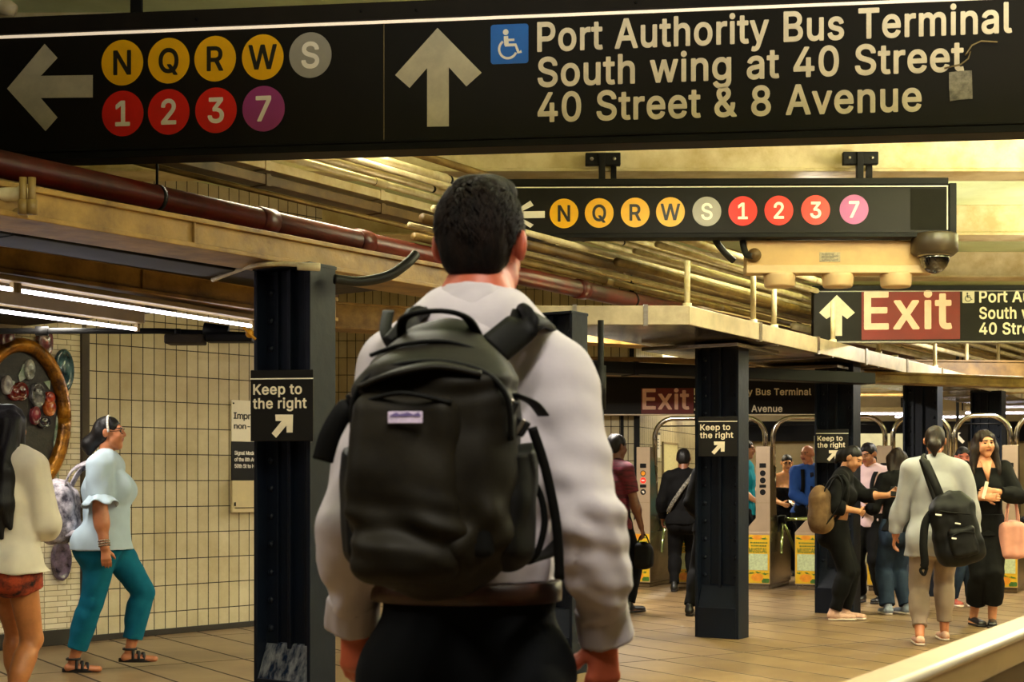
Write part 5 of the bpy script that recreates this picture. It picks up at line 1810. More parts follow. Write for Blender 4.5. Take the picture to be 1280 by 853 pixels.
SK1, SK2, SK3 = 'c97f58', 'b9794f', 'd39a74'

# ---- the man in front, walking away
man = Person('man seen from behind in a pale grey shirt, wearing a large black backpack', -.083, 2.68, 4, 1.83, 'b8583c', sw=.82, girth=.88,
             feet=((-.10, -.1, 4, 0), (.11, .16, -4, 0)), hands=((-.226, .09, 1.0), (.252, .05, .985)), elbow=((-.12, -1, 0), (.12, -1, 0)),
             head=(9, 2, 1), h=.0062, curl=(.55, .6), hip=(-.004, .03), side=1.8, neck=1.05, hs=.90, nu=.325, nl=.024, drop=.045, al=.89,
             hand_dir=((.06, .05, -1, -.45, -.9, 0), (-.04, .05, -1, .55, -.85, 0)))
man.build()
shirt = man.top('shirt', M_['shirt'], e=.016, sleeve=1.84, hem=.590, flare=.012, sleeve_e=.017, folds=None)


def man_folds():
    me = shirt.data
    n = len(me.vertices)
    p = np.empty(n * 3, np.float32); me.vertices.foreach_get('co', p); p = p.reshape(-1, 3).astype(float)
    nn = np.empty(n * 3, np.float32); me.vertices.foreach_get('normal', nn); nn = nn.reshape(-1, 3)
    d = .0045 * waves(p, 34, 4, 8, (1, 1, .6))
    side_ = np.abs(p[:, 0]) > .13
    d += .005 * side_ * np.sin((p[:, 2] * 1.0 + np.abs(p[:, 0]) * 1.3 + p[:, 1] * .6) * 62 + 2.5 * waves(p, 9, 17, 5)) * np.clip(waves(p, 7, 19, 5), 0, 1.5)
    # creases: bunched round the elbows, forearms and waist, drawn on the slant of the sleeve
    for i in (0, 1):
        el, sh, wr = man.el[i], man.sh[i], man.wr[i]
        for c, rad, amp, sc in ((el, .14, .008, 75), (wr + (el - wr) * .25, .12, .006, 110), (sh + (el - sh) * .25, .14, .006, 60)):
            w = np.exp(-((p - c) ** 2).sum(1) / (2 * (rad * .6) ** 2))
            d += amp * w * waves(p, sc, 11 + i, 7, (.55, .55, 1))
    w = np.exp(-((p[:, 2] - .625 * 1.83) ** 2) / (2 * .05 ** 2)) * (np.abs(p[:, 0]) < .2)
    d += .008 * w * waves(p, 90, 21, 7, (1, 1, .35))
    p += nn * d[:, None]
    me.vertices.foreach_set('co', p.astype(np.float32).ravel())
    me.update()


man_folds()
# cuffs and collar
for i in (0, 1):
    d = unit(man.wr[i] - man.el[i])
    lo, hi = man.wr[i] - .13, man.wr[i] + .13
    v = Vol(lo, hi, .005)
    a = man.wr[i] - d * .055
    v.put(Cap(a, man.wr[i] + d * .03, .050, .055, .042, .044, man.sd), .01)
    v.half(man.wr[i] + d * .012, d)
    v.half(man.wr[i] - d * .058, -d)
    cf = surf(v, 'cuff', M_['shirt'], man.root, (.002, 60, 3, (1, 1, .5)))
    b = MB(); q = man.wr[i] - d * .02 - man.fw * .042; b.ball(q, .006, 8); b.build('cuff_button', M_['white'], cf)
nb = man.neckp
v = Vol(nb - .16, nb + .16, .005)
cdir = unit(man.up * .96 + man.fw * .2)
cb = nb - man.fw * .004
v.put(Cap(cb - cdir * .03, cb + cdir * .085, .112, .068, .098, .07, man.sd), .01)
v.half(cb + cdir * .070, cdir)
v.put(Cap(cb - cdir * .1 + man.fw * .008, cb + cdir * .2 + man.fw * .008, .061, .061), .004, True)
surf(v, 'collar', M_['shirt'], man.root, (.0015, 50, 8, (1, 1, 1)))
man.legs('trousers', M_['navytrouser'], e=.016, length=1.97, waist=.589, e_low=.02)
hz = .580 * 1.83
b = MB()
n = 40
pts = [(.172 * math.cos(2 * math.pi * k / n) + man.hipc[0], (.128) * math.sin(2 * math.pi * k / n) + man.hipc[1], hz + .004) for k in range(n + 1)]
b.tube(pts, 1, 8, flat=(.012, .038), up=(0, 0, 1))
b.build('belt', M_['belt'], man.root)
man.shoes('shoe', M_['blackshoe'], M_['darksole'])
man.hair(M_['manhair'], 'short', vol=.25, strand=.0028)
man_top = Vol(man.hc - .14, man.hc + .14, .005)
man_top.put(Cap(man.hp(-.035, .02, .105), man.hp(.035, -.01, .105), .045 * man.q, .045 * man.q, .03, .03), .02)
man_top.put(Cap(man.hp(0, .05, .10), man.hp(0, -.05, .10), .055 * man.q, .05 * man.q, .028, .028, side=man.HM[0]), .02)
surf(man_top, 'hair_top', M_['manhair'], man.root, disp=lambda p: .003 * waves(p, 90, 4, 10, (1, 1, .5)))


def hair_tufts(P_, m, nst, rad, ln, seed, zmin, name='hair_strands'):
    """Short locks over the scalp, in one mesh, combed back and down."""
    rs = np.random.RandomState(seed)
    b = MB()
    q = P_.m * (.96 if P_.female else 1.0)
    for _ in range(nst):
        th = rs.uniform(0, 2 * math.pi)
        z = rs.uniform(zmin, 1)
        r = math.sqrt(max(0, 1 - z * z))
        x, y = r * math.cos(th), r * math.sin(th)
        if y > .55 and z < .45:
            continue
        if abs(x) > .75 and y > -.15 and z < -.02:
            continue
        base = V(x * .081, y * .100 - .016, z * .092 + .038)
        nrm = unit(V(x / .086, y / .104, z / .094))
        flow = unit(V(x * .5 + .35 * math.sin(3 * th) + rs.normal() * .14, -.6 + rs.normal() * .12 - y * .3, -.8 * (1 - z) + rs.normal() * .1))
        flow = unit(flow - nrm * (flow @ nrm) * .8)
        L = ln * rs.uniform(.6, 1.3)
        sidev = np.cross(nrm, flow)
        w = rad * rs.uniform(.6, 1.4)
        p0 = base - nrm * .004
        p1 = base + flow * L * .5 + nrm * .0035 * rs.uniform(.2, 1.2)
        p2 = base + flow * L + nrm * .001
        W_ = lambda p: tuple(P_.hp(*p))
        b.add([W_(p0 - sidev * w), W_(p0 + sidev * w), W_(p1 - sidev * w * .9), W_(p1 + nrm * w * .8), W_(p1 + sidev * w * .9), W_(p2)],
              [(0, 3, 2), (0, 1, 3), (1, 4, 3), (2, 3, 5), (3, 4, 5)], 0, True)
    return b.build(name, m, P_.root)


hair_tufts(man, M_['manhair'], 5200, .0024, .026, 5, -.72)

# ---- his backpack
bpk = empty('backpack', (-.122, 2.44, .313), -R(6), 'large olive black backpack worn by the man in front', 'backpack')
bpk.scale = (.83, .95, .767)
LB = lambda x, y, z: (x / .83, y / .95, (z - .313) / .767)       # metres to the pack's own frame


def crumple(p):
    d = .0035 * waves(p, 42, 9, 8, (1, 1, .8))
    d += .007 * np.exp(-((p[:, 2] - 1.13) / .08) ** 2) * waves(p, 75, 2, 8, (1, 1, .8))
    d += .006 * np.exp(-((p[:, 2] - 1.44) / .06) ** 2) * waves(p, 70, 7, 8, (.6, 1, 1.4))
    return d


v = Vol(V(-.25, -.24, .95), V(.25, .18, 1.64), .006)
v.put(Cap(V(0, .0, 1.12), V(0, .0, 1.46), .150, .138, .115, .095), .04)
v.put(Box(V(0, -.005, 1.29), V(.158, .115, .215), .075), .05)
v.put(Cap(V(0, .03, 1.50), V(0, .05, 1.555), .12, .085, .075, .05), .05)
v.put(Cap(V(-.02, -.03, 1.10), V(0, .0, 1.07), .13, .11, .09, .07), .05)
surf(v, 'main_compartment', M_['pack'], bpk, None, disp=crumple)
v = Vol(V(-.22, -.26, 1.0), V(.2, .1, 1.52), .0055)
v.put(Box(V(-.045, -.1, 1.235), V(.105, .05, .195), .04), .03)
v.put(Cap(V(-.045, -.105, 1.09), V(-.045, -.1, 1.33), .10, .09, .055, .04), .04)
v.half(V(0, 0, 1.425), V(.10, 0, 1))
surf(v, 'front_pocket', M_['pack'], bpk, None, disp=lambda p: .004 * waves(p, 38, 12, 8) + .010 * np.exp(-((p[:, 2] - 1.14) / .07) ** 2) * waves(p, 55, 5, 6, (1, 1, 1.3)))
v = Vol(V(.02, -.2, 1.0), V(.2, .1, 1.52), .0055)      # dark band down the right of the front
v.put(Box(V(.098, -.082, 1.27), V(.028, .03, .19), .02), .02)
surf(v, 'side_band', M_['web'], bpk, (.002, 14, 6, (1, 1, .5)))
for k in (-1, 1):
    v = Vol(V(k * .17 - .1, -.16, .98), V(k * .17 + .1, .16, 1.42), .0055)
    v.put(Cap(V(k * .145, .01, 1.10), V(k * .155, .01, 1.30), .05, .042, .085, .07), .03)
    v.half(V(0, 0, 1.315), V(0, -.25, 1))
    surf(v, 'side_pocket', M_['pack2'], bpk, (.005, 28, 14 + k, (1, 1, .7)))
b = MB(); b.box((-.035, -.1615, 1.375), (.066, .004, .024)); lb = b.build('label_patch', mat('lilac_label', 'd9c8e6', .6, var=(70, .2)), bpk, .001)
b = MB()
b.add([(-.066, -.165, 1.377), (-.052, -.165, 1.386), (-.045, -.165, 1.381), (-.03, -.165, 1.386), (-.018, -.165, 1.380), (-.01, -.165, 1.386), (-.004, -.165, 1.377)], [(0, 1, 2, 3, 4, 5, 6)]); b.build('printed_ridge', mat('violet_print', '6a5a92', .6, var=(90, .3)), lb)
for nm, zp, r in (('main_zip', [(-.155, -.08, 1.33), (-.148, -.1, 1.42), (-.10, -.104, 1.475), (0, -.106, 1.495), (.10, -.103, 1.475), (.15, -.1, 1.42), (.156, -.08, 1.33)], .006),
                  ('pocket_zip', [(-.135, -.125, 1.405), (-.045, -.155, 1.425), (.05, -.14, 1.405)], .005),
                  ('top_zip', [(-.13, -.04, 1.515), (-.06, -.062, 1.535), (.03, -.062, 1.54), (.12, -.035, 1.51)], .005)):
    b = MB(); b.tube(arc(zp, 6), r, 8); b.build(nm, M_['web'], bpk)
b = MB(); b.tube(arc([(-.13, -.1, 1.445), (-.06, -.125, 1.47), (.02, -.118, 1.485), (.1, -.1, 1.47)], 6), 1, 10, flat=(.05, .014), up=(0, -.3, 1)); b.build('flap_fold', M_['pack'], bpk)
b = MB(); b.tube(arc([(-.085, .05, 1.56), (-.07, .0, 1.60), (0, -.02, 1.612), (.055, .0, 1.60), (.075, .05, 1.56)], 6), 1, 10, flat=(.02, .011), up=(0, 0, 1)); b.build('grab_handle', M_['web'], bpk)
for k in (-1, 1):
    x0 = .035                                          # the pack hangs a little to the left of his spine
    sp = [(k * .085, .05, 1.49), (x0 + k * .095, .10, 1.535), (x0 + k * .105, .16, 1.558), (x0 + k * .112, .25, 1.556), (x0 + k * .12, .355, 1.53), (x0 + k * .138, .40, 1.44), (x0 + k * .145, .40, 1.32), (x0 + k * .168, .32, 1.21), (x0 * .5 + k * .168, .17, 1.15), (k * .14, .05, 1.13)]
    P2 = arc([LB(*q) for q in sp], 6)
    b = MB()
    b.tube(P2, [1.0 if i < 40 else .5 for i in range(len(P2))], 12, flat=(.076, .024), up=(k * .35, .8, .45))
    b.build('shoulder_strap', M_['pack2'], bpk)
    b = MB()
    b.tube(arc([(k * .155, -.03, 1.43), (k * .188, .01, 1.415), (k * .205, .06, 1.39)], 6), 1, 8, flat=(.026, .006), up=(0, 0, 1))
    b.build('compression_strap', M_['web'], bpk)
    b = MB()
    b.tube(arc([(k * .10, .06, 1.53), (k * .13, .10, 1.58), (k * .14, .17, 1.64)], 6), 1, 8, flat=(.026, .007), up=(0, 0, 1))
    b.build('load_strap', M_['web'], bpk)
for x, y, z, a in ((.15, -.06, 1.40, 25), (.168, -.03, 1.36, 30), (-.165, -.02, 1.42, -25)):
    b = MB(); b.box((x, y, z), (.03, .014, .036), Matrix.Rotation(R(a), 3, 'Y')); bk = b.build('buckle', M_['black'], bpk, .004)
    b = MB(); b.box((x, y - .009, z), (.008, .004, .036), Matrix.Rotation(R(a), 3, 'Y')); b.build('buckle_bar', M_['steel'], bk, .001)
b = MB()
b.tube(arc([(-.16, .0, 1.415), (-.185, -.02, 1.40), (-.215, -.02, 1.35), (-.235, -.01, 1.29)], 6), [.6] * 5 + [1.0] * 14, 8, flat=(.044, .012), up=(0, 1, .2)); b.build('hanging_strap', M_['web'], bpk)
b = MB()
b.tube(arc([(.17, .02, 1.27), (.20, .03, 1.22), (.21, .03, 1.15), (.19, .04, 1.08), (.165, .05, 1.10), (.175, .05, 1.2)], 6), 1, 8, flat=(.014, .005), up=(0, 1, 0)); b.build('strap_loop', M_['web'], bpk)
b = MB()
b.tube(arc([(.19, -.02, 1.36), (.215, .0, 1.27), (.235, .02, 1.15), (.24, .04, 1.03)], 6), 1, 8, flat=(.02, .006), up=(0, 1, 0)); b.build('hanging_strap', M_['web'], bpk)


def place(px, s_):
    """Plan point of a figure seen at column px, s_ pixels to the metre."""
    D = F / s_
    return (px - 640) / s_, D


# ---- left: woman in cream with long black hair
x, y = place(8, 240)
M_['creamtop'] = cloth('cream_blouse', 'e6dcc6', var=.06)
w1 = Person('woman with long black hair in a loose cream top, at the left edge', x, y, 20, 1.665, 'b5713f', female=True, girth=1.0, sw=1.0,
            feet=((-.12, .22, 0, 0), (.09, -.1, 0, .0)), hands=((-.02, .22, 1.02), (.04, .24, 1.0)), elbow=((-.6, -.6, 0), (.6, -.6, 0)), head=(-8, 4, 0), h=.0075, bust=.055)
w1.build()
w1.top('blouse', M_['creamtop'], e=.035, sleeve=1.62, hem=.475, flare=.05, sleeve_e=.034, folds=(.008, 15, 31, (1, 1, .45)))
M_['floral'] = mat('floral_shorts', 'b5451e', .8, var=(16, .5), col2='140a0c')
w1.legs('shorts', M_['floral'], e=.024, length=.34, waist=.485, folds=(.004, 20, 5, (1, 1, .5)))
w1.shoes('shoe', M_['blackshoe'], M_['darksole'], low=True)
ex = []
for k, dx in enumerate((-.07, -.045, -.02, 0.0, .02, .045, .07)):
    a = w1.hp(dx, -.07, .02)
    bq = w1.neckp - w1.fw * (.085 + .012 * math.cos(k)) + V(dx * 1.2, 0, -.05)
    c = w1.neckp - w1.fw * (.125 + .01 * (k % 2)) + V(dx * 1.35, 0, -.25 - .05 * math.sin(k * 2))
    d = c + V(.010 * (k - 3), .0, -.12 - .05 * (k % 2))
    ex += [Cap(a, bq, .045, .044), Cap(bq, c, .044, .038), Cap(c, d, .038, .012)]
for k in (-1, 1):
    ex += [Cap(w1.hp(k * .07, .0, .03), w1.hp(k * .075, .0, -.12), .03, .026)]
w1.hair(M_['blackhair'], 'long', length=.55, extra=ex, strand=.006)

# ---- left: woman in teal trousers striding to the right
x, y = place(137, 188)
w2 = Person('woman striding right in a pale blue ruffled blouse and teal trousers', x, y, 88, 1.665, 'b9744c', female=True, girth=1.2, sw=1.0,
            feet=((-.06, .12, 0, .05), (.07, -.22, 0, 0)), hipz=.537, hands=((-.22, .02, .80), (.25, .03, .80)), elbow=((-.2, -1, 0), (.25, -1, 0)), head=(0, -2, 0), h=.0072, bust=.068,
            toe=(.0, 0), hip=(0, -.02), curl=(.5, .35))
w2.build()
M_['bluetop'] = cloth('pale_blue_blouse', 'b3c6d2', var=.06)
tp = w2.top('blouse', M_['bluetop'], e=.022, sleeve=.72, hem=.485, flare=.02, sleeve_e=.03, folds=(.006, 18, 41, (1, 1, .7)))
for i in (0, 1):
    b = MB()
    c = w2.sh[i] + (w2.el[i] - w2.sh[i]) * .66
    d = unit(w2.el[i] - w2.sh[i])
    e1 = unit(np.cross(d, V(1, 0, .1))); e2 = np.cross(d, e1)
    n = 48
    vs, fs = [], []
    for j in range(5):
        for k in range(n):
            t = 2 * math.pi * k / n
            r = .068 + .012 * j + .006 * j * math.sin(t * 8 + i) / 2
            vs.append(tuple(c + d * (.0 + .016 * j + .004 * j * math.sin(t * 5)) + (e1 * math.cos(t) + e2 * math.sin(t)) * r))
    for j in range(4):
        for k in range(n):
            fs.append((j * n + k, j * n + (k + 1) % n, (j + 1) * n + (k + 1) % n, (j + 1) * n + k))
    b.add(vs, fs, 0, True)
    o = b.build('sleeve_ruffle', M_['bluetop'], tp)
    md = o.modifiers.new('thickness', 'SOLIDIFY'); md.thickness = .004
M_['teal'] = cloth('teal_trousers', '0d5f78', var=.15)
w2.legs('trousers', M_['teal'], e=.018, length=1.80, waist=.505, e_low=.012, folds=(.004, 20, 6, (1, 1, .7)))
M_['sandal'] = mat('black_sandal', '14100e', .5, var=(20, .3))


def sandals(P_, m):
    for i in (0, 1):
        an = P_.an[i]
        fd = rotz(-R(P_.feet[i][2])) @ V(0, 1, 0)
        sd = np.cross(fd, V(0, 0, 1))
        z0 = an[2] - .046 * P_.H
        q = V(an[0], an[1], 0)
        out = []
        for t in range(28):
            a = 2 * math.pi * t / 28
            l = math.cos(a)
            out.append((q + fd * (.045 + .125 * l) * P_.m + sd * math.sin(a) * (.040 + .008 * l) * P_.m)[:2])
        b = MB(); b.prism(out, z0 - .001, z0 + .028); o = b.build('sandal', m, P_.root, .006)
        b = MB()
        for off, hgt, w in ((.105, .052, .030), (.07, .062, .034), (.03, .078, .034)):
            c = q + fd * off * P_.m
            b.tube(arc([tuple(c + sd * w * 1.15 + V(0, 0, z0 + .02)), tuple(c + sd * w * .8 + V(0, 0, z0 + hgt)), tuple(c - fd * .012 + V(0, 0, z0 + hgt + .012)), tuple(c - sd * w * .8 - fd * .02 + V(0, 0, z0 + hgt)), tuple(c - sd * w * 1.15 - fd * .03 + V(0, 0, z0 + .02))], 5), 1, 8, flat=(.02, .006), up=(0, 0, 1))
        c = V(an[0], an[1], z0 + .088)
        b.tube([tuple(c + (fd * math.cos(t) * .048 + sd * math.sin(t) * .042) * P_.m) for t in np.linspace(0, 6.283, 21)], 1, 8, flat=(.006, .016), up=(0, 0, 1))
        b.build('straps', m, o)


sandals(w2, M_['sandal'])
bun = [Cap(w2.hp(0, -.115, -.05), w2.hp(0, -.15, -.075), .048, .056), Cap(w2.hp(0, -.14, -.08), w2.hp(.01, -.15, -.14), .04, .016), Cap(w2.hp(0, -.06, .0), w2.hp(0, -.10, -.03), .06, .045)]
w2.hair(M_['blackhair'], 'long', extra=bun, strand=.0028, hl=.102)
b = MB()
b.tube([tuple(w2.hp(.089 * math.cos(t), .012 - .012 * math.sin(t), .03 + .098 * math.sin(t))) for t in np.linspace(-.25, math.pi + .25, 30)], .008, 8)
b.build('headband', mat('white_headband', 'd8d4cc', .5, var=(90, .5)), w2.root)
b = MB()
for k in (-1, 1):
    b.tube([tuple(w2.hp(k * (.03 + .024 * math.cos(t)), .104 - .01 * abs(math.cos(t)), .012 + .02 * math.sin(t))) for t in np.linspace(0, 6.29, 17)], .002, 6)
    b.tube([tuple(w2.hp(k * .054, .095, .014)), tuple(w2.hp(k * .078, .0, .012))], .002, 6)
b.build('glasses', M_['black'], w2.root)
b = MB()
wv = w2.wr[1]; dv = unit(w2.wr[1] - w2.el[1])
for k in range(3):
    c = wv - dv * (.012 + .016 * k)
    e1 = unit(np.cross(dv, V(0, 1, .2))); e2 = np.cross(dv, e1)
    b.tube([tuple(c + (e1 * math.cos(t) + e2 * math.sin(t)) * .034) for t in np.linspace(0, 6.29, 21)], .0055, 8)
b.build('bracelets', mat('beaded_bracelet', '3a2a20', .4, var=(120, .6), col2='b9a184'), w2.root)


def soft_bag(name, label, cat, loc, rz, half, m, extra=(), r=.06, folds=(.006, 18, 3, (1, 1, .8)), h=.008, part='bag_body', taper=0.0):
    o = empty(name, loc, rz, label, cat)
    hx, hy, hz = half
    v = Vol(V(-hx - .06, -hy - .06, -.05), V(hx + .06, hy + .06, 2 * hz + .06), h)
    v.put(Box(V(0, 0, hz * .9), V(hx, hy, hz * .9), min(r, hy * .9)), .03)
    v.put(Cap(V(0, 0, hy), V(0, 0, 2 * hz - hy * .6), hx * .95, hx * (.8 - taper), hy, hy * .6), .05)
    for c in extra:
        v.put(c, .03)
    surf(v, part, m, o, folds)
    return o


# her patterned backpack: behind her back, which is to the left
M_['camo'] = mat('grey_patterned_fabric', 'cfc6cc', .8, var=(16, .5), col2='4d4652')
bg_ = soft_bag('backpack', 'grey and white patterned backpack on the woman in teal trousers', 'backpack', (w2.loc[0] - .345, w2.loc[1] + .01, .86), R(90), (.18, .12, .21), M_['camo'], r=.09, folds=(.012, 16, 8, (1, 1, 1)), taper=.15)
for k in (-1, 1):
    b = MB(); b.tube(arc([(k * .08, -.06, .36), (k * .09, -.12, .47), (k * .10, -.22, .52), (k * .11, -.34, .52), (k * .12, -.40, .40), (k * .13, -.36, .2), (k * .13, -.2, .08), (k * .12, -.08, .05)], 5), 1, 8, flat=(.045, .012), up=(k * .4, 1, .3)); b.build('shoulder_strap', M_['camo'], bg_)
b = MB(); b.tube(arc([(-.1, .095, .28), (0, .105, .31), (.1, .095, .28)], 5), .005, 6); b.build('pocket_zip', M_['web'], bg_)

# ---- person in maroon with a handbag
x, y = place(768, 131)
M_['maroon'] = mat('maroon_plaid_shirt', '6a0f2a', .8, var=(20, .4), col2='300814', stretch=(.4, .4, 2.5))
p4_ = Person('person in a maroon short-sleeved shirt carrying a small black handbag', x, y, 48, 1.70, '6a3d24', sw=1.0, feet=((-.1, -.1, 0, 0), (.1, .1, 0, 0)), hands=((-.25, .1, .85), (.27, .1, .78)), head=(8, 4, 0), h=.0085)
p4_.build(); p4_.top('shirt', M_['maroon'], e=.02, sleeve=.75, hem=.47, flare=.01, folds=(.005, 20, 2, (1, 1, .6)))
p4_.legs('trousers', M_['navytrouser'], e=.016); p4_.shoes('shoe', M_['blackshoe'], M_['darksole']); p4_.hair(M_['blackhair'], 'short', vol=1.1)
x, y, z_ = p4_.grip(1, .09)
hb = soft_bag('handbag', 'small black handbag hanging from the hand of the person in maroon', 'handbag', (x, y, z_ - .305), R(-20), (.085, .05, .12), M_['pack2'], r=.03, h=.006)
b = MB(); b.tube(arc([(-.06, 0, .22), (-.03, 0, .30), (.02, 0, .31), (.06, 0, .22)], 6), .007, 8); b.build('bag_handle', M_['web'], hb)

# ---- man in black going through the gate, with a patterned strap
x, y = place(854, 109.5)
p5_ = Person('person in black with a pale-edged diagonal strap, passing the turnstiles', x, y, 8, 1.62, '7a4a30', feet=((-.1, -.12, 0, 0), (.1, .14, 0, 0)), hands=((-.24, .12, .82), (.24, .05, .80)), head=(10, 6, 0), h=.009)
p5_.build(); p5_.top('jacket', M_['blackcloth'], e=.024, sleeve=1.9, hem=.47); p5_.legs('trousers', M_['blackcloth'], e=.02); p5_.shoes('shoe', M_['blackshoe'], M_['darksole']); p5_.hair(M_['blackhair'], 'short', vol=1.15)
b = MB(); b.tube(arc([(.13, -.05, 1.36), (.10, -.13, 1.31), (0, -.155, 1.18), (-.12, -.15, 1.0), (-.17, -.08, .9)], 6), 1, 8, flat=(.045, .012), up=(0, -1, .2)); b.build('diagonal_strap', mat('spotted_strap', '1a1815', .7, var=(60, .5), col2='8a8272'), p5_.root)

# ---- legs behind the column
x, y = place(893, 134)
p6_ = Person('person in black mostly hidden behind the column, one leg showing', x, y, 20, 1.66, '8a5a3a', feet=((-.22, -.08, -10, 0), (.08, .16, 0, 0)), hands=((-.16, .12, .9), (.16, .12, .9)), head=(0, 0, 0), h=.01, sw=.85, girth=.9)
p6_.build(); p6_.top('jacket', M_['blackcloth'], e=.018, sleeve=1.9, hem=.47); p6_.legs('trousers', M_['blackcloth'], e=.018); p6_.shoes('shoe', M_['blackshoe'], M_['darksole']); p6_.hair(M_['blackhair'], 'short')

# ---- man in turquoise behind the column
x, y = place(930, 98)
M_['turq'] = cloth('turquoise_shirt', '0f8fa0', var=.15)
p7_ = Person('man in a turquoise polo shirt, half hidden by the column', x, y, 118, 1.78, 'c98a60', feet=((-.1, 0, 0, 0), (.1, .05, 0, 0)), hands=((-.12, .26, .98), (.13, .24, .98)), head=(-5, 4, 0), h=.0085)
p7_.build(); p7_.top('polo_shirt', M_['turq'], e=.022, sleeve=.8, hem=.46, flare=.02); p7_.legs('trousers', M_['navytrouser'], e=.018); p7_.shoes('shoe', M_['blackshoe'], M_['darksole']); p7_.hair(M_['blackhair'], 'short')

# ---- woman with glasses in a strapless black top
x, y = place(983, 94.5)
p8_ = Person('woman with glasses and tied-back hair in a strapless black top, holding papers', x, y, 178, 1.61, 'd9985e', female=True, feet=((-.09, 0, 0, 0), (.09, .03, 0, 0)), hands=((-.10, .24, .98), (.12, .25, .96)), elbow=((-.6, -1, 0), (.6, -1, 0)),
             head=(4, 14, 0), h=.0085, bust=.06)
p8_.build(); p8_.top('strapless_top', M_['blackcloth'], e=.010, sleeve=0, hem=.5, cut_top=.205); p8_.legs('trousers', M_['blackcloth'], e=.014); p8_.shoes('shoe', M_['blackshoe'], M_['darksole'])
p8_.hair(M_['blackhair'], 'long', extra=[Cap(p8_.hp(0, -.1, .03), p8_.hp(0, -.13, .03), .035, .03)], strand=.002, vol=.7)


def glasses(P_, m):
    b = MB()
    for k in (-1, 1):
        b.tube([tuple(P_.hp(k * (.031 + .022 * math.cos(t)), .106 - .012 * abs(math.cos(t)), .012 + .018 * math.sin(t))) for t in np.linspace(0, 6.29, 17)], .0026, 6)
        b.tube([tuple(P_.hp(k * .054, .095, .014)), tuple(P_.hp(k * .080, .0, .012))], .0026, 6)
    b.tube([tuple(P_.hp(-.01, .112, .014)), tuple(P_.hp(.01, .112, .014))], .0026, 6)
    b.build('glasses', m, P_.root)


glasses(p8_, M_['black'])
pz = empty('paper_sheet', p8_.grip(0, .09), 0, 'white papers in the hands of the woman in the strapless top', 'paper')
b = MB(); b.box((-.02, 0, 0), (.16, .10, .003), Matrix.Rotation(R(18), 3, 'Y') @ Matrix.Rotation(R(20), 3, 'X')); b.build('top_sheet', M_['paper'], pz)
b = MB(); b.box((.02, .012, -.012), (.15, .10, .003), Matrix.Rotation(R(-8), 3, 'Y') @ Matrix.Rotation(R(20), 3, 'X')); b.build('lower_sheet', M_['paper'], pz)

# ---- bald man in a blue shirt and dark tie
x, y = place(1011, 99)
M_['blueshirt'] = cloth('blue_shirt', '2c4f96', var=.12)
p9_ = Person('bald man in a blue shirt and dark tie, hands clasped', x, y, 172, 1.71, 'd08a66', girth=1.05, feet=((-.1, 0, 0, 0), (.1, 0, 0, 0)), hands=((-.04, .22, .96), (.05, .23, .97)), elbow=((-.9, -.6, 0), (.9, -.6, 0)), head=(52, 6, 0), h=.0082, curl=(.8, .8),
             hand_dir=((.75, .3, -.5), (-.75, .3, -.5)))
p9_.build(); p9_.top('shirt', M_['blueshirt'], e=.022, sleeve=1.93, hem=.5, folds=(.005, 20, 9, (1, 1, .6))); p9_.legs('trousers', M_['blackcloth'], e=.018, waist=.57); p9_.shoes('shoe', M_['blackshoe'], M_['darksole'])
b = MB()
zt, zb_ = p9_.neckp[2] - .02, .56 * 1.69
b.add([(-.018, .095, zt), (.018, .095, zt), (.022, .118, zt - .035), (-.022, .118, zt - .035), (-.036, .165, zb_ + .12), (.036, .165, zb_ + .12), (0, .165, zb_ + .03), (-.018, .075, zt), (.018, .075, zt), (0, .14, zb_ + .03)],
      [(0, 1, 2, 3), (3, 2, 5, 4), (4, 5, 6), (7, 8, 1, 0)], 0)
o = b.build('tie', cloth('dark_tie', '1d1d2c', var=.3), p9_.root); md = o.modifiers.new('thickness', 'SOLIDIFY'); md.thickness = .01
v = Vol(p9_.neckp - .13, p9_.neckp + .13, .006)
v.put(Cap(p9_.neckp - V(0, 0, .01), p9_.neckp + V(0, .0, .045), .076, .066), .01); v.half(p9_.neckp + V(0, .05, .03), V(0, .3, 1)); surf(v, 'collar', M_['blueshirt'], p9_.root)
for k in (-1, 1):
    b = MB(); b.tube(arc([(k * .12, .11, 1.40), (k * .125, .135, 1.3), (k * .13, .14, 1.15), (k * .15, .1, 1.02)], 5), 1, 8, flat=(.05, .012), up=(0, 1, .2)); b.build('bag_strap', M_['web'], p9_.root)

# ---- woman in black leaning over her phone
x, y = place(1051, 138)
w3 = Person('woman in black leaning forward over her phone, in pink sneakers', x, y, 108, 1.585, 'b07a54', female=True, lean=9, feet=((-.07, .03, 10, 0), (.08, -.05, -14, 0)), hands=((.06, .42, 1.13), (.17, .17, .99)), elbow=((-.5, -1, -.4), (.5, -1, -.2)),
            head=(16, 30, 0), h=.0075, bust=.065, hip=(0, -.05), girth=.95, hipz=.532, curl=(.8, .7), hand_dir=((0, .8, .5), (-.75, .5, -.3)))
w3.build()
w3.top('crop_top', M_['blackcloth'], e=.02, sleeve=1.45, hem=.615, sleeve_e=.022, folds=(.005, 20, 3, (1, 1, .6)))
w3.legs('trousers', M_['blackcloth'], e=.022, length=1.93, waist=.57, folds=(.004, 20, 7, (1, 1, .6)))
M_['pinkshoe'] = mat('pink_sneaker', 'c49a84', .7, var=(24, .2))
M_['palesole'] = mat('pale_sole', 'd8c8b4', .6, var=(12, .1))
w3.shoes('sneaker', M_['pinkshoe'], M_['palesole'], e=.012)
w3.hair(M_['blackhair'], 'long', extra=[Cap(w3.hp(0, -.09, .0), w3.hp(0, -.125, -.03), .05, .045), Cap(w3.hp(0, -.125, -.03), w3.hp(0, -.14, -.12), .035, .02), Cap(w3.hp(-.06, .02, .0), w3.hp(-.07, .03, -.09), .02, .012)], strand=.003)
b = MB()
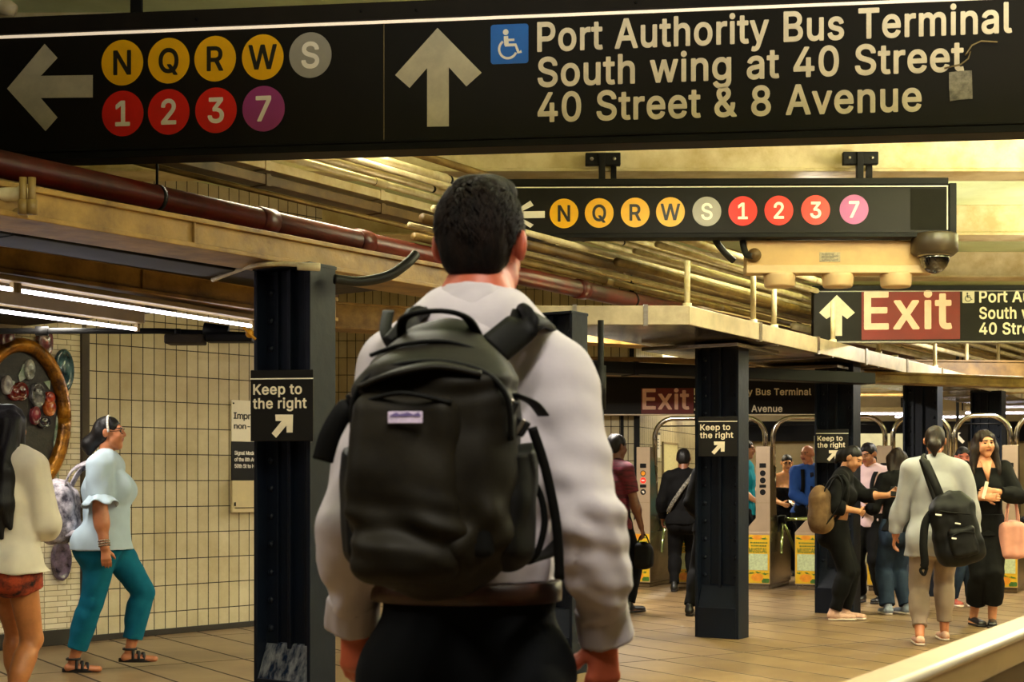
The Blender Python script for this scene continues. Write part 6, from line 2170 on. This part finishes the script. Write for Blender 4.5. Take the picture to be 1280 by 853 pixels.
c0 = V(.12, .02, 1.27)
b.tube(arc([tuple(V(.135, .04, 1.25) + V(.01, .035 * math.cos(t), .05 * math.sin(t))) for t in np.linspace(-1.2, 1.6, 9)], 3), .006, 8); b.build('white_piping', M_['white'], w3.root)
ph = empty('phone', w3.grip(0, .07), R(-15), 'phone in the hand of the woman leaning in black', 'phone')
b = MB(); b.box((0, 0, 0), (.075, .012, .14), Matrix.Rotation(R(-55), 3, 'X')); b.build('phone_body', M_['black'], ph, .004)
b = MB(); b.box((0, .005, .005), (.066, .003, .125), Matrix.Rotation(R(-55), 3, 'X')); b.build('screen', mat('phone_screen', '20242c', .1, spec=.8), ph, .001)
x2, y2 = place(1029, 141)
M_['tan'] = cloth('tan_canvas', '6e5438', '4a3622', sc=4)
tb = soft_bag('backpack', 'tan canvas backpack on the back of the woman leaning in black', 'backpack', (x2 - .01, y2 + .06, .80), R(62), (.15, .09, .21), M_['tan'], r=.08, taper=.1)
b = MB(); b.tube(arc([(-.09, .085, .12), (-.09, .1, .22), (0, .11, .24), (.09, .1, .22), (.09, .085, .12)], 5), .006, 6); b.build('pocket_piping', M_['web'], tb)
for k in (-1, 1):
    b = MB(); b.tube(arc([(k * .07, -.05, .36), (k * .08, -.10, .46), (k * .09, -.17, .50), (k * .1, -.22, .42), (k * .1, -.2, .25), (k * .1, -.08, .08)], 5), 1, 8, flat=(.04, .01), up=(k * .4, 1, .3)); b.build('shoulder_strap', M_['web'], tb)

# ---- person in pale pink behind her
x, y = place(1089, 121)
M_['pinkshirt'] = cloth('pale_pink_shirt', 'd2b4b8', var=.08)
q1 = Person('person in a pale pink shirt with a dark strap, behind the leaning woman', x, y, 215, 1.66, '9a6444', feet=((-.1, 0, 0, 0), (.1, 0, 0, 0)), hands=((-.12, .26, 1.0), (.10, .26, 1.02)), elbow=((-.9, -.6, 0), (.9, -.6, 0)), head=(10, 20, 0), h=.009)
q1.build(); q1.top('shirt', M_['pinkshirt'], e=.022, sleeve=.9, hem=.47); q1.legs('trousers', M_['blackcloth'], e=.02); q1.shoes('shoe', M_['blackshoe'], M_['darksole']); q1.hair(M_['blackhair'], 'short')
b = MB(); b.tube(arc([(-.09, .02, 1.38), (-.08, .115, 1.32), (-.06, .14, 1.2), (-.08, .14, 1.05)], 5), 1, 8, flat=(.045, .014), up=(0, 1, .2)); b.build('bag_strap', M_['web'], q1.root)

# ---- person in jeans, mostly hidden
x, y = place(1122, 133)
M_['jeans'] = cloth('blue_jeans', '2c3a4e', '19222f', sc=3, stretch=(1, 1, .4))
q2 = Person('brown-haired person in blue jeans, mostly hidden behind the ponytailed person in grey', x, y, 345, 1.58, 'a87652', female=True, sw=.9, girth=.92, feet=((-.09, .02, 10, 0), (.10, .0, -6, 0)), hands=((-.14, .24, .98), (.14, .24, .98)), head=(20, 16, 0), h=.0085)
q2.build(); q2.top('jacket', M_['blackcloth'], e=.022, sleeve=1.9, hem=.5); q2.legs('jeans', M_['jeans'], e=.024, e_low=.016, folds=(.005, 22, 8, (1, 1, .6)))
M_['greyshoe'] = mat('blue_grey_sneaker', '7f8896', .6, var=(26, .35))
q2.shoes('sneaker', M_['greyshoe'], M_['palesole'], e=.011)
q2.hair(M_['brownhair'], 'long', length=.35, extra=[Cap(q2.hp(k * .06, -.04, 0), q2.neckp + V(k * .07, -.06, -.14), .05, .03) for k in (-1, 0, 1)], strand=.006)

# ---- ponytailed person in grey, walking away with a backpack on one shoulder
x, y = place(1166, 161)
M_['greyshirt'] = cloth('grey_shirt', '9b9a9c', var=.07)
M_['taupe'] = cloth('taupe_trousers', '8a7868', var=.08)
w4 = Person('ponytailed person in a grey shirt and taupe trousers walking away', x, y, 8, 1.69, 'b4714c', female=True, girth=1.12, sw=1.06, lean=3, feet=((-.12, -.16, 0, .0), (.12, .22, 0, 0)), hands=((-.27, .16, .80), (.34, .10, .80)), elbow=((-.7, -1, 0), (.5, -1, 0)),
            head=(10, 6, 0), h=.0072, curl=(.5, .5), hip=(.02, 0), bust=.05)
w4.build()
w4.top('shirt', M_['greyshirt'], e=.024, sleeve=1.9, hem=.40, flare=.03, sleeve_e=.024, folds=(.008, 17, 13, (1, 1, .55)))
w4.legs('trousers', M_['taupe'], e=.018, length=1.82, waist=.56, folds=(.004, 20, 9, (1, 1, .6)))
w4.shoes('shoe', M_['pinkshoe'], M_['palesole'], low=True)
w4.hair(M_['brownhair'], 'long', extra=[Cap(w4.hp(0, -.095, -.02), w4.hp(0, -.12, -.05), .04, .042), Cap(w4.hp(0, -.12, -.05), w4.hp(0, -.125, -.13), .042, .016)], strand=.003, vol=.9)
M_['bag4'] = cloth('black_backpack_nylon', '100f0e', sc=4, rough=.55)
x2, y2 = place(1200, 167)
b4 = soft_bag('backpack', 'black backpack slung on the right shoulder of the person in grey', 'backpack', (x2, y2 - .08, .64), R(-14), (.17, .10, .28), M_['bag4'], r=.09, taper=.12, folds=(.008, 17, 5, (1, 1, .8)))
b4.rotation_euler = (0, R(-12), R(-14))
v = Vol(V(-.16, -.2, .03), V(.16, .02, .34), .007)
v.put(Box(V(.03, -.1, .17), V(.10, .045, .11), .035), .02)
pk = surf(v, 'front_pocket', M_['bag4'], b4, (.005, 22, 3, (1, 1, 1)))
b = MB(); b.tube(arc([(-.06, -.148, .22), (.03, -.155, .245), (.12, -.14, .22)], 5), .006, 6); b.build('pocket_zip', M_['web'], pk)
b = MB(); b.tube(arc([(-.12, -.085, .44), (-.02, -.112, .40), (.12, -.09, .36)], 5), .007, 6); b.build('main_zip', M_['web'], b4)
b = MB()
for a, c in (((-.03, -.15, .21), (.035, .006, .012)), ((-.10, -.112, .40), (.045, .008, .012)), ((.02, -.115, .31), (.04, .006, .010))):
    b.box(a, c, Matrix.Rotation(R(20), 3, 'Y'))
b.build('zip_pulls', M_['white'], b4, .002)
b = MB(); b.tube(arc([(-.05, .02, .50), (-.07, .0, .62), (-.10, .03, .78), (-.11, .12, .84), (-.11, .24, .80), (-.08, .30, .55), (-.02, .2, .2), (0, .08, .06)], 5), 1, 8, flat=(.065, .016), up=(-.3, 1, .3)); b.build('shoulder_strap', M_['bag4'], b4)
b = MB(); b.tube(arc([(-.12, .0, .44), (-.20, -.03, .36), (-.25, -.04, .2), (-.27, -.03, .06), (-.31, -.02, .02), (-.29, -.02, -.02), (-.26, -.02, .03)], 5), [1] * 18 + [.4] * 13, 8, flat=(.06, .014), up=(0, 1, .2)); b.build('loose_strap', M_['web'], b4)

# ---- woman in black with long wavy hair, facing us
x, y = place(1230, 144)
w5 = Person('woman in black with long wavy hair, facing the camera with a phone in her hands', x, y, 184, 1.705, 'c98a62', female=True, sw=.95, girth=.95, feet=((-.06, .04, 14, 0), (.07, -.08, -10, 0)), hands=((-.03, .25, 1.17), (.06, .27, 1.12)), elbow=((-1, -.5, -.2), (1, -.5, -.2)),
            head=(-8, 6, 3), h=.0068, bust=.055, curl=(.75, .75), hand_dir=((.85, .35, .1), (-.85, .35, .0)))
w5.build()
w5.top('jacket', M_['blackcloth'], e=.018, sleeve=1.8, hem=.46, flare=.03, sleeve_e=.022, folds=(.005, 20, 15, (1, 1, .6)), cut_top=.288)
b = MB()
n5 = w5.neckp
b.add([tuple(n5 + V(-.048, .06, .03)), tuple(n5 + V(.048, .06, .03)), tuple(n5 + V(.0, .128, -.16)), tuple(n5 + V(0, .112, -.06))], [(0, 3, 1), (0, 2, 3), (3, 2, 1)], 0, True)
o = b.build('neckline', w5.skin_mat, w5.root); md = o.modifiers.new('thickness', 'SOLIDIFY'); md.thickness = .02
w5.legs('trousers', M_['blackcloth'], e=.026, length=1.68, e_low=.022, waist=.57)
w5.shoes('flat_shoe', M_['blackshoe'], M_['darksole'], low=True)
ex = []
for k in (-1, 1):
    a = w5.hp(k * .068, -.01, .06)
    bq = w5.hp(k * .088, .0, -.05)
    c = w5.neckp + V(k * .105, .03, -.06)
    d = w5.neckp + V(k * .115, .06, -.19)
    ex += [Cap(a, bq, .034, .036), Cap(bq, c, .038, .044), Cap(c, d, .044, .02), Cap(w5.hp(k * .05, -.06, .0), w5.neckp + V(k * .08, -.06, -.12), .055, .04)]
w5.hair(M_['brownhair'], 'long', length=.25, extra=ex, strand=.005, hl=.112, fz=-.022)
ph2 = empty('phone', w5.grip(0, .10), R(10), 'pale phone held by the woman with long wavy hair', 'phone')
b = MB(); b.box((0, 0, 0), (.03, .012, .15), Matrix.Rotation(R(14), 3, 'Y')); b.build('phone_body', M_['paper'], ph2, .004)
b = MB(); b.box((.0, .007, 0), (.026, .003, .135), Matrix.Rotation(R(14), 3, 'Y')); b.build('screen', M_['black'], ph2)
x2, y2 = place(1267, 146)
M_['pinkbag'] = cloth('pink_leather', 'c98d7c', var=.1, rough=.5)
pb = soft_bag('tote_bag', 'pink tote bag hanging beside the woman with long wavy hair', 'handbag', (x2, y2 + .03, .60), R(8), (.105, .055, .16), M_['pinkbag'], r=.03, folds=(.005, 22, 6, (1, 1, .5)), h=.006)
for k in (-1, 1):
    b = MB(); b.tube(arc([(-.06, k * .02, .28), (-.045, k * .015, .42), (-.02, 0, .52), (.01, 0, .52), (.04, k * .015, .42), (.055, k * .02, .28)], 6), .007, 8); b.build('bag_handle', M_['pinkbag'], pb)

# ---- half-hidden person at the back
x, y = place(1203, 124)
q3 = Person('half-hidden person at the back, between the person in grey and the woman in black', x, y, 182, 1.60, 'b4604a', feet=((-.08, 0, 10, 0), (.1, 0, -10, 0)), hands=((-.24, .05, .8), (.24, .05, .8)), head=(6, 8, 0), h=.0095)
q3.build(); q3.top('jacket', M_['blackcloth'], e=.022, sleeve=1.9, hem=.46); q3.legs('jeans', M_['jeans'], e=.02); q3.shoes('sneaker', mat('red_sneaker', 'a04838', .6, var=(20, .3)), M_['palesole']); q3.hair(M_['blackhair'], 'short')

# ------------------------------------------------------------------ turnstiles
M_['adyellow'] = mat('yellow_advert', 'e0b21e', .4, var=(6, .12))
M_['adgreen'] = mat('leaf_green_print', '3d6a22', .45, var=(20, .35))
M_['adorange'] = mat('orange_fruit_print', 'e59222', .4, var=(12, .2))
M_['adpale'] = mat('pale_green_print', 'c3cf9d', .45, var=(40, .2))
M_['postface'] = mat('warm_steel_face', 'b39c80', .38, metal=.35, var=(3, .08))
M_['cabside'] = mat('turnstile_steel', '8f8168', .22, metal=.9, var=(2.5, .2), bump=(30, .08, .002))
M_['arm'] = mat('greenish_steel_arm', 'b3c07c', .18, metal=.85, var=(4, .1))
M_['redlamp'] = mat('lit_red_symbol', 'd02018', .4, emit=('ff2818', 1.2))
T0, T1 = Vector((1.51, 17.26, 0)), Vector((5.55, 16.37, 0))
TD = (T1 - T0).normalized()
TROT = -R(25)


def row_at(px):
    k = (px - 640) / F
    t = (k * T0.y - T0.x) / (TD.x - k * TD.y)
    return T0 + TD * t


def leafprint(b, cx, cz, r, seed, mi=0):
    rs = random.Random(seed)
    for k in range(7):
        a = rs.uniform(0, 6.28)
        l = r * rs.uniform(.6, 1.2)
        d = Vector((math.cos(a), math.sin(a) * .6))
        n = Vector((-d.y, d.x))
        c = Vector((cx, cz)) + d * r * .5
        b.flat([[tuple(c - d * l * .5), tuple(c + n * l * .16), tuple(c + d * l * .6), tuple(c - n * l * .16)]], -.0042, .002)


def turnstile(px, label, tall=True, lit=False, flip=False):
    p = row_at(px)
    o = empty('turnstile', p, TROT, label, 'turnstile', 'turnstiles of the gate row')
    W, Dp, H1, H2 = .285, .95, .84, 1.66
    b = MB(); b.b2((-W, 0, .05), (0, Dp, .66)); b.b2((-W + .015, .015, 0), (-.015, Dp - .015, .05)); b.build('cabinet', M_['cabside'], o, .008)
    b = MB(); b.b2((-W + .004, -.006, .06), (-.004, .001, .66)); b.build('front_plate', M_['postface'], o, .002)
    # yellow advertisement on the narrow front
    b = MB(); b.b2((-W + .01, -.0085, .07), (-.01, -.005, .63)); ad = b.build('advert_panel', M_['adyellow'], o)
    b = MB(); b.flat([[(-W + .03, .22), (-.03, .22), (-.03, .41), (-W + .03, .41)]], -.011, .002); b.build('pale_square', M_['adpale'], ad)
    for fz, fa, fb in ((.135, .072, .045), (.600, .06, .026)):
        b = MB(); b.flat([circle(-W / 2 - .01, fz, fa, fb)], -.0108, .002); b.build('fruit', M_['adorange'], ad)
    b = MB()
    for cx, cz, sd in ((-W + .06, .185, px), (-.06, .175, px + 1), (-W / 2, .19, px + 2), (-W + .05, .59, px + 3), (-.07, .585, px + 4)):
        rs = random.Random(sd)
        for k in range(5):
            a = rs.uniform(-.5, 3.6)
            l = rs.uniform(.03, .055)
            d = Vector((math.cos(a), math.sin(a) * .5)); n = Vector((-d.y, d.x)); c = Vector((cx, cz))
            b.flat([[tuple(c - d * l * .3), tuple(c + n * l * .2), tuple(c + d * l), tuple(c - n * l * .2)]], -.0115 - .0001 * k, .002)
    b.flat([rrect(-.10, .075, -.012, .125, .012)], -.0105, .002)
    b.build('leaves', M_['adgreen'], ad)
    pl, w = text_polys('MUSICAL')
    b = MB(); b.flat(place_polys(pl, -W + .035, .425, (W - .07) / w, .052), -.011, .002); b.build('lettering', M_['adgreen'], ad)
    b = MB()
    for z, x0, x1 in ((.495, .06, .04), (.53, .05, .05)):
        x = -W + x0
        rs = random.Random(int(z * 1000))
        while x < -x1:
            l = rs.uniform(.008, .02)
            b.b2((x, -.0112, z), (x + l, -.0085, z + .016)); x += l + .006
    b.build('small_print', M_['adgreen'], ad)
    if tall:
        b = MB()
        poly = [(-.175, .82), (-.175, H2), (0, H2), (0, .66), (-W, .66), (-W, .70)]
        # post with a 45 degree shoulder and a chamfered back
        n = len(poly)
        d0, d1 = 0.0, .34
        vs = [(x, d0, z) for x, z in poly] + [(x, (d1 if z < 1.5 else .10), z) for x, z in poly]
        fs = [tuple(range(n)), tuple(range(2 * n - 1, n - 1, -1))] + [((i + 1) % n, i, n + i, n + (i + 1) % n) for i in range(n)]
        vs2 = vs + [(-.175, d1, 1.42), (0, d1, 1.42)]
        b.add(vs2, fs, 0)
        b.build('post', M_['cabside'], o, .006)
        b = MB(); b.flat([[(-.171, .824), (-.171, H2 - .004), (-.004, H2 - .004), (-.004, .66), (-W + .004, .66), (-W + .004, .70)]], -.004, .004); b.build('post_face', M_['postface'], o)
        zs = (1.435, 1.345, 1.262, 1.195, 1.125)
        b = MB(); b.flat([rrect(-.128, zs[0] - .026, -.05, zs[0] + .026, .004)], -.007, .003); b.flat([rrect(-.128, zs[3] - .018, -.05, zs[3] + .018, .004)], -.007, .003); b.build('display', M_['black'], o)
        for i, z in ((1, zs[1]), (2, zs[2]), (4, zs[4])):
            b = MB(); b.flat([circle(-.089, z, .034)], -.007, .003)
            c = b.build('indicator', M_['redlamp'] if lit and i == 2 else M_['black'], o)
            if lit:
                b = MB()
                if i == 2:
                    b.b2((-.107, -.0105, z - .007), (-.071, -.007, z + .007))
                elif i == 1:
                    b.flat([circle(-.089, z, .026)], -.0085, .002)
                else:
                    b.flat([[(-.108, z + .012), (-.080, z + .016), (-.070, z - .012), (-.088, z - .018)]], -.0085, .002)
                b.build('symbol', M_['glyphwhite'] if i == 2 else (M_['adorange'] if i == 1 else M_['letter']), c)
        b = MB(); b.b2((-.172, -.0046, 1.0), (-.002, -.0035, 1.003)); b.build('panel_seam', M_['fixture'], o)
    else:
        b = MB(); b.add([(-W, 0, .66), (0, 0, .66), (0, .3, .66), (-W, .3, .66), (-W * .55, .0, .80), (-.04, .0, .80), (-.04, .2, .80), (-W * .55, .2, .80)],
                        [(3, 2, 1, 0), (4, 5, 6, 7), (0, 1, 5, 4), (1, 2, 6, 5), (2, 3, 7, 6), (3, 0, 4, 7)]); b.build('top_cap', M_['postface'], o, .006)
    # tripod of arms on the right side
    hub = Vector((.03, .42, .80))
    b = MB(); b.tube([(0, .42, .80), (.07, .42, .80)], .055, 18); b.box((-.03, .42, .74), (.06, .3, .2)); b.build('arm_hub', M_['black'], o, .004)
    for tip in ((.37, .42, .815), (.10, .12, .42), (.12, .68, .42)):
        b = MB(); b.tube([hub, tip], .019, 12); b.ball(tip, .02, 10); b.build('tripod_arm', M_['arm'], o)
    return o


turnstile(813, 'tall turnstile with red and white lit symbols, beside the person in maroon', lit=True)
turnstile(872, 'low turnstile with a yellow advert, half hidden by the column before the far Exit sign', tall=False)
turnstile(963, 'tall turnstile with dark symbols, in front of the woman with glasses')
turnstile(1024, 'low turnstile with a yellow advert, left of the leaning woman in black', tall=False)
turnstile(1115, 'tall turnstile with dark symbols, behind the person in jeans')
# turnstile(1194, 'turnstile hidden behind the ponytailed person in grey')
turnstile(1273, 'tall turnstile with a yellow advert behind the pink tote bag')


def arch(px0, px1, label, top=2.0):
    a, c = row_at(px0), row_at(px1)
    back = Vector((math.sin(-TROT), math.cos(-TROT), 0)) * .30
    a, c = a + back, c + back
    L = (c - a).length
    o = empty('gate_arch', a, math.atan2(c.y - a.y, c.x - a.x), label, 'arch', 'steel arches over the turnstiles')
    r = .22
    pts = [(0, 0, 1.4)] + [(r - r * math.cos(R(t)), 0, top - r + r * math.sin(R(t))) for t in range(0, 91, 10)] + [(L - r + r * math.sin(R(t)), 0, top - r + r * math.cos(R(t))) for t in range(0, 91, 10)] + [(L, 0, 1.4)]
    b = MB(); b.tube(pts, .030, 14); b.build('arch_tube', M_['chrome'], o)
    for x in (0, L):
        b = MB(); b.tube([(x, 0, 1.0), (x, 0, 1.42)], .036, 14); b.build('arch_foot', M_['cabside'], o)
    b = MB(); b.tube([(.06, 0, top - .09), (L - .06, 0, top - .09)], .008, 8); b.build('tie_rod', M_['black'], o)
    return o


arch(808, 948, 'steel arch over the lit turnstile, left of the column with the sign')
arch(958, 1100, 'steel arch between the woman with glasses and the leaning woman')
arch(1110, 1182, 'narrow steel arch behind the ponytailed person in grey')
arch(1189, 1259, 'steel arch behind the woman with long wavy hair')
arch(1267, 1400, 'steel arch cut by the right edge of the picture')

# far clutter beyond the gates
WSx = WS
u0, z0 = WS.uv(828, 602); u1, z1 = WS.uv(845.5, 557)
o = WS.root('timetable_poster', u0, z0, 'pale yellow timetable poster on the far tiled wall, seen through the arch', 'poster')
b = MB(); b.b2((0, -.02, 0), (u1 - u0, 0, z1 - z0)); b.build('board', mat('timetable_paper', 'd9cd92', .5, var=(50, .35), stretch=(6, 1, .5)), o)
b = MB(); b.b2((-.03, -.025, -.03), (0, 0, z1 - z0 + .03)); b.b2((u1 - u0, -.025, -.03), (u1 - u0 + .03, 0, z1 - z0 + .03)); b.b2((0, -.025, z1 - z0), (u1 - u0, 0, z1 - z0 + .03)); b.b2((0, -.025, -.03), (u1 - u0, 0, 0)); b.build('frame', M_['fixture'], o)
u0, z0 = WS.uv(816, 572); u1, z1 = WS.uv(824, 541)
o = WS.root('notice_sheet', u0, z0, 'white notice sheet on the far tiled wall, left of the timetable', 'notice', y=-.003)
b = MB(); b.b2((0, -.01, 0), (u1 - u0, 0, z1 - z0)); b.build('sheet', M_['paper'], o)
b = MB()
for k in range(4):
    b.b2(((u1 - u0) * .15, -.013, (z1 - z0) * (.35 + .12 * k)), ((u1 - u0) * .8, -.009, (z1 - z0) * (.38 + .12 * k)))
b.b2((0, -.013, (z1 - z0) * .9), (u1 - u0, -.009, z1 - z0))
b.build('printed_rows', M_['glyphblack'], o)
D6 = 21.5
S = Sign(((1236 - 640) / F * D6, D6), ((1262 - 640) / F * D6, D6), 'street_sign', 'small far sign with white 4 and 8 and a red edge, beside the wavy hair', 'sign')
zb, zt = S.uv(1245, 563)[1], S.uv(1245, 535)[1]
b = MB(); b.b2((0, 0, zb), (S.L, .08, zt)); b.build('sign_panel', M_['signblack'], S.root)
S.poly_px([(1236, 535), (1241, 535), (1241, 563), (1236, 563)], M_['discred'], 'red_edge')
S.line('4', 1248, 548, 1257, 548, 10.5, M_['glyphwhite']); S.line('8', 1248.5, 561, 1257, 561, 10.5, M_['glyphwhite'])
b = MB(); b.b2((S.L / 2 - .02, .03, zt), (S.L / 2 + .02, .05, ZC)); b.build('hanger', M_['black'], S.root)
S = Sign(((1186 - 640) / F * D6, D6), ((1210 - 640) / F * D6, D6), 'arrow_sign', 'small far black sign with a white diagonal arrow', 'sign')
zb, zt = S.uv(1198, 566)[1], S.uv(1198, 530)[1]
b = MB(); b.b2((0, 0, zb), (S.L, .08, zt)); b.build('sign_panel', M_['signblack'], S.root)
S.poly_px([(1190, 541), (1201, 541), (1198, 544), (1206, 552), (1203, 555), (1195, 547), (1191, 552)], M_['glyphwhite'], 'arrow')
b = MB(); b.b2((S.L / 2 - .02, .03, zt), (S.L / 2 + .02, .05, ZC)); b.build('hanger', M_['black'], S.root)
for i, (px, D, z) in enumerate(((1090, 23.5, 2.33), (1165, 24.0, 2.3), (975, 24.5, 2.38), (1255, 23.0, 2.32))):
    p = P(px, 600, D)
    o = empty('tube_light', (p.x - .6, p.y, z), 0, 'short far tube light beyond the turnstiles', 'light', 'far tube lights')
    b = MB(); b.tube([(0, 0, 0), (1.2, 0, 0)], .016, 8); b.build('lamp_tube', M_['tube'], o)
    b = MB(); b.b2((0, -.05, .03), (1.2, .05, .1)); b.build('housing', M_['fixture'], o)
    b = MB()
    for x in (.1, 1.1):
        b.b2((x - .01, -.01, .1), (x + .01, .01, ZC - z))
    b.build('hanger', M_['black'], o)
o = empty('ticket_booth', P(1078, 600, 22.5) * 1, 0, 'pale far booth with a dark glass front, beyond the turnstiles', 'booth')
o.location.z = 0
b = MB(); b.b2((-.5, 0, 0), (.9, 1.2, 1.05)); b.b2((-.5, 0, 1.62), (.9, 1.2, 1.98)); b.b2((-.5, 0, 1.05), (-.42, 1.2, 1.62)); b.b2((.82, 0, 1.05), (.9, 1.2, 1.62)); b.b2((.1, 0, 1.05), (.15, .1, 1.62)); b.build('booth_frame', mat('pale_booth_panels', 'b9b79a', .5, var=(3, .15)), o, .01)
b = MB(); b.b2((-.42, .1, 1.05), (.82, .12, 1.62)); b.build('booth_glass', mat('dark_booth_glass', '2b3326', .12, spec=.8), o)

# ------------------------------------------------------------------ blurred railing at the lower right
pa, pb = Vector((.56, 2.53, 0)), Vector((1.333, 3.81, 0))
rd = (pb - pa).normalized()
start = pa - rd * 1.1
o = empty('stair_railing', start, math.atan2(rd.y, rd.x), 'wide pale metal railing cap running up from the lower right corner', 'railing')
Lr = 5.2
b = MB()
prof = [(0, .905), (.004, .918), (.012, .921), (-.085, .921), (-.09, .924), (-.098, .926)]
b.b2((0, -.10, .85), (Lr, 0, .92)); b.build('cap', mat('pale_railing_metal', 'b89d76', .4, metal=.1, var=(3, .12)), o, .012, 4)
b = MB(); b.tube([(0, -.098, .918), (Lr, -.098, .918)], .011, 12); b.build('edge_bead', mat('railing_highlight', 'efe2c8', .3, metal=.1, var=(5, .05)), o)  # near-white colour carries the highlight along this edge
b = MB(); b.b2((0, -.085, .09), (Lr, -.015, .85)); b.build('side_panel', mat('brown_railing_panel', '4e3722', .45, metal=.3, var=(3, .3)), o)
for k in range(5):
    b = MB(); b.b2((k * 1.25 + .05, -.095, 0), (k * 1.25 + .13, -.005, .85)); b.build('railing_post', M_['black'], o, .004)
